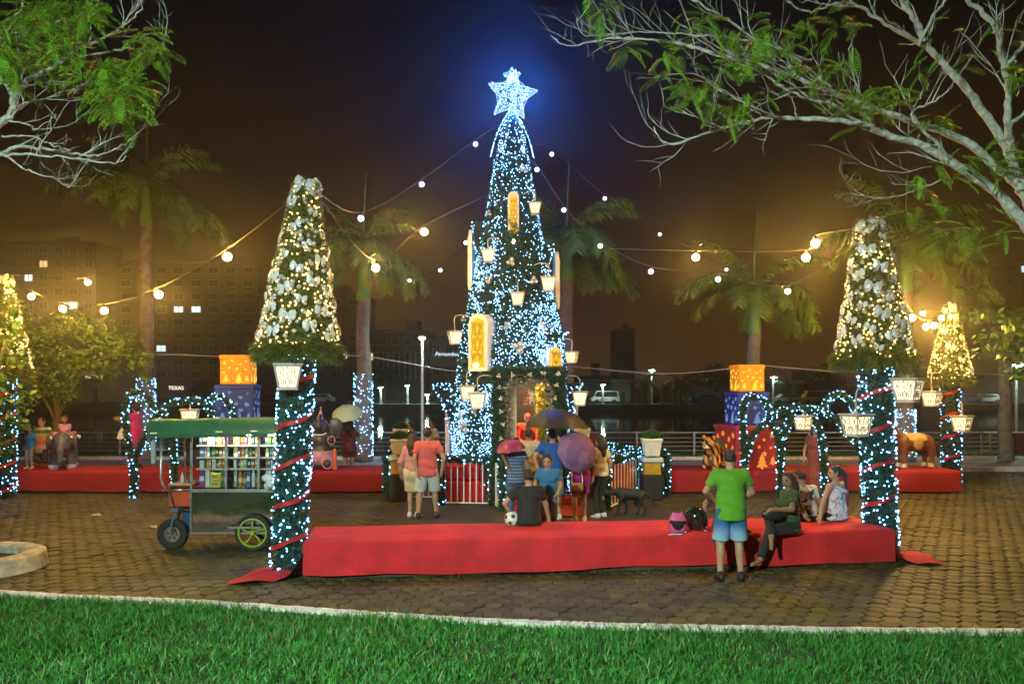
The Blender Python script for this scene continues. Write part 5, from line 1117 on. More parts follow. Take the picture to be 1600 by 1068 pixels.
def person(label, loc, rz, H=1.70, fem=False, pel=(0, 0, .925), lean=2., leanx=0., yaw=0., head=(0, 0), feet=None, wfeet=None, hands=None, whands=None, kp=None, ep=None, fd=None, skin='tan', top=None, bottom=None, shoes=None, hair=('short', hair_k), h=.0145, hs=1., group=None, face=True, wfd=None):
    s = H/1.72; t = thing('person', label, 'person', loc, rz, group); t.scale = (s, s, s); Mi = chain(t).inverted()
    p = Vector(pel); la, lx = R(lean), R(leanx); u = V3(math.sin(lx), math.sin(la)*math.cos(lx), math.cos(la)*math.cos(lx)).normalized()
    rt = V3(math.cos(R(yaw)), math.sin(R(yaw)), 0); rt = (rt-u*rt.dot(u)).normalized(); rh = V3(1, 0, 0); rh = (rh-u*rh.dot(u)).normalized(); fw = u.cross(rt)
    sw = .150 if fem else .175; hip = [p-rh*.088-u*.01, p+rh*.088-u*.01]; sh = [p+u*.455-rt*sw, p+u*.455+rt*sw]
    ft = [Mi @ Vector(q) for q in wfeet] if wfeet else [Vector(q) for q in (feet or ((-.10, 0, .08), (.10, .02, .08)))]
    kp = kp or (V3(-.1, 1, 0), V3(.1, 1, 0)); legs = [ik(hip[i], ft[i], .43, .42, kp[i]) for i in (0, 1)]
    hd = [Mi @ Vector(q) if q is not None else None for q in whands] if whands else list(hands or (None, None)); ep = ep or (V3(-.5, -1, -.2), V3(.5, -1, -.2))
    dflt = [V3(-.26, .03, .88)+p-V3(0, 0, .925), V3(.26, .03, .88)+p-V3(0, 0, .925)]
    arms = [ik(sh[i], hd[i] if hd[i] is not None else dflt[i], .285, .255, ep[i]) for i in (0, 1)]
    hu = (u*.45+V3(0, 0, 1)*.55).normalized(); nk = p+u*.49; hy, hp_ = R(head[0]), R(head[1]); f0 = hu.cross(rh if True else rt); f0 = (Matrix.Rotation(hy, 3, hu) @ f0).normalized(); hr_ = f0.cross(hu).normalized(); f0 = (Matrix.Rotation(hp_, 3, hr_) @ f0).normalized(); hu2 = hr_.cross(f0).normalized()
    hc = nk+hu*.06+hu2*.115*hs
    Rm = np.array([[hr_[i], f0[i], hu2[i]] for i in range(3)])
    fdir = []
    for i in (0, 1):
        if wfd: q = Mi.to_3x3() @ Vector(wfd[i])
        elif fd: q = Vector(fd[i])
        else:
            sk = (legs[i][1]-legs[i][0]).normalized(); q = V3((-.12, .12)[i], 1, 0); q = q-sk*q.dot(sk)*.9
        fdir.append(q.normalized())
    B = SDF(); fl = (tuple(rh), 1.28); flt = (tuple(rt), 1.34)
    def torso(S, g=0., lo=-.03, up=.40, cut=None):
        S.rc(p+u*lo, p+u*.12, .118 if fem else .112, .098 if fem else .108, .05, fl, cut); S.rc(p+u*.12, p+u*.36, .098 if fem else .106, .110 if fem else .124, .05, flt, cut)
        if up > .3: S.rc(sh[0]-u*.015, sh[1]-u*.015, .056, .056, .07, None, cut)
        if fem:
            for sg in (-1, 1): S.el(p+u*.315+fw*.085+rt*sg*.07, (.06, .06, .06), .04)
        else: S.el(p+u*.34+fw*.05, (.13, .07, .09), .05, np.array([[rt[i], fw[i], u[i]] for i in range(3)]))
    torso(B); B.rc(nk-u*.03, hc-hu2*.06, .056, .05, .04)
    for i in (0, 1):
        kn, an = legs[i]; B.rc(hip[i], kn, .092 if fem else .086, .058, .045); B.rc(kn, an, .055, .037, .02); c = kn.lerp(an, .3); bk = (kn-hip[i]).cross(an-kn); sd = -fdir[i]; B.el(c+sd*.018, (.047, .05, .10), .03)
        f = fdir[i]; dn = (an-kn).normalized(); B.rc(an+dn*.035-f*.045, an+dn*.045+f*.15, .034, .027, .03)
        el_, wr = arms[i]; B.rc(sh[i], el_, .047, .039, .03); B.rc(el_, wr, .039, .027, .015); d = (wr-el_).normalized(); sg = (-1, 1)[i]
        pa = (rt*sg*-.2+fw*1.0); pa = (pa-d*pa.dot(d)).normalized(); pn = d.cross(pa)*sg; q = wr+d*.05; B.rc(wr, q+d*.02, .026, .032, .015, (tuple(pa), 1.35))
        for k, ln in enumerate((.072, .082, .078, .062)):
            a_ = q+d*.03+pa*(.027-.018*k); b_ = a_+d*ln*.55+pn*-.012; B.rc(a_, b_, .0095, .009, .004); B.rc(b_, b_+d*ln*.4+pn*-.028, .009, .0078, .003)
        a_ = wr+d*.025+pa*.028; B.rc(a_, a_+d*.035+pa*.025, .0125, .011, .008); B.rc(a_+d*.035+pa*.025, a_+d*.068+pa*.028+pn*-.01, .011, .009, .004)
    B.el(hc, (.074*hs, .094*hs, .112*hs), .02, Rm); B.el(hc+f0*.03*hs-hu2*.06*hs, (.053*hs, .062*hs, .055*hs), .03, Rm)
    B.rc(hc+f0*.092*hs+hu2*.012*hs, hc+f0*.106*hs-hu2*.028*hs, .010*hs, .016*hs, .012)
    B.rc(hc+f0*.083*hs-hu2*.060*hs-hr_*.016, hc+f0*.083*hs-hu2*.060*hs+hr_*.016, .009, .009, .01)
    for sg in (-1, 1): B.el(hc+hr_*sg*.077*hs-f0*.008*hs-hu2*.006*hs, (.012, .022*hs, .032*hs), .006, Rm); B.rc(hc+f0*.086*hs+hu2*.03*hs+hr_*sg*.014*hs, hc+f0*.076*hs+hu2*.027*hs+hr_*sg*.045*hs, .009, .008, .012)
    B.build('body', SK[skin], t, h)
    if face:
        for sg in (-1, 1): m = MB(); q = hc+f0*.083*hs+hu2*.008*hs+hr_*sg*.031*hs; m.ball(q, (.0125*hs,)*3, 8, 6); m.build('eye', eye_m, t, smooth=True)
    def cutp(o, n): return (tuple(o), tuple(Vector(n).normalized()))
    if top:
        ty, m_ = top[0], top[1]; hem = top[2] if len(top) > 2 else -.08; S = SDF(); ch_ = cutp(p+u*hem, -u); torso(S, lo=min(hem-.08, -.03), cut=[ch_] if ty != 'tank' else [ch_, cutp(p+u*.47, u)])
        S.p = [q if q[0] != 'c' or q[3] < .09 or True else q for q in S.p]
        if ty != 'tank' or True: S.rc(p+u*.06, p+u*(hem-.06), .116, .128, .05, fl, ch_)
        if ty == 'tank': S.p = [q for q in S.p if not (q[0] == 'c' and abs(q[3]-.056) < 1e-6)]; [S.rc(p+u*.36+rt*sg*.075+fw*z_, p+u*.47+rt*sg*.085, .02, .016, .03) for sg in (-1, 1) for z_ in (-.08, .09)]
        else:
            fr = {'tee': .62, 'long': 1.0, 'short': .4}[ty]
            for i in (0, 1):
                el_, wr = arms[i]
                if fr < 1: e_ = sh[i].lerp(el_, fr+.2); S.rc(sh[i], e_, .050, .054, .03, None, cutp(sh[i].lerp(el_, fr), el_-sh[i]))
                else: S.rc(sh[i], el_, .050, .044, .03); S.rc(el_, wr, .044, .034, .02, None, cutp(el_.lerp(wr, .93), wr-el_))
        S.build('top', m_, t, h, .017, .0056, 18.)
        if ty == 'dress': pass
    if bottom:
        ty, m_ = bottom[0], bottom[1]; S = SDF(); wz = cutp(p+u*.10, u)
        if ty in ('skirt', 'longskirt'):
            kn = (legs[0][0]+legs[1][0])/2; an = (legs[0][1]+legs[1][1])/2; fr = bottom[2] if len(bottom) > 2 else .75; e_ = p.lerp(kn, fr) if ty == 'skirt' else kn.lerp(an, fr)
            S.rc(p+u*.1, p-u*.03, .10, .122, .05, fl, wz)
            if ty == 'skirt':
                for i in (0, 1): S.rc(hip[i], hip[i].lerp(legs[i][0], fr+.2), .098, .092, .09, None, cutp(hip[i].lerp(legs[i][0], fr), legs[i][0]-hip[i]))
            else:
                S.rc(p-u*.03, kn, .122, .125, .05, fl); S.rc(kn, e_, .125, .15, .05, fl, cutp(kn.lerp(e_, .95), e_-kn))
        else:
            S.rc(p+u*.1, p-u*.02, .106, .118, .05, fl, wz); fr = bottom[2] if len(bottom) > 2 else .85
            for i in (0, 1):
                kn, an = legs[i]
                if ty == 'shorts': e_ = hip[i].lerp(kn, fr+.25); S.rc(hip[i], e_, .096, .096 if not fem else .086, .03, None, cutp(hip[i].lerp(kn, fr), kn-hip[i]))
                elif ty == 'long_shorts': S.rc(hip[i], kn, .096, .082, .03); S.rc(kn, kn.lerp(an, .3), .082, .086, .02, None, cutp(kn.lerp(an, .06), an-kn))
                else: S.rc(hip[i], kn, .09, .064, .04); S.rc(kn, an, .062, .048, .02, None, cutp(kn.lerp(an, .97), an-kn))
        S.build('bottom', m_, t, h, .012 if ty != 'pants' else .010, .0035)
    if shoes:
        for i in (0, 1):
            an = legs[i][1]; f = fdir[i]; dn = (an-legs[i][0]).normalized(); S = SDF(); S.rc(an+dn*.035-f*.05, an+dn*.048+f*.16, .038, .032, .03); S.rc(an+dn*.0-f*.01, an+dn*.03, .044, .045, .02); S.build('shoe', shoes, t, h*.85, .007)
    if hair:
        ty, m_ = hair; S = SDF(); cut = cutp(hc+f0*.052*hs+hu2*.035*hs, (f0*.86-hu2*.5)); S.el(hc+hu2*.012*hs-f0*.010*hs, (.083*hs, .101*hs, .112*hs), .01, Rm, cut if ty != 'cap' else [cutp(hc+hu2*.03*hs, -hu2)])
        if ty == 'short': S.p[-1] = S.p[-1][:7]+([cut, cutp(hc-hu2*.07*hs-f0*.05, (-hu2*.8+f0*.5))],)+('u',)
        if ty == 'long': S.rc(hc-f0*.055+hu2*.02, hc-f0*.085-hu2*.12, .07, .075, .05, (tuple(hr_), 1.25)); S.rc(hc-f0*.085-hu2*.10, nk-fw*.115-u*.14, .066, .035, .05, (tuple(hr_), 1.5))
        if ty == 'pony': S.rc(hc-f0*.095+hu2*.03, hc-f0*.15-hu2*.06, .032, .035, .02); S.rc(hc-f0*.15-hu2*.06, hc-f0*.155-hu2*.28, .035, .014, .02)
        if ty == 'bun': S.el(hc-f0*.07+hu2*.10, (.05, .05, .045), .02)
        if ty == 'curly': S.el(hc+hu2*.02-f0*.015, (.10, .112, .118), .02, Rm, cut)
        if ty == 'cap': S.rc(hc+f0*.075+hu2*.045, hc+f0*.15+hu2*.035, .028, .02, .02, (tuple(hr_), 2.2))
        S.build('hair' if ty != 'cap' else 'cap', m_, t, h*.9, 0., .0022 if ty != 'cap' else 0, 70)
    return t
blk = cloth('black', (.014, .014, .016)); wht = cloth('white', (.62, .62, .60)); denim = cloth('denim', (.05, .11, .22)); shoe_k = mat('black_shoe', (.015, .015, .016), .5); shoe_w = mat('white_shoe', (.6, .6, .58), .5)
def wp(px, py, Y): return P(px, py, Y)
# --- around the front platform
X_ = PX(1142, 10.55)
ombre = bands('ombre_denim', [(.42, (.42, .60, .72)), (.62, (.20, .38, .60)), (.74, (.03, .13, .36)), (1.1, (.02, .09, .30))])
person('man in lime green t-shirt and faded blue shorts standing before the platform', (X_, 10.55, 0), R(-4), 1.76, hands=((-.16, .27, 1.0), (.17, .27, .98)), ep=(V3(-1, -.35, -.3), V3(1, -.35, -.3)), feet=((-.135, .0, .08), (.135, .03, .08)), top=('tee', cloth('lime', (.10, .32, .015)), -.13), bottom=('shorts', ombre, .92), shoes=shoe_k, skin='tan', head=(0, -22), lean=4, h=.0125)
person('person in dark brown top and jeans sitting behind the man in green', (PX(1133, 11.75), 11.75, 0), R(172), 1.66, fem=True, pel=(0, 0, .60), lean=8, wfeet=(wp(1176, 838, 11.35), wp(1120, 850, 11.1)), hands=((-.26, .12, .70), (.30, .1, .66)), top=('tee', cloth('dark_brown', (.05, .025, .02))), bottom=('pants', cloth('dark_denim', (.02, .04, .10))), skin='brown', hair=('long', hair_k), h=.016)
Y_ = 11.3
person('woman in dark green top and black trousers sitting on the platform edge', (PX(1233, Y_), Y_, 0), R(112), 1.68, fem=True, pel=(0, 0, .615), lean=-3, leanx=4, yaw=-22, wfeet=(wp(1188, 872, 10.95), wp(1205, 838, 10.85)), whands=(wp(1212, 796, 10.95), wp(1256, 800, 11.55)), kp=(V3(0, 1, .6), V3(.0, 1, .9)), ep=(V3(-1, 0, -1), V3(.6, -1, .2)), wfd=(V3(-.85, -.5, -.2), V3(-.2, -.6, -.75)), top=('tee', cloth('dark_green', (.035, .062, .018)), -.06), bottom=('pants', blk), skin='brown', hair=('long', hair_b), head=(15, -12), h=.0125)
Y_ = 12.3
printed = blotch('printed_shirt', (.50, .56, .60), [(.015, .015, .02)], 9., thr=.55)
person('person in pale shirt with black print sitting with back to the camera', (PX(1262, Y_), Y_, 0), R(8), 1.62, pel=(0, 0, .60), lean=20, wfeet=(wp(1250, 850, 12.9), wp(1275, 850, 12.9)), hands=((-.16, .30, .72), (.18, .30, .72)), top=('tee', printed, -.02), bottom=('pants', blk), shoes=shoe_k, skin='brown', head=(20, -20))
Y_ = 12.35
floral = blotch('floral_cloth', (.66, .64, .66), [(.45, .06, .35), (.05, .25, .30), (.70, .35, .60)], 9., thr=.60)
person('woman in white floral tank top sitting and looking to the left', (PX(1307, Y_), Y_, 0), R(14), 1.68, fem=True, pel=(0, 0, .605), lean=-2, leanx=-3, yaw=14, wfeet=(wp(1262, 850, 12.95), wp(1285, 850, 12.95)), whands=(wp(1279, 812, 11.95), wp(1325, 790, 12.9)), ep=(V3(-1, -.4, 0), V3(1, -1, 0)), top=('tank', floral, -.06), bottom=('pants', blk), skin='tan', hair=('pony', hair_k), head=(72, -4), h=.0125)
Y_ = 11.92
person('boy in black shirt sitting with back to the camera beside the football', (PX(826, Y_), Y_, 0), R(0), 1.66, pel=(0, 0, .60), lean=9, wfeet=(wp(812, 850, 12.55), wp(845, 850, 12.55)), whands=(wp(800, 806, 12.05), wp(858, 812, 12.2)), ep=(V3(-1, -.3, 0), V3(1, -.3, 0)), top=('tee', bands('bands_black_tee', [(.4, (.014, .014, .016)), (.5, (.014, .014, .017))]), -.06), bottom=('shorts', blk), skin='tan', head=(0, -16), h=.0125)
# --- in front of the tree
Y_ = 13.3
person('boy in blue t-shirt facing the camera before the man in blue', (PX(856, Y_), Y_, 0), R(176), 1.42, hs=1.14, hands=((-.2, .12, .98), (.2, .12, .98)), top=('tee', cloth('mid_blue', (.03, .16, .34)), -.12), bottom=('long_shorts', cloth('slate', (.10, .12, .15))), shoes=shoe_k, skin='tan', head=(-10, -8))
Y_ = 15.2
person('man in bright blue t-shirt holding the black umbrella', (PX(863, Y_), Y_, 0), R(-6), 1.78, whands=(wp(842, 735, 15.05), wp(876, 690, 14.98)), ep=(V3(-1, -.4, 0), V3(.6, -.6, -1)), feet=((-.13, 0, .08), (.13, .04, .08)), top=('tee', cloth('royal_blue', (.012, .10, .42)), -.10), bottom=('long_shorts', cloth('grey_blue', (.16, .24, .30))), shoes=shoe_w, skin='tan', head=(5, 4), face=False)
Y_ = 15.0
person('woman in magenta dress with a gold handbag under the purple umbrella', (PX(907, Y_), Y_, 0), R(12), 1.66, fem=True, whands=(wp(890, 705, 14.8), None), feet=((-.10, 0, .08), (.09, .05, .08)), top=('short', cloth('magenta', (.30, .010, .25)), -.06), bottom=('skirt', cloth('magenta', (.30, .010, .25)), .80), shoes=mat('beige_sandal', (.5, .36, .25), .5), skin='tan', hair=('bun', hair_k), face=False)
Y_ = 15.5
person('woman with long dark hair in white top and black trousers', (PX(938, Y_), Y_, 0), R(38), 1.64, fem=True, top=('tee', wht, -.05), bottom=('pants', blk), shoes=shoe_w, skin='tan', hair=('long', hair_k), hands=((-.1, .25, 1.05), None))
Y_ = 14.7
stripes = bands('bands_stripes', [(.7+.03*i, ((.03, .07, .16), (.16, .24, .36))[i % 2]) for i in range(25)])
person('woman in striped blue top under the pink umbrella', (PX(806, Y_), Y_, 0), R(6), 1.62, fem=True, whands=(wp(790, 722, 14.5), None), top=('short', stripes, -.08), bottom=('pants', denim), shoes=shoe_k, skin='brown', hair=('bun', hair_b), face=False)
person('person in pale top entering the tree doorway', (PX(826, 16.35), 16.35, .02), R(-10), 1.70, top=('tee', cloth('pale_grey', (.38, .34, .30)), -.1), bottom=('pants', cloth('umber', (.08, .05, .035))), shoes=shoe_k, skin='brown', face=False)
Y_ = 15.4
person('man in salmon pink t-shirt and white shorts, right of the couple', (PX(668, Y_), Y_, 0), R(4), 1.79, whands=(wp(652, 738, 15.3), None), ep=(V3(-1, -.6, 0), V3(1, -.5, 0)), feet=((-.17, -.02, .08), (.16, .05, .08)), top=('tee', cloth('salmon', (.60, .11, .12)), -.12), bottom=('shorts', cloth('off_white', (.55, .55, .55)), .95), shoes=shoe_k, skin='tan', face=False)
person('woman in pale pink top and cream shorts, left of the couple', (PX(645, Y_+.12), Y_+.12, 0), R(-14), 1.66, fem=True, feet=((-.06, 0, .08), (.09, .03, .08)), top=('long', cloth('pale_pink', (.55, .25, .25)), -.02), bottom=('skirt', cloth('cream', (.62, .52, .30)), .88), shoes=shoe_w, skin='tan', hair=('long', hair_b), face=False)
person('boy in dark teal t-shirt behind the left planters facing left', (PX(643, 20.3), 20.3, 0), R(80), 1.68, top=('tee', blotch('teal_print', (.02, .07, .09), [(.05, .2, .22)], 12.)), bottom=('shorts', blk), shoes=shoe_k, skin='tan', h=.018)
person('man in pale grey t-shirt behind the couple', (PX(676, 20.6), 20.6, 0), R(120), 1.74, top=('tee', cloth('pale_grey2', (.42, .42, .42))), bottom=('pants', denim), shoes=shoe_k, skin='brown', h=.018)
# --- on and behind the far platforms
sz = .535
tee = bands('bands_tee', [(.6, (.40, .36, .33)), (1.00, (.55, .10, .08)), (1.12, (.40, .36, .33)), (1.16, (.60, .40, .03)), (1.26, (.40, .36, .33)), (1.30, (.03, .14, .08)), (1.38, (.40, .36, .33))])
person('man in grey t-shirt with coloured stripes beside the boy in blue', (PX(66, 20.75), 20.75, 0), R(176), 1.76, top=('tee', tee, -.12), bottom=('shorts', blotch('dark_print', (.02, .02, .03), [(.2, .2, .22)], 14.)), shoes=shoe_k, skin='tan', h=.016, head=(-6, -4))
person('small boy in blue t-shirt standing on the left platform', (PX(47, 19.55), 19.55, sz), R(170), 1.02, hs=1.42, top=('tee', cloth('sky_blue', (.012, .16, .48)), -.12), bottom=('pants', cloth('grey_jeans', (.22, .24, .30))), shoes=shoe_w, skin='brown', h=.022)
person('girl in pink dress riding the standing grey elephant', (PX(101, 19.7), 19.72, PZ(688, 19.72)-.33), R(192), 1.12, fem=True, hs=1.34, pel=(0, 0, .62), lean=2, feet=((-.42, .10, .40), (.42, .10, .40)), kp=(V3(-1, .6, .4), V3(1, .6, .4)), hands=((-.10, .30, .72), (.10, .30, .72)), top=('short', blotch('pink_gingham', (.55, .16, .34), [(.6, .5, .55)], 30.), -.04), bottom=('skirt', blotch('pink_gingham', (.55, .16, .34), [(.6, .5, .55)], 30.), .9), skin='brown', hair=('bun', hair_b), head=(-45, 0), h=.02)
person('woman in long pink dress raising a phone on the left platform', (PX(213, 19.8), 19.8, sz), R(84), 1.60, fem=True, hands=((-.08, .48, 1.28), (.10, .48, 1.30)), ep=(V3(-.6, -.2, -1), V3(.6, -.2, -1)), top=('short', cloth('hot_pink', (.50, .018, .17)), -.05), bottom=('longskirt', cloth('hot_pink', (.50, .018, .17)), .9), shoes=shoe_k, skin='brown', hair=('curly', hair_k), h=.017)
person('woman in maroon shorts under the pale green umbrella by the railing', (PX(546, 20.9), 20.9, 0), R(30), 1.66, fem=True, hands=((-.22, .28, 1.45), (.2, .2, 1.45)), ep=(V3(-.8, 0, -1), V3(.8, 0, -1)), top=('short', cloth('maroon', (.12, .02, .03)), -.05), bottom=('shorts', cloth('maroon_print', (.10, .02, .025)), .45), shoes=shoe_k, skin='tan', hair=('long', hair_k), h=.017)
person('person in rust coloured dress standing under the right garland arch', (PX(1274, 18.55), 18.55, 0), R(160), 1.66, fem=True, top=('short', cloth('rust', (.26, .05, .03)), -.05), bottom=('longskirt', cloth('rust', (.26, .05, .03)), .5), shoes=shoe_k, skin='tan', hair=('long', hair_b), h=.017)
# figure in red seated inside the doorway, lamp-lit
person('seated figure in red coat and cream trousers inside the tree doorway', (PX(824, 18.05), 18.05, .62), R(184), 1.66, pel=(0, 0, .60), lean=4, feet=((-.16, .42, .10), (.16, .42, .10)), hands=((-.16, .34, .72), (.16, .34, .74)), top=('long', cloth('coat_red', (.45, .02, .02)), -.12), bottom=('pants', cloth('cream2', (.6, .5, .36))), shoes=shoe_k, skin='light', hair=('cap', cloth('hat_red', (.45, .02, .02))), h=.018)
m = MB(); m.box((0, 0, .56), (.62, .5, 1.12), b=.03); m.box((0, .22, 1.35), (.62, .08, .6), b=.03); o = m.build('throne', mat('brown_wood', (.22, .10, .04), .6, .3, 6)); o.location = (PX(824, 18.25), 18.22, .06); tag(o, 'brown wooden seat inside the tree doorway', 'chair')
t = thing('toy_ladder', 'small hanging red ladder with a toy figure in the top of the doorway', 'toy', P(823, 608, 17.3)); tr = mat('toy_red', (.5, .03, .03), .5); tw = mat('toy_cream', (.65, .55, .4), .6)
m = MB(); [m.box((sx, 0, -.17), (.014, .014, .36)) for sx in (-.06, .06)]; m.build('rail', tr, t); [MB().box((0, 0, -.04-.07*k), (.12, .012, .012)).build('rung', tr, t) for k in range(5)]
S = SDF(); S.el((.12, -.02, -.17), (.05, .045, .075)); S.el((.12, -.02, -.07), (.04, .04, .045)); [S.rc((.12+sx*.03, -.02, -.22), (.12+sx*.04, -.03, -.3), .02) for sx in (-1, 1)]; [S.rc((.12+sx*.04, -.02, -.13), (.12+sx*.08, -.03, -.06), .016) for sx in (-1, 1)]; S.build('toy_body', tw, t, .01)
# --- things they hold
def umbrella(c, axis, rad, label, m_, hand, depth=.28, rib=True):
    """c = top of canopy, axis = direction of the shaft from hand to top"""
    ax_ = Vector(axis).normalized(); t = thing('umbrella', label, 'umbrella', c); q = ax_.to_track_quat('Z', 'Y').to_matrix().to_4x4(); N = 8; m = MB(); vs = [(0, 0, 0)]; fs = []; rings = 5; seg = N*4
    for i in range(1, rings+1):
        f = i/rings
        for k in range(seg):
            a = 2*PI*k/seg; e_ = abs(math.sin(a*N/2)); rr = rad*math.sin(f*1.25)/math.sin(1.25)*(1-.055*f*e_); z = -depth*f**1.9*(1-.10*e_*f)-.012*e_*f; vs.append((rr*math.cos(a), rr*math.sin(a), z))
    for k in range(seg): fs.append((0, 1+k, 1+(k+1) % seg))
    for i in range(rings-1):
        for k in range(seg): fs.append((1+i*seg+k, 1+(i+1)*seg+k, 1+(i+1)*seg+(k+1) % seg, 1+i*seg+(k+1) % seg))
    m.add(vs, fs, q); m.build('canopy', m_, t, smooth=30)
    for k in range(N):
        a = 2*PI*k/N; m = MB(); m.tube([(rad*math.sin(f*1.25)/math.sin(1.25)*math.cos(a), rad*math.sin(f*1.25)/math.sin(1.25)*math.sin(a), -depth*f**1.9-.008) for f in (0, .25, .5, .75, 1.)], .004, 4, M=q); m.build('rib', steel, t)
    hl = Vector(hand)-Vector(c); m = MB(); m.tube([-ax_*-.05, hl*.5, hl], .007, 6); m.build('shaft', darkst, t); m = MB(); m.tube([hl+ax_*.08, hl, hl-ax_*.06], .014, 8); m.build('handle', darkst, t, smooth=40)
umbrella(P(869, 638, 14.95), (.02, .05, 1), .62, 'large black umbrella held over the crowd at the doorway', mat('black_nylon', (.016, .016, .020), .5, .15, 6), wp(876, 690, 14.98), .38)
umbrella(P(911, 700, 14.35), (.42, -1., .38), .40, 'purple umbrella tilted towards the camera over the magenta dress', blotch('purple_nylon', (.17, .07, .20), [(.22, .12, .25)], 2.), wp(890, 705, 14.8), .26)
umbrella(P(796, 686, 14.5), (-.15, -.1, 1), .28, 'dark pink umbrella over the woman in stripes', mat('pink_nylon', (.30, .03, .11), .45, .1, 5), wp(790, 722, 14.5), .20)
umbrella(P(541, 634, 20.7), (-.05, -.45, 1), .42, 'pale green umbrella held by the woman beside the lit palm trunk', mat('pale_green_nylon', (.45, .58, .48), .5), wp(546, 676, 20.75), .26)
t = thing('handbag', 'gold handbag with white strap on the magenta dress', 'handbag', P(902, 760, 14.72)); m = MB(); m.box((0, 0, 0), (.22, .07, .15), b=.02); m.build('bag_body', mat('gold_leather', (.50, .38, .08), .3, metal=.6), t); m = MB(); m.tube([(-.1, 0, .07), (-.09, .12, .42), (0, .16, .72), (.08, .12, .4), (.1, 0, .07)], .008, 5); m.build('strap', white_p, t); m = MB(); m.box((0, -.036, .02), (.05, .012, .02)); m.build('clasp', steel, t)
t = thing('waist_bag', 'small black bag on the lap of the woman in dark green', 'bag', P(1207, 803, 10.98)); S = SDF(); S.el((0, 0, 0), (.16, .06, .085), .02); S.build('bag_body', mat('black_leather', (.02, .02, .02), .35), t, .012); m = MB(); m.tube([(-.14, 0, .03), (-.05, .05, .10), (.10, .10, .12), (.2, .16, .05)], .009, 5); m.build('strap', blk, t)
t = thing('shoulder_bag', 'white bag hanging from the arm of the woman in pink', 'bag', P(190, 677, 19.6)); m = MB(); m.prism([(-.1, -.13), (.14, -.13), (.17, .06), (.04, .14), (-.06, .03)], .09); m.build('bag_body', wht, t); m = MB(); m.tube([(-.05, 0, .05), (.05, 0, .25), (.14, 0, .07)], .01, 5); m.build('strap', wht, t)
# --- football, helmets
t = thing('football', 'white football with black patches on the red platform beside the seated boy', 'football', P(800, 810, 11.95))
m = MB(); m.ball((0, 0, 0), .112, 28, 18); m.build('ball', mat('ball_white', (.75, .74, .70), .4, .06, 20), t, smooth=True); g = (1+5**.5)/2
ico = [Vector(q).normalized() for q in [(0, a, b*g) for a in (-1, 1) for b in (-1, 1)]+[(a, b*g, 0) for a in (-1, 1) for b in (-1, 1)]+[(b*g, 0, a) for a in (-1, 1) for b in (-1, 1)]]
Rr = Matrix.Rotation(.5, 3, 'X') @ Matrix.Rotation(.3, 3, 'Z')
for q in ico:
    q = Rr @ q; a = q.orthogonal().normalized(); b = q.cross(a); vs = [q*.1155]+[(q*math.cos(.36)+(a*math.cos(2*PI*k/5)+b*math.sin(2*PI*k/5))*math.sin(.36)).normalized()*.1135 for k in range(5)]; m = MB(); m.add(vs, [(0, 1+k, 1+(k+1) % 5) for k in range(5)]); m.build('black_patch', mat('ball_black', (.015, .015, .015), .4), t)
def helmet(pos, rz, label, shell, visor_open, s=1.):
    t = thing('helmet', label, 'helmet', pos, rz); t.scale = (s,)*3
    S = SDF(); S.el((0, 0, .15), (.128, .155, .15), .02); S.rc((0, .03, .08), (0, .02, .03), .115, .11, .04); S.el((0, .17, .12), (.095, .12, .068), op='s', k=.01); S.el((0, .02, .0), (.09, .11, .12), op='s', k=.01); S.build('shell', shell, t, .0085)
    S = SDF(); S.el((0, 0, .15), (.131, .158, .12), .01, None, [((0, .055, 0), (0, -1, 0)), ((0, 0, .205), (0, 0, 1)), ((0, 0, .075), (0, 0, -1))]); S.build('visor', mat('smoked_visor', (.02, .017, .014), .06, coat=1.), t, .0085)
    m = MB(); m.tube([(-.11, .06, .03), (-.05, .1, -.004), (.06, .12, .0), (.14, .16, -.005)], .008, 6); m.build('strap', white_p, t)
    m = MB(); m.box((0, .03, .296), (.07, .05, .012), b=.004); m.build('vent', darkst, t)
def plat_z(): return .502
helmet((PX(1059, 11.25), 11.25, .505), R(172), 'pink helmet with dark visor on the red platform', mat('pink_shell', (.62, .10, .30), .22, coat=.8), True, 1.0)
helmet((PX(1087, 11.55), 11.55, .505), R(250), 'glossy black helmet behind the pink one on the red platform', mat('black_shell', (.012, .012, .013), .10, coat=1.), False, 1.08)
# ================================================================ ANIMALS AND FIGURES
S = SDF(); S.rc((-.16, 0, .36), (.16, 0, .38), .092, .105, .05); S.rc((.16, 0, .40), (.30, 0, .41), .07, .055, .04); S.el((.35, 0, .40), (.075, .05, .055), .03); S.rc((.39, 0, .385), (.46, 0, .36), .036, .026, .02)
for sy in (-1, 1):
    S.rc((.33, sy*.035, .44), (.32, sy*.055, .475), .022, .008, .01)
    S.rc((.15, sy*.06, .33), (.13+.07*sy, sy*.06, .18), .048, .028, .03); S.rc((.13+.07*sy, sy*.06, .18), (.15+.08*sy, sy*.06, .03), .026, .02, .01); S.rc((.15+.08*sy, sy*.06, .022), (.19+.08*sy, sy*.06, .018), .022, .016, .01)
    S.rc((-.17, sy*.06, .34), (-.13-.05*sy, sy*.065, .22), .062, .038, .03); S.rc((-.13-.05*sy, sy*.065, .22), (-.21-.05*sy, sy*.065, .13), .034, .022, .015); S.rc((-.21-.05*sy, sy*.065, .13), (-.19-.05*sy, sy*.065, .03), .022, .018, .01); S.rc((-.19-.05*sy, sy*.065, .02), (-.15-.05*sy, sy*.065, .018), .022, .016, .01)
S.rc((-.25, 0, .40), (-.36, 0, .30), .022, .016, .02); S.rc((-.36, 0, .30), (-.42, 0, .18), .016, .009, .02)
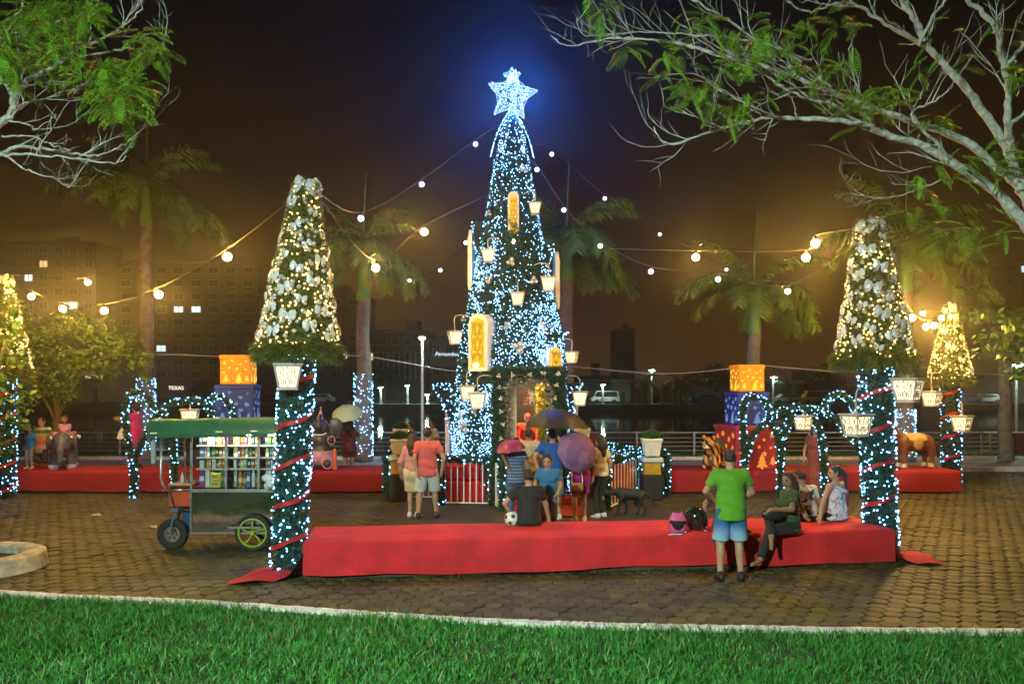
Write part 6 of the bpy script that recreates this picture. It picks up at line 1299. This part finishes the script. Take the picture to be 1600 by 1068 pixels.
t = thing('dog', 'black dog walking left with head low beside the slanting fence', 'dog', (PX(985, 15.7), 15.7, .02), R(176)); t.scale = (1.12,)*3; S.build('body', mat('black_fur', (.014, .013, .013), .6, .3, 40, bump=.5, bscale=90), t, .012)
gl = mat('grey_gloss', (.085, .09, .10), .22, .25, 4, coat=.7); pinkr = mat('pink_trim', (.62, .26, .36), .5, .15, 9)
# standing elephant (faces -Y)
t = thing('elephant_figure', 'glossy grey standing elephant figure with blue saddle cloth on left platform', 'elephant', (PX(99, 19.75), 19.75, sz), R(24)); S = SDF()
S.rc((0, .28, .56), (0, -.12, .56), .30, .30, .05); S.el((0, -.42, .64), (.235, .22, .25), .06)
for sx in (-1, 1):
    S.rc((sx*.17, -.14, .36), (sx*.19, -.17, .06), .115, .105, .04); S.rc((sx*.17, .38, .38), (sx*.19, .40, .06), .115, .105, .04); S.el((sx*.29, -.36, .66), (.05, .15, .19), .03); S.rc((sx*.13, -.60, .52), (sx*.15, -.74, .50), .03, .012, .01)
S.rc((0, -.58, .60), (0, -.72, .46), .095, .075, .05); S.rc((0, -.72, .46), (0, -.76, .28), .075, .055, .03); S.rc((0, -.76, .28), (.0, -.85, .2), .055, .045, .03); S.rc((0, .56, .62), (0, .66, .4), .03, .018, .03); S.build('body', gl, t, .019)
for sx in (-1, 1):
    for y_ in (-.18, .40): S = SDF(); S.rc((sx*.19, y_-.03, .055), (sx*.19, y_-.03, .065), .125, .11, .02, None, ((0, 0, .10), (0, 0, 1))); S.build('foot_pad', mat('pale_pad', (.42, .42, .44), .5), t, .018)
    m = MB(); m.ball((sx*.15, -.60, .72), .028, 10, 7); m.build('eye', eye_m, t, smooth=True)
S = SDF(); S.rc((0, .26, .56), (0, -.10, .56), .318, .318, .03, None, ((0, 0, .74), (0, 0, -1))); S.build('saddle_cloth', mat('saddle_blue', (.05, .32, .50), .5, .2, 9), t, .018)
m = MB(); vs = [(.335*math.cos(a)*(1.0), .08+.46*math.sin(a), .74+.028*math.sin(a*12)) for a in [2*PI*k/60 for k in range(60)]]; m.tube(vs, .034, 7, closed=True); m.build('ruffle', white_p, t, smooth=True)
# sitting elephant with party hat
t = thing('elephant_figure', 'sitting dark grey elephant figure in pink shorts with party hat', 'elephant', (PX(500, 19.6), 19.6, sz), R(8)); gd = mat('dark_grey_gloss', (.055, .05, .055), .35, .25, 5, coat=.4); S = SDF()
S.el((0, .05, .36), (.29, .26, .30), .06); S.el((0, .03, .68), (.24, .21, .26), .06); S.el((0, -.02, 1.02), (.20, .19, .20), .05)
for sx in (-1, 1):
    S.rc((sx*.17, -.08, .16), (sx*.22, -.36, .15), .125, .12, .04); S.rc((sx*.22, .02, .82), (sx*.34, -.16, .66), .075, .065, .04); S.rc((sx*.34, -.16, .66), (sx*.27, -.26, .70), .065, .07, .03); S.el((sx*.36, .06, 1.0), (.19, .045, .24), .03); S.rc((sx*.09, -.17, .93), (sx*.12, -.27, .90), .025, .01, .01)
S.rc((0, -.17, 1.0), (0, -.30, 1.04), .075, .06, .04); S.rc((0, -.30, 1.04), (.02, -.30, 1.25), .058, .042, .03); S.rc((.02, -.30, 1.25), (.05, -.36, 1.32), .042, .04, .02); S.build('body', gd, t, .019)
S = SDF(); S.el((0, .05, .34), (.305, .275, .29), .03, None, [((0, 0, .44), (0, 0, 1))]); [S.rc((sx*.17, -.06, .17), (sx*.20, -.20, .165), .142, .142, .03) for sx in (-1, 1)]; S.build('shorts', mat('pink_satin', (.60, .28, .38), .4, .25, 12, sheen=.3), t, .018, 0, .006, 30)
for sx in (-1, 1):
    m = MB(); m.tube([(sx*.22+.115*math.cos(a), -.475, .15+.115*math.sin(a)) for a in [2*PI*k/24 for k in range(24)]], .016, 6, closed=True); m.build('foot_trim', pinkr, t, smooth=True)
    m = MB(); m.tube([(sx*.30+.085*math.cos(a), -.29, .70+.10*math.sin(a)) for a in [2*PI*k/24 for k in range(24)]], .013, 6, closed=True); m.build('hand_trim', pinkr, t, smooth=True); m = MB(); m.ball((sx*.085, -.17, 1.08), .025, 8, 6); m.build('eye', eye_m, t, smooth=True)
m = MB(); m.tube([(.16*math.cos(a), -.19-.03*math.sin(a)*-1, .88+.05*math.sin(a)) for a in [PI+PI*k/12 for k in range(13)]], .018, 6); m.build('collar', white_p, t, smooth=True)
m = MB(); m.lathe([(.085, 0), (.06, .12), (.02, .24), (.0, .28)], 16, TR((0, 0, 1.19), 0, 0, .08)); m.ball((.02, 0, 1.48), .03, 8, 6); m.build('party_hat', pinkr, t, smooth=50)
# tiger
def tiger_mat():
    m = mat('tiger_coat', (.62, .26, .03), .4, coat=.4); n = m.node_tree.nodes; l = m.node_tree.links; t = n.new('ShaderNodeTexCoord'); w_ = n.new('ShaderNodeTexWave'); w_.inputs['Scale'].default_value = 2.6; w_.inputs['Distortion'].default_value = 5.5; w_.inputs['Detail'].default_value = 2; w_.bands_direction = 'DIAGONAL'
    cr = n.new('ShaderNodeValToRGB'); e = cr.color_ramp.elements; e[0].position = .30; e[0].color = (.012, .010, .008, 1); e[1].position = .40; e[1].color = (.66, .27, .03, 1); l.new(t.outputs['Object'], w_.inputs['Vector']); l.new(w_.outputs['Fac'], cr.inputs[0]); l.new(cr.outputs[0], n['Principled BSDF'].inputs['Base Color']); return m
t = thing('tiger_figure', 'orange striped tiger figure standing on the right platform', 'tiger', (PX(1114, 19.6), 19.55, sz), R(-36)); S = SDF()
S.rc((0, .34, .50), (0, -.10, .50), .17, .185, .05); S.el((0, -.30, .64), (.165, .16, .16), .05); S.el((0, -.43, .585), (.10, .09, .075), .03)
for sx in (-1, 1): S.rc((sx*.11, -.12, .42), (sx*.13, -.19, .07), .085, .072, .04); S.rc((sx*.11, .38, .42), (sx*.13, .40, .07), .095, .072, .04); S.rc((sx*.13, -.20, .05), (sx*.13, -.27, .045), .07, .05, .02); S.rc((sx*.13, .38, .05), (sx*.13, .31, .045), .07, .05, .02); S.el((sx*.13, -.27, .79), (.05, .03, .055), .02)
S.rc((0, .50, .52), (0, .66, .62), .035, .03, .03); S.rc((0, .66, .62), (0, .70, .80), .03, .024, .02); S.build('body', tiger_mat(), t, .018)
S = SDF(); S.el((0, -.46, .555), (.085, .075, .05), .02); [S.el((sx*.06, -.43, .665), (.045, .03, .04), .02) for sx in (-1, 1)]; S.build('muzzle', mat('tiger_white', (.72, .68, .60), .45), t, .013)
m = MB(); m.ball((0, -.535, .60), (.03, .02, .02), 8, 6); m.build('nose', mat('nose_pink', (.4, .12, .12), .4), t, smooth=True)
for sx in (-1, 1): m = MB(); m.ball((sx*.068, -.455, .685), .022, 8, 6); m.build('eye', eye_m, t, smooth=True)
S = SDF(); S.rc((0, .26, .50), (0, .02, .50), .198, .20, .03, None, ((0, 0, .52), (0, 0, -1))); S.build('saddle', mat('green_saddle', (.04, .20, .12), .45, .2, 8), t, .018)
# horse
t = thing('horse_figure', 'brown horse figure with beige saddle behind the front right cone tree post', 'horse', (PX(1425, 19.7), 19.7, sz), R(-82)); S = SDF(); S.rc((0, .34, .62), (0, -.22, .62), .21, .215, .05); S.rc((0, -.34, .72), (0, -.56, 1.02), .13, .09, .05); S.rc((0, -.56, 1.06), (0, -.80, .92), .085, .055, .03)
for sx in (-1, 1): S.rc((sx*.12, -.28, .50), (sx*.13, -.30, .28), .09, .062, .04); S.rc((sx*.13, -.30, .28), (sx*.13, -.30, .06), .058, .052, .02); S.rc((sx*.12, .42, .52), (sx*.13, .44, .28), .11, .064, .04); S.rc((sx*.13, .44, .28), (sx*.13, .42, .06), .058, .052, .02); S.rc((sx*.05, -.54, 1.12), (sx*.06, -.54, 1.2), .025, .01, .01)
S.build('body', mat('horse_brown', (.17, .065, .03), .4, .2, 4, coat=.3), t, .019)
for sx in (-1, 1):
    for y_ in (-.30, .42): S = SDF(); S.rc((sx*.13, y_, .04), (sx*.13, y_, .08), .085, .068, .01, None, ((0, 0, .02), (0, 0, -1))); S.build('hoof', mat('hoof_white', (.55, .52, .46), .6), t, .016)
S = SDF(); S.rc((0, .18, .63), (0, -.10, .63), .232, .232, .03, None, ((0, 0, .68), (0, 0, -1))); [S.el((sx*.21, .03, .62), (.045, .14, .17), .03) for sx in (-1, 1)]; S.build('saddle', mat('beige_saddle', (.50, .38, .20), .5, .3, 14, bump=.4), t, .018)
m = MB(); m.tube([(0, .52, .68), (0, .68, .55), (0, .70, .25)], [.05, .06, .02], 8); m.build('tail', hair_b, t, smooth=True); S = SDF(); S.rc((0, -.40, .92), (0, -.60, 1.17), .05, .04, .03); S.build('mane', hair_b, t, .018)
# small orange bottle and papers on the left platform
t = thing('toy_cone', 'small orange toy standing beside the sitting elephant', 'toy', (PX(523, 19.3), 19.3, sz)); m = MB(); m.lathe([(.07, 0), (.075, .08), (.05, .3), (.055, .42), (.03, .5), (0, .52)], 12); m.build('toy_body', mat('toy_orange', (.6, .12, .03), .5), t, smooth=50)
# ================================================================ VENDING CART
CYF, CYB = 12.5, 13.2; stain = mat('stainless_sheet', (.44, .45, .46), .09, .12, 3, metal=1., bump=.14, bscale=3.0); alum = mat('aluminium_profile', (.62, .63, .64), .3, .1, 8, metal=.85)
tarp = mat('green_tarpaulin', (.006, .13, .075), .5, .2, 5, bump=.2, bscale=20); tyre_m = mat('rubber', (.02, .02, .021), .75, .2, 12)
def gx(px): return PX(px, CYF)
def gz(py): return PZ(py, CYF)
cart = thing('vending_cart', 'three wheeled vending cart with green roof and glass display full of goods', 'cart', (gx(340), 12.85, 0))
def glass_mat():
    m = bpy.data.materials.new('clear_glass'); m.use_nodes = True; n = m.node_tree.nodes; l = m.node_tree.links; n.remove(n['Principled BSDF']); a = n.new('ShaderNodeBsdfTransparent'); a.inputs[0].default_value = (.93, .96, .95, 1); b = n.new('ShaderNodeBsdfGlossy'); b.inputs['Roughness'].default_value = .03; fr = n.new('ShaderNodeFresnel'); fr.inputs[0].default_value = 1.4; x = n.new('ShaderNodeMixShader'); l.new(fr.outputs[0], x.inputs[0]); l.new(a.outputs[0], x.inputs[1]); l.new(b.outputs[0], x.inputs[2]); l.new(x.outputs[0], n['Material Output'].inputs[0]); return m
glass = glass_mat()
XL, XR = gx(299), gx(447); zb, zt = gz(767), gz(680); XA = gx(252)
# lower cabinet
m = MB(); m.box(((XL+XR)/2, (CYF+CYB)/2, (zb+gz(832))/2), (XR-XL, CYB-CYF, zb-gz(832)), b=.012); m.build('cabinet', stain, cart, world=True)
m = MB()
for z in (gz(832), zb): m.box(((XL+XR)/2, CYF-.012, z), (XR-XL+.03, .035, .03), b=.005)
for x in (XL, XR): m.box((x, CYF-.012, (zb+gz(832))/2), (.025, .035, zb-gz(832)), b=.004)
m.build('cabinet_trim', alum, cart, world=True)
# display frame
for px in (299, 353, 404, 447):
    for y in (CYF, CYB): m = MB(); m.box((gx(px), y, (zb+zt)/2), (.032, .032, zt-zb), b=.004); m.build('upright', alum, cart, world=True)
m = MB(); [m.box(((XL+XR)/2, y, z), (XR-XL, .03, .03), b=.004) for y in (CYF, CYB) for z in (zb+.02, zt-.01)]; m.build('display_rail', alum, cart, world=True)
m = MB(); m.box(((XL+XR)/2, CYB+.004, (zb+zt)/2), (XR-XL, .012, zt-zb)); m.build('back_panel', blotch('hung_goods_panel', (.30, .26, .24), [(.5, .08, .06), (.55, .5, .45), (.08, .12, .3)], 26., thr=.55), cart, world=True)
for a, b in ((256, 299), (299, 353), (353, 404), (404, 447)): m = MB(); m.box(((gx(a)+gx(b))/2, CYF-.006, (zb+zt)/2), (gx(b)-gx(a)-.036, .004, zt-zb-.05)); m.build('glass_pane', glass, cart, world=True)
shz = [gz(764), gz(734), gz(716), gz(697)]
for k, z in enumerate(shz[1:]): m = MB(); m.box(((XL+XR)/2, CYF+.40, z), (XR-XL-.04, .5, .012)); m.box(((XL+XR)/2, CYF+.145, z), (XR-XL-.04, .008, .028)); m.build('shelf', mat('shelf_grey', (.34, .33, .31), .5), cart, world=True)
# open left bay: tubes, counter, backing
m = MB(); m.tube([(XA, CYF, gz(683)), (XA-.01, CYF, gz(745)), (XA+.02, CYF, gz(756)), (XA+.07, CYF, gz(763))], .018, 8); m.build('tube_frame', alum, cart, smooth=True, world=True)
m = MB(); m.tube([(gx(261), CYB, gz(683)), (gx(261), CYB, gz(760))], .016, 8); m.build('tube_frame', alum, cart, smooth=True, world=True)
m = MB(); m.tube([(gx(253), CYF-.02, gz(766)), (XL, CYF-.02, gz(764))], .014, 8); m.tube([(gx(253), CYB, gz(766)), (XL, CYB, gz(764))], .014, 8); m.build('tube_frame', alum, cart, smooth=True, world=True)
m = MB(); m.box(((gx(260)+XL)/2, (CYF+CYB)/2, gz(758)), (XL-gx(260), .62, .025), b=.006); m.build('counter', mat('pale_wood', (.45, .33, .20), .6, .2, 6), cart, world=True)
m = MB(); m.box((gx(281), CYB-.05, gz(712)), (.34, .05, .46), b=.02); m.box((gx(286), CYB-.1, gz(693)), (.2, .02, .14)); m.build('hanging_bags', mat('dark_bag', (.06, .025, .03), .35, .3, 6), cart, world=True)
# roof: tarpaulin over a frame
rz0, rz1 = gz(677), PZ(652, 12.75); V = []; NX = 40
prof = [(CYF-.26, rz0-.05), (CYF-.265, rz0-.012), (CYF-.25, rz0+.004), (CYF-.19, rz0+.10), (CYF-.13, rz0+.20), (CYF-.09, rz0+.225), (CYB-.05, rz0+.21), (CYB+.2, rz0+.12), (CYB+.22, rz0-.05)]
for i in range(NX+1):
    x = gx(240)+(gx(452)-gx(240))*i/NX; e_ = .075*i/NX
    for j, (y, z) in enumerate(prof): V.append((x, y, z+e_*.6-.010*abs(math.sin(i*.55))*(1 if 1 < j < 7 else 0)+(.012*math.sin(i*.9) if j in (0, 8) else 0)))
n = len(prof); m = MB(); m.add(V, [(i*n+j, i*n+n+j, i*n+n+j+1, i*n+j+1) for i in range(NX) for j in range(n-1)]+[tuple(range(n-1, -1, -1)), tuple(NX*n+j for j in range(n))]); m.build('roof', tarp, cart, smooth=40, world=True)
for (px, j) in ((252, 1), (352, 1), (406, 1), (254, 4), (343, 4)): m = MB(); x = gx(px); y, z = prof[j]; m.box((x, y-.005, z+.03+.045*(px-240)/212), (.10, .05, .022), b=.006); m.build('roof_clip', white_p, cart, world=True)
m = MB(); m.box(((XL+XR)/2, CYF+.05, zt+.005), (XR-XL-.1, .03, .02)); m.build('led_tube', glow('cart_led', (1., .88, .66), 100.), cart, world=True)
# front fork, wheels, crate
def wheel(x, y, z, r, tr, rimm, spokes, name='wheel'):
    w_ = bpy.data.objects.new(name, None); C.objects.link(w_); w_.parent = cart; w_.matrix_basis = chain(cart).inverted() @ Matrix.Translation((x, y, z)) @ Matrix.Rotation(R(90), 4, 'X')
    m = MB(); m.lathe([(r-tr*2.0, -tr*.6), (r-tr*.9, -tr*.95), (r-tr*.25, -tr*.75), (r, -tr*.25), (r, tr*.25), (r-tr*.25, tr*.75), (r-tr*.9, tr*.95), (r-tr*2.0, tr*.6)], 36, cap=False); m.build('tyre', tyre_m, w_, smooth=40)
    m = MB(); q = r-tr*1.9; m.lathe([(q, -.028), (q-.025, -.03), (q-.03, 0), (q-.025, .03), (q, .028)], 32, cap=False); m.lathe([(.0, -.05), (.035, -.05), (.045, -.02), (.045, .02), (.035, .05), (0, .05)], 16, cap=False)
    for k in range(spokes): a = 2*PI*k/spokes+.3; m.tube([(.035*math.cos(a), .035*math.sin(a), 0), (q*.55*math.cos(a+.12), q*.55*math.sin(a+.12), .0), ((q-.02)*math.cos(a), (q-.02)*math.sin(a), 0)], .016 if spokes < 9 else .012, 6, flat=.6)
    m.build('rim', rimm, w_, smooth=40)
wheel(gx(268), 12.55, .245, .245, .062, alum, 6); wheel(gx(397), 12.44, .285, .285, .030, mat('yellow_green_rim', (.32, .42, .02), .4), 5); wheel(gx(397), 13.26, .285, .285, .030, mat('yellow_green_rim', (.32, .42, .02), .4), 5)
m = MB(); [m.tube([(gx(272)+.05, 12.55+s*.085, .62), (gx(270), 12.55+s*.085, .42), (gx(268), 12.55+s*.085, .245)], .022, 8) for s in (-1, 1)]; m.box((gx(275), 12.55, .63), (.12, .24, .06), b=.01); m.build('fork', mat('blue_grey_paint', (.12, .17, .22), .4, .2, 8), cart, smooth=40, world=True)
m = MB(); m.tube([(gx(275), 12.6, .64), (gx(300), 12.62, .58)], .03, 8); m.tube([(gx(282), 12.58, gz(766)), (gx(298), 12.6, .6)], .015, 6); m.tube([(gx(265), 12.5, gz(766)), (gx(272), 12.55, .62)], .015, 6); m.build('chassis_bar', darkst, cart, smooth=True, world=True)
m = MB(); m.box((gx(372), 12.85, .29), (1.3, .06, .05)); m.box((gx(397), 12.85, .285), (.05, .86, .05)); m.box((gx(384), CYF-.09, .37), (.5, .03, .03)); m.build('axle', steel, cart, world=True)
m = MB(); m.box((gx(288), 12.8, .47), (.2, .3, .42), b=.02); m.build('blue_bin', mat('blue_plastic', (.02, .07, .2), .45), cart, world=True)
t = thing('plastic_crate', 'orange red plastic crate hung under the left end of the cart', 'crate', (gx(280), 12.72, gz(791))); rcm = mat('orange_crate', (.55, .07, .02), .5, .15, 6)
m = MB(); hw = .18; h_ = gz(767)-gz(791)
for s in (-1, 1): m.box((0, s*hw, h_/2), (2*hw, .015, h_)); m.box((s*hw, 0, h_/2), (.015, 2*hw-.02, h_))
m.box((0, 0, .01), (2*hw-.02, 2*hw-.02, .02)); m.build('crate_wall', rcm, t); m = MB(); [m.box((0, s*hw, h_-.012), (2*hw+.03, .03, .024)) for s in (-1, 1)]; [m.box((s*hw, 0, h_-.008), (.03, 2*hw, .024)) for s in (-1, 1)]; m.build('rim', rcm, t)
# goods: every packet its own object
GC = {'yellow': (.75, .50, .02), 'white': (.70, .70, .68), 'orange': (.75, .20, .02), 'red': (.50, .03, .03), 'green': (.04, .28, .08), 'blue': (.03, .12, .45), 'black': (.02, .02, .02), 'pink': (.60, .20, .30), 'brown': (.20, .09, .04), 'grey': (.32, .33, .34), 'turquoise': (.10, .42, .42), 'purple': (.20, .06, .28)}
rg = random.Random(11); sh_n = ['bottom', 'second', 'third', 'top']; bay_n = ['left', 'middle', 'right']; hmax = [.285, .172, .182, .165]
for b, (pa, pb) in enumerate(((302, 351), (356, 402), (407, 444))):
    for s in range(4):
        cols = rg.sample(sorted(GC), 8 if s else 6); xs = gx(pa)+.02; wtot = gx(pb)-gx(pa)-.04; ws = [rg.uniform(.6, 1.4) for _ in cols]; k = wtot/sum(ws)
        for c, w0 in zip(cols, ws):
            w_ = w0*k; hh = hmax[s]*rg.uniform(.72, .99); kind = rg.choice(['box', 'box', 'packet', 'jar']); mt = mat('pack_'+c, GC[c], .4, .1, 20); m2 = mat('pack_'+rg.choice(['white', 'yellow', 'red']), (.7, .7, .68), .4); dp_ = rg.uniform(.06, .16); m = MB()
            if kind == 'box': m.box((0, 0, hh/2), (w_*.9, dp_, hh), b=.004); m.box((0, -dp_/2-.0015, hh*.55), (w_*.7, .003, hh*.3), mi=1)
            elif kind == 'packet': m.prism([(-w_*.44, .0), (w_*.44, 0), (w_*.40, hh*.12), (w_*.45, hh*.88), (w_*.42, hh), (-w_*.42, hh), (-w_*.45, hh*.88), (-w_*.40, hh*.12)], dp_*.5); m.box((0, -dp_*.25-.0015, hh*.5), (w_*.55, .003, hh*.34), mi=1)
            else: q = min(w_*.45, .05); m.lathe([(q, 0), (q, hh*.72), (q*.6, hh*.82), (q*.6, hh)], 10); m.lathe([(q*1.02, hh*.25), (q*1.02, hh*.55)], 10, mi=1, cap=False)
            o = m.build({'box': 'goods_box', 'packet': 'goods_packet', 'jar': 'goods_jar'}[kind], [mt, m2]); o.location = (xs+w_/2, CYF+.17+dp_/2+(.02 if s else .0), shz[s]+(.008 if s else .012)); xs += w_
            tag(o, f'small {c} {kind} on the {sh_n[s]} shelf in the {bay_n[b]} bay of the cart', kind, 'goods displayed in the cart')
for k, z in enumerate((0, .115)):
    o = MB().box((0, 0, .055), (.13, .1, .105), b=.004).box((0, -.052, .06), (.10, .003, .04), mi=1).build('goods_box', [mat('acid_yellow', (.60, .62, .03), .4), mat('pack_pink', GC['pink'], .4)]); o.location = (gx(335), CYF+.075, shz[0]+.02+z); tag(o, ('lower', 'upper')[k]+' of two acid yellow boxes behind the cart glass', 'box', 'goods displayed in the cart')
for px, c, lab in ((278, (.55, .45, .55), 'clear pinkish bottle on the cart counter'), (291, (.03, .16, .05), 'small green bottle on the cart counter')):
    m = MB(); m.lathe([(.03, 0), (.032, .1), (.014, .14), (.014, .17)], 12); o = m.build('bottle', mat('bottle_'+lab.split()[1], c, .15, coat=.5), smooth=40); o.location = (gx(px), 12.66, gz(758)+.014); tag(o, lab, 'bottle')
S = SDF(); [S.el((r_.uniform(-.1, .1), r_.uniform(-.04, .04), r_.uniform(.05, .22)), (.07, .05, .06), .03) for _ in range(9)]; o = S.build('plastic_bag', mat('white_plastic', (.7, .72, .72), .35, .1, 20, bump=.5, bscale=40), None, .012); o.location = (gx(427), CYF-.12, zb+.02); tag(o, 'crumpled white plastic bag hanging at right end of the cart', 'bag')
m = MB(); [m.lathe([(.034, -.05*k), (.042, -.05*k+.045)], 12) for k in range(9)]; o = m.build('cup_stack', mat('cup_plastic', (.45, .58, .60), .3), smooth=40); o.location = (gx(242), CYF-.05, gz(683)); tag(o, 'stack of pale plastic cups hanging at left corner of the cart', 'cups')
# fallen leaves blown over the paving, uncountable
q_ = r_.uniform((-8, 8.9), (8, 18), (420, 2)); q_ = q_[(np.abs(q_[:, 0]) < q_[:, 1]*.66) & (q_[:, 1] > kerb_y(q_[:, 0])+.1)]; zl = np.stack([q_[:, 0], q_[:, 1], np.full(len(q_), .012)], 1)
V, F = scatter(np.array([(0, 0, 0), (.5, .25, .12), (1, 0, .05), (.5, -.25, .12)])*.065, np.array([(0, 1, 2), (0, 2, 3)]), frames(np.tile([[0, 0, 1.]], (len(q_), 1))+r_.normal(0, .12, (len(q_), 3)), r_.uniform(.5, 1.2, len(q_))), zl); tag(link('fallen_leaves', np_mesh('fallen_leaves', V, F, mat('dry_leaf', (.20, .13, .04), .7, .5, 3))), 'small dry leaves scattered over the paving', 'leaves', kind='stuff')
# litter on the paving
for px, py, s, lab in ((150, 806, .16, 'torn white paper scrap lying on the paving left of the cart'), (238, 825, .13, 'crumpled clear plastic scrap beside the cart front wheel')):
    Y = CH*FP/(py-HZ); V = [(s*(i/5-.5)*(1+.3*r_.rand()), s*.7*(j/5-.5), .015+.05*r_.rand()*(1 if 0 < i < 5 else .2)) for i in range(6) for j in range(6)]; m = MB(); m.add(V, [(i*6+j, i*6+6+j, i*6+7+j, i*6+j+1) for i in range(5) for j in range(5)]); o = m.build('litter', mat('paper_scrap', (.6, .6, .57), .6)); o.location = (PX(px, Y), Y, 0.); tag(o, lab, 'litter')
m = MB(); m.tube(spline([(-2.2, 15.3, .012), (-2.6, 14.2, .012), (-3.1, 13.1, .012), (-3.05, 12.2, .012), (-2.95, 11.3, .02)], 6), .012, 6); tag(m.build('power_cable', mat('black_rubber', (.02, .02, .02), .6)), 'black power cable running across the paving behind the platform', 'cable')
# ================================================================ HAZE: damp night air over park, lake and town
hz = MB(); hz.box((0, 140, 24), (640, 330, 53.4)); ho = hz.build('haze', mat('haze', (1, 1, 1))); tag(ho, 'thin damp night haze over the park and lake', 'haze', kind='stuff')
hm = MAT['haze']; n = hm.node_tree.nodes; l = hm.node_tree.links
for q in list(n):
    if q.type != 'OUTPUT_MATERIAL': n.remove(q)
pvn = n.new('ShaderNodeVolumePrincipled'); pvn.inputs['Color'].default_value = (.9, .9, .9, 1); pvn.inputs['Density'].default_value = .0021; pvn.inputs['Anisotropy'].default_value = .90; l.new(pvn.outputs[0], [q for q in n if q.type == 'OUTPUT_MATERIAL'][0].inputs['Volume'])
ho.display_type = 'WIRE'
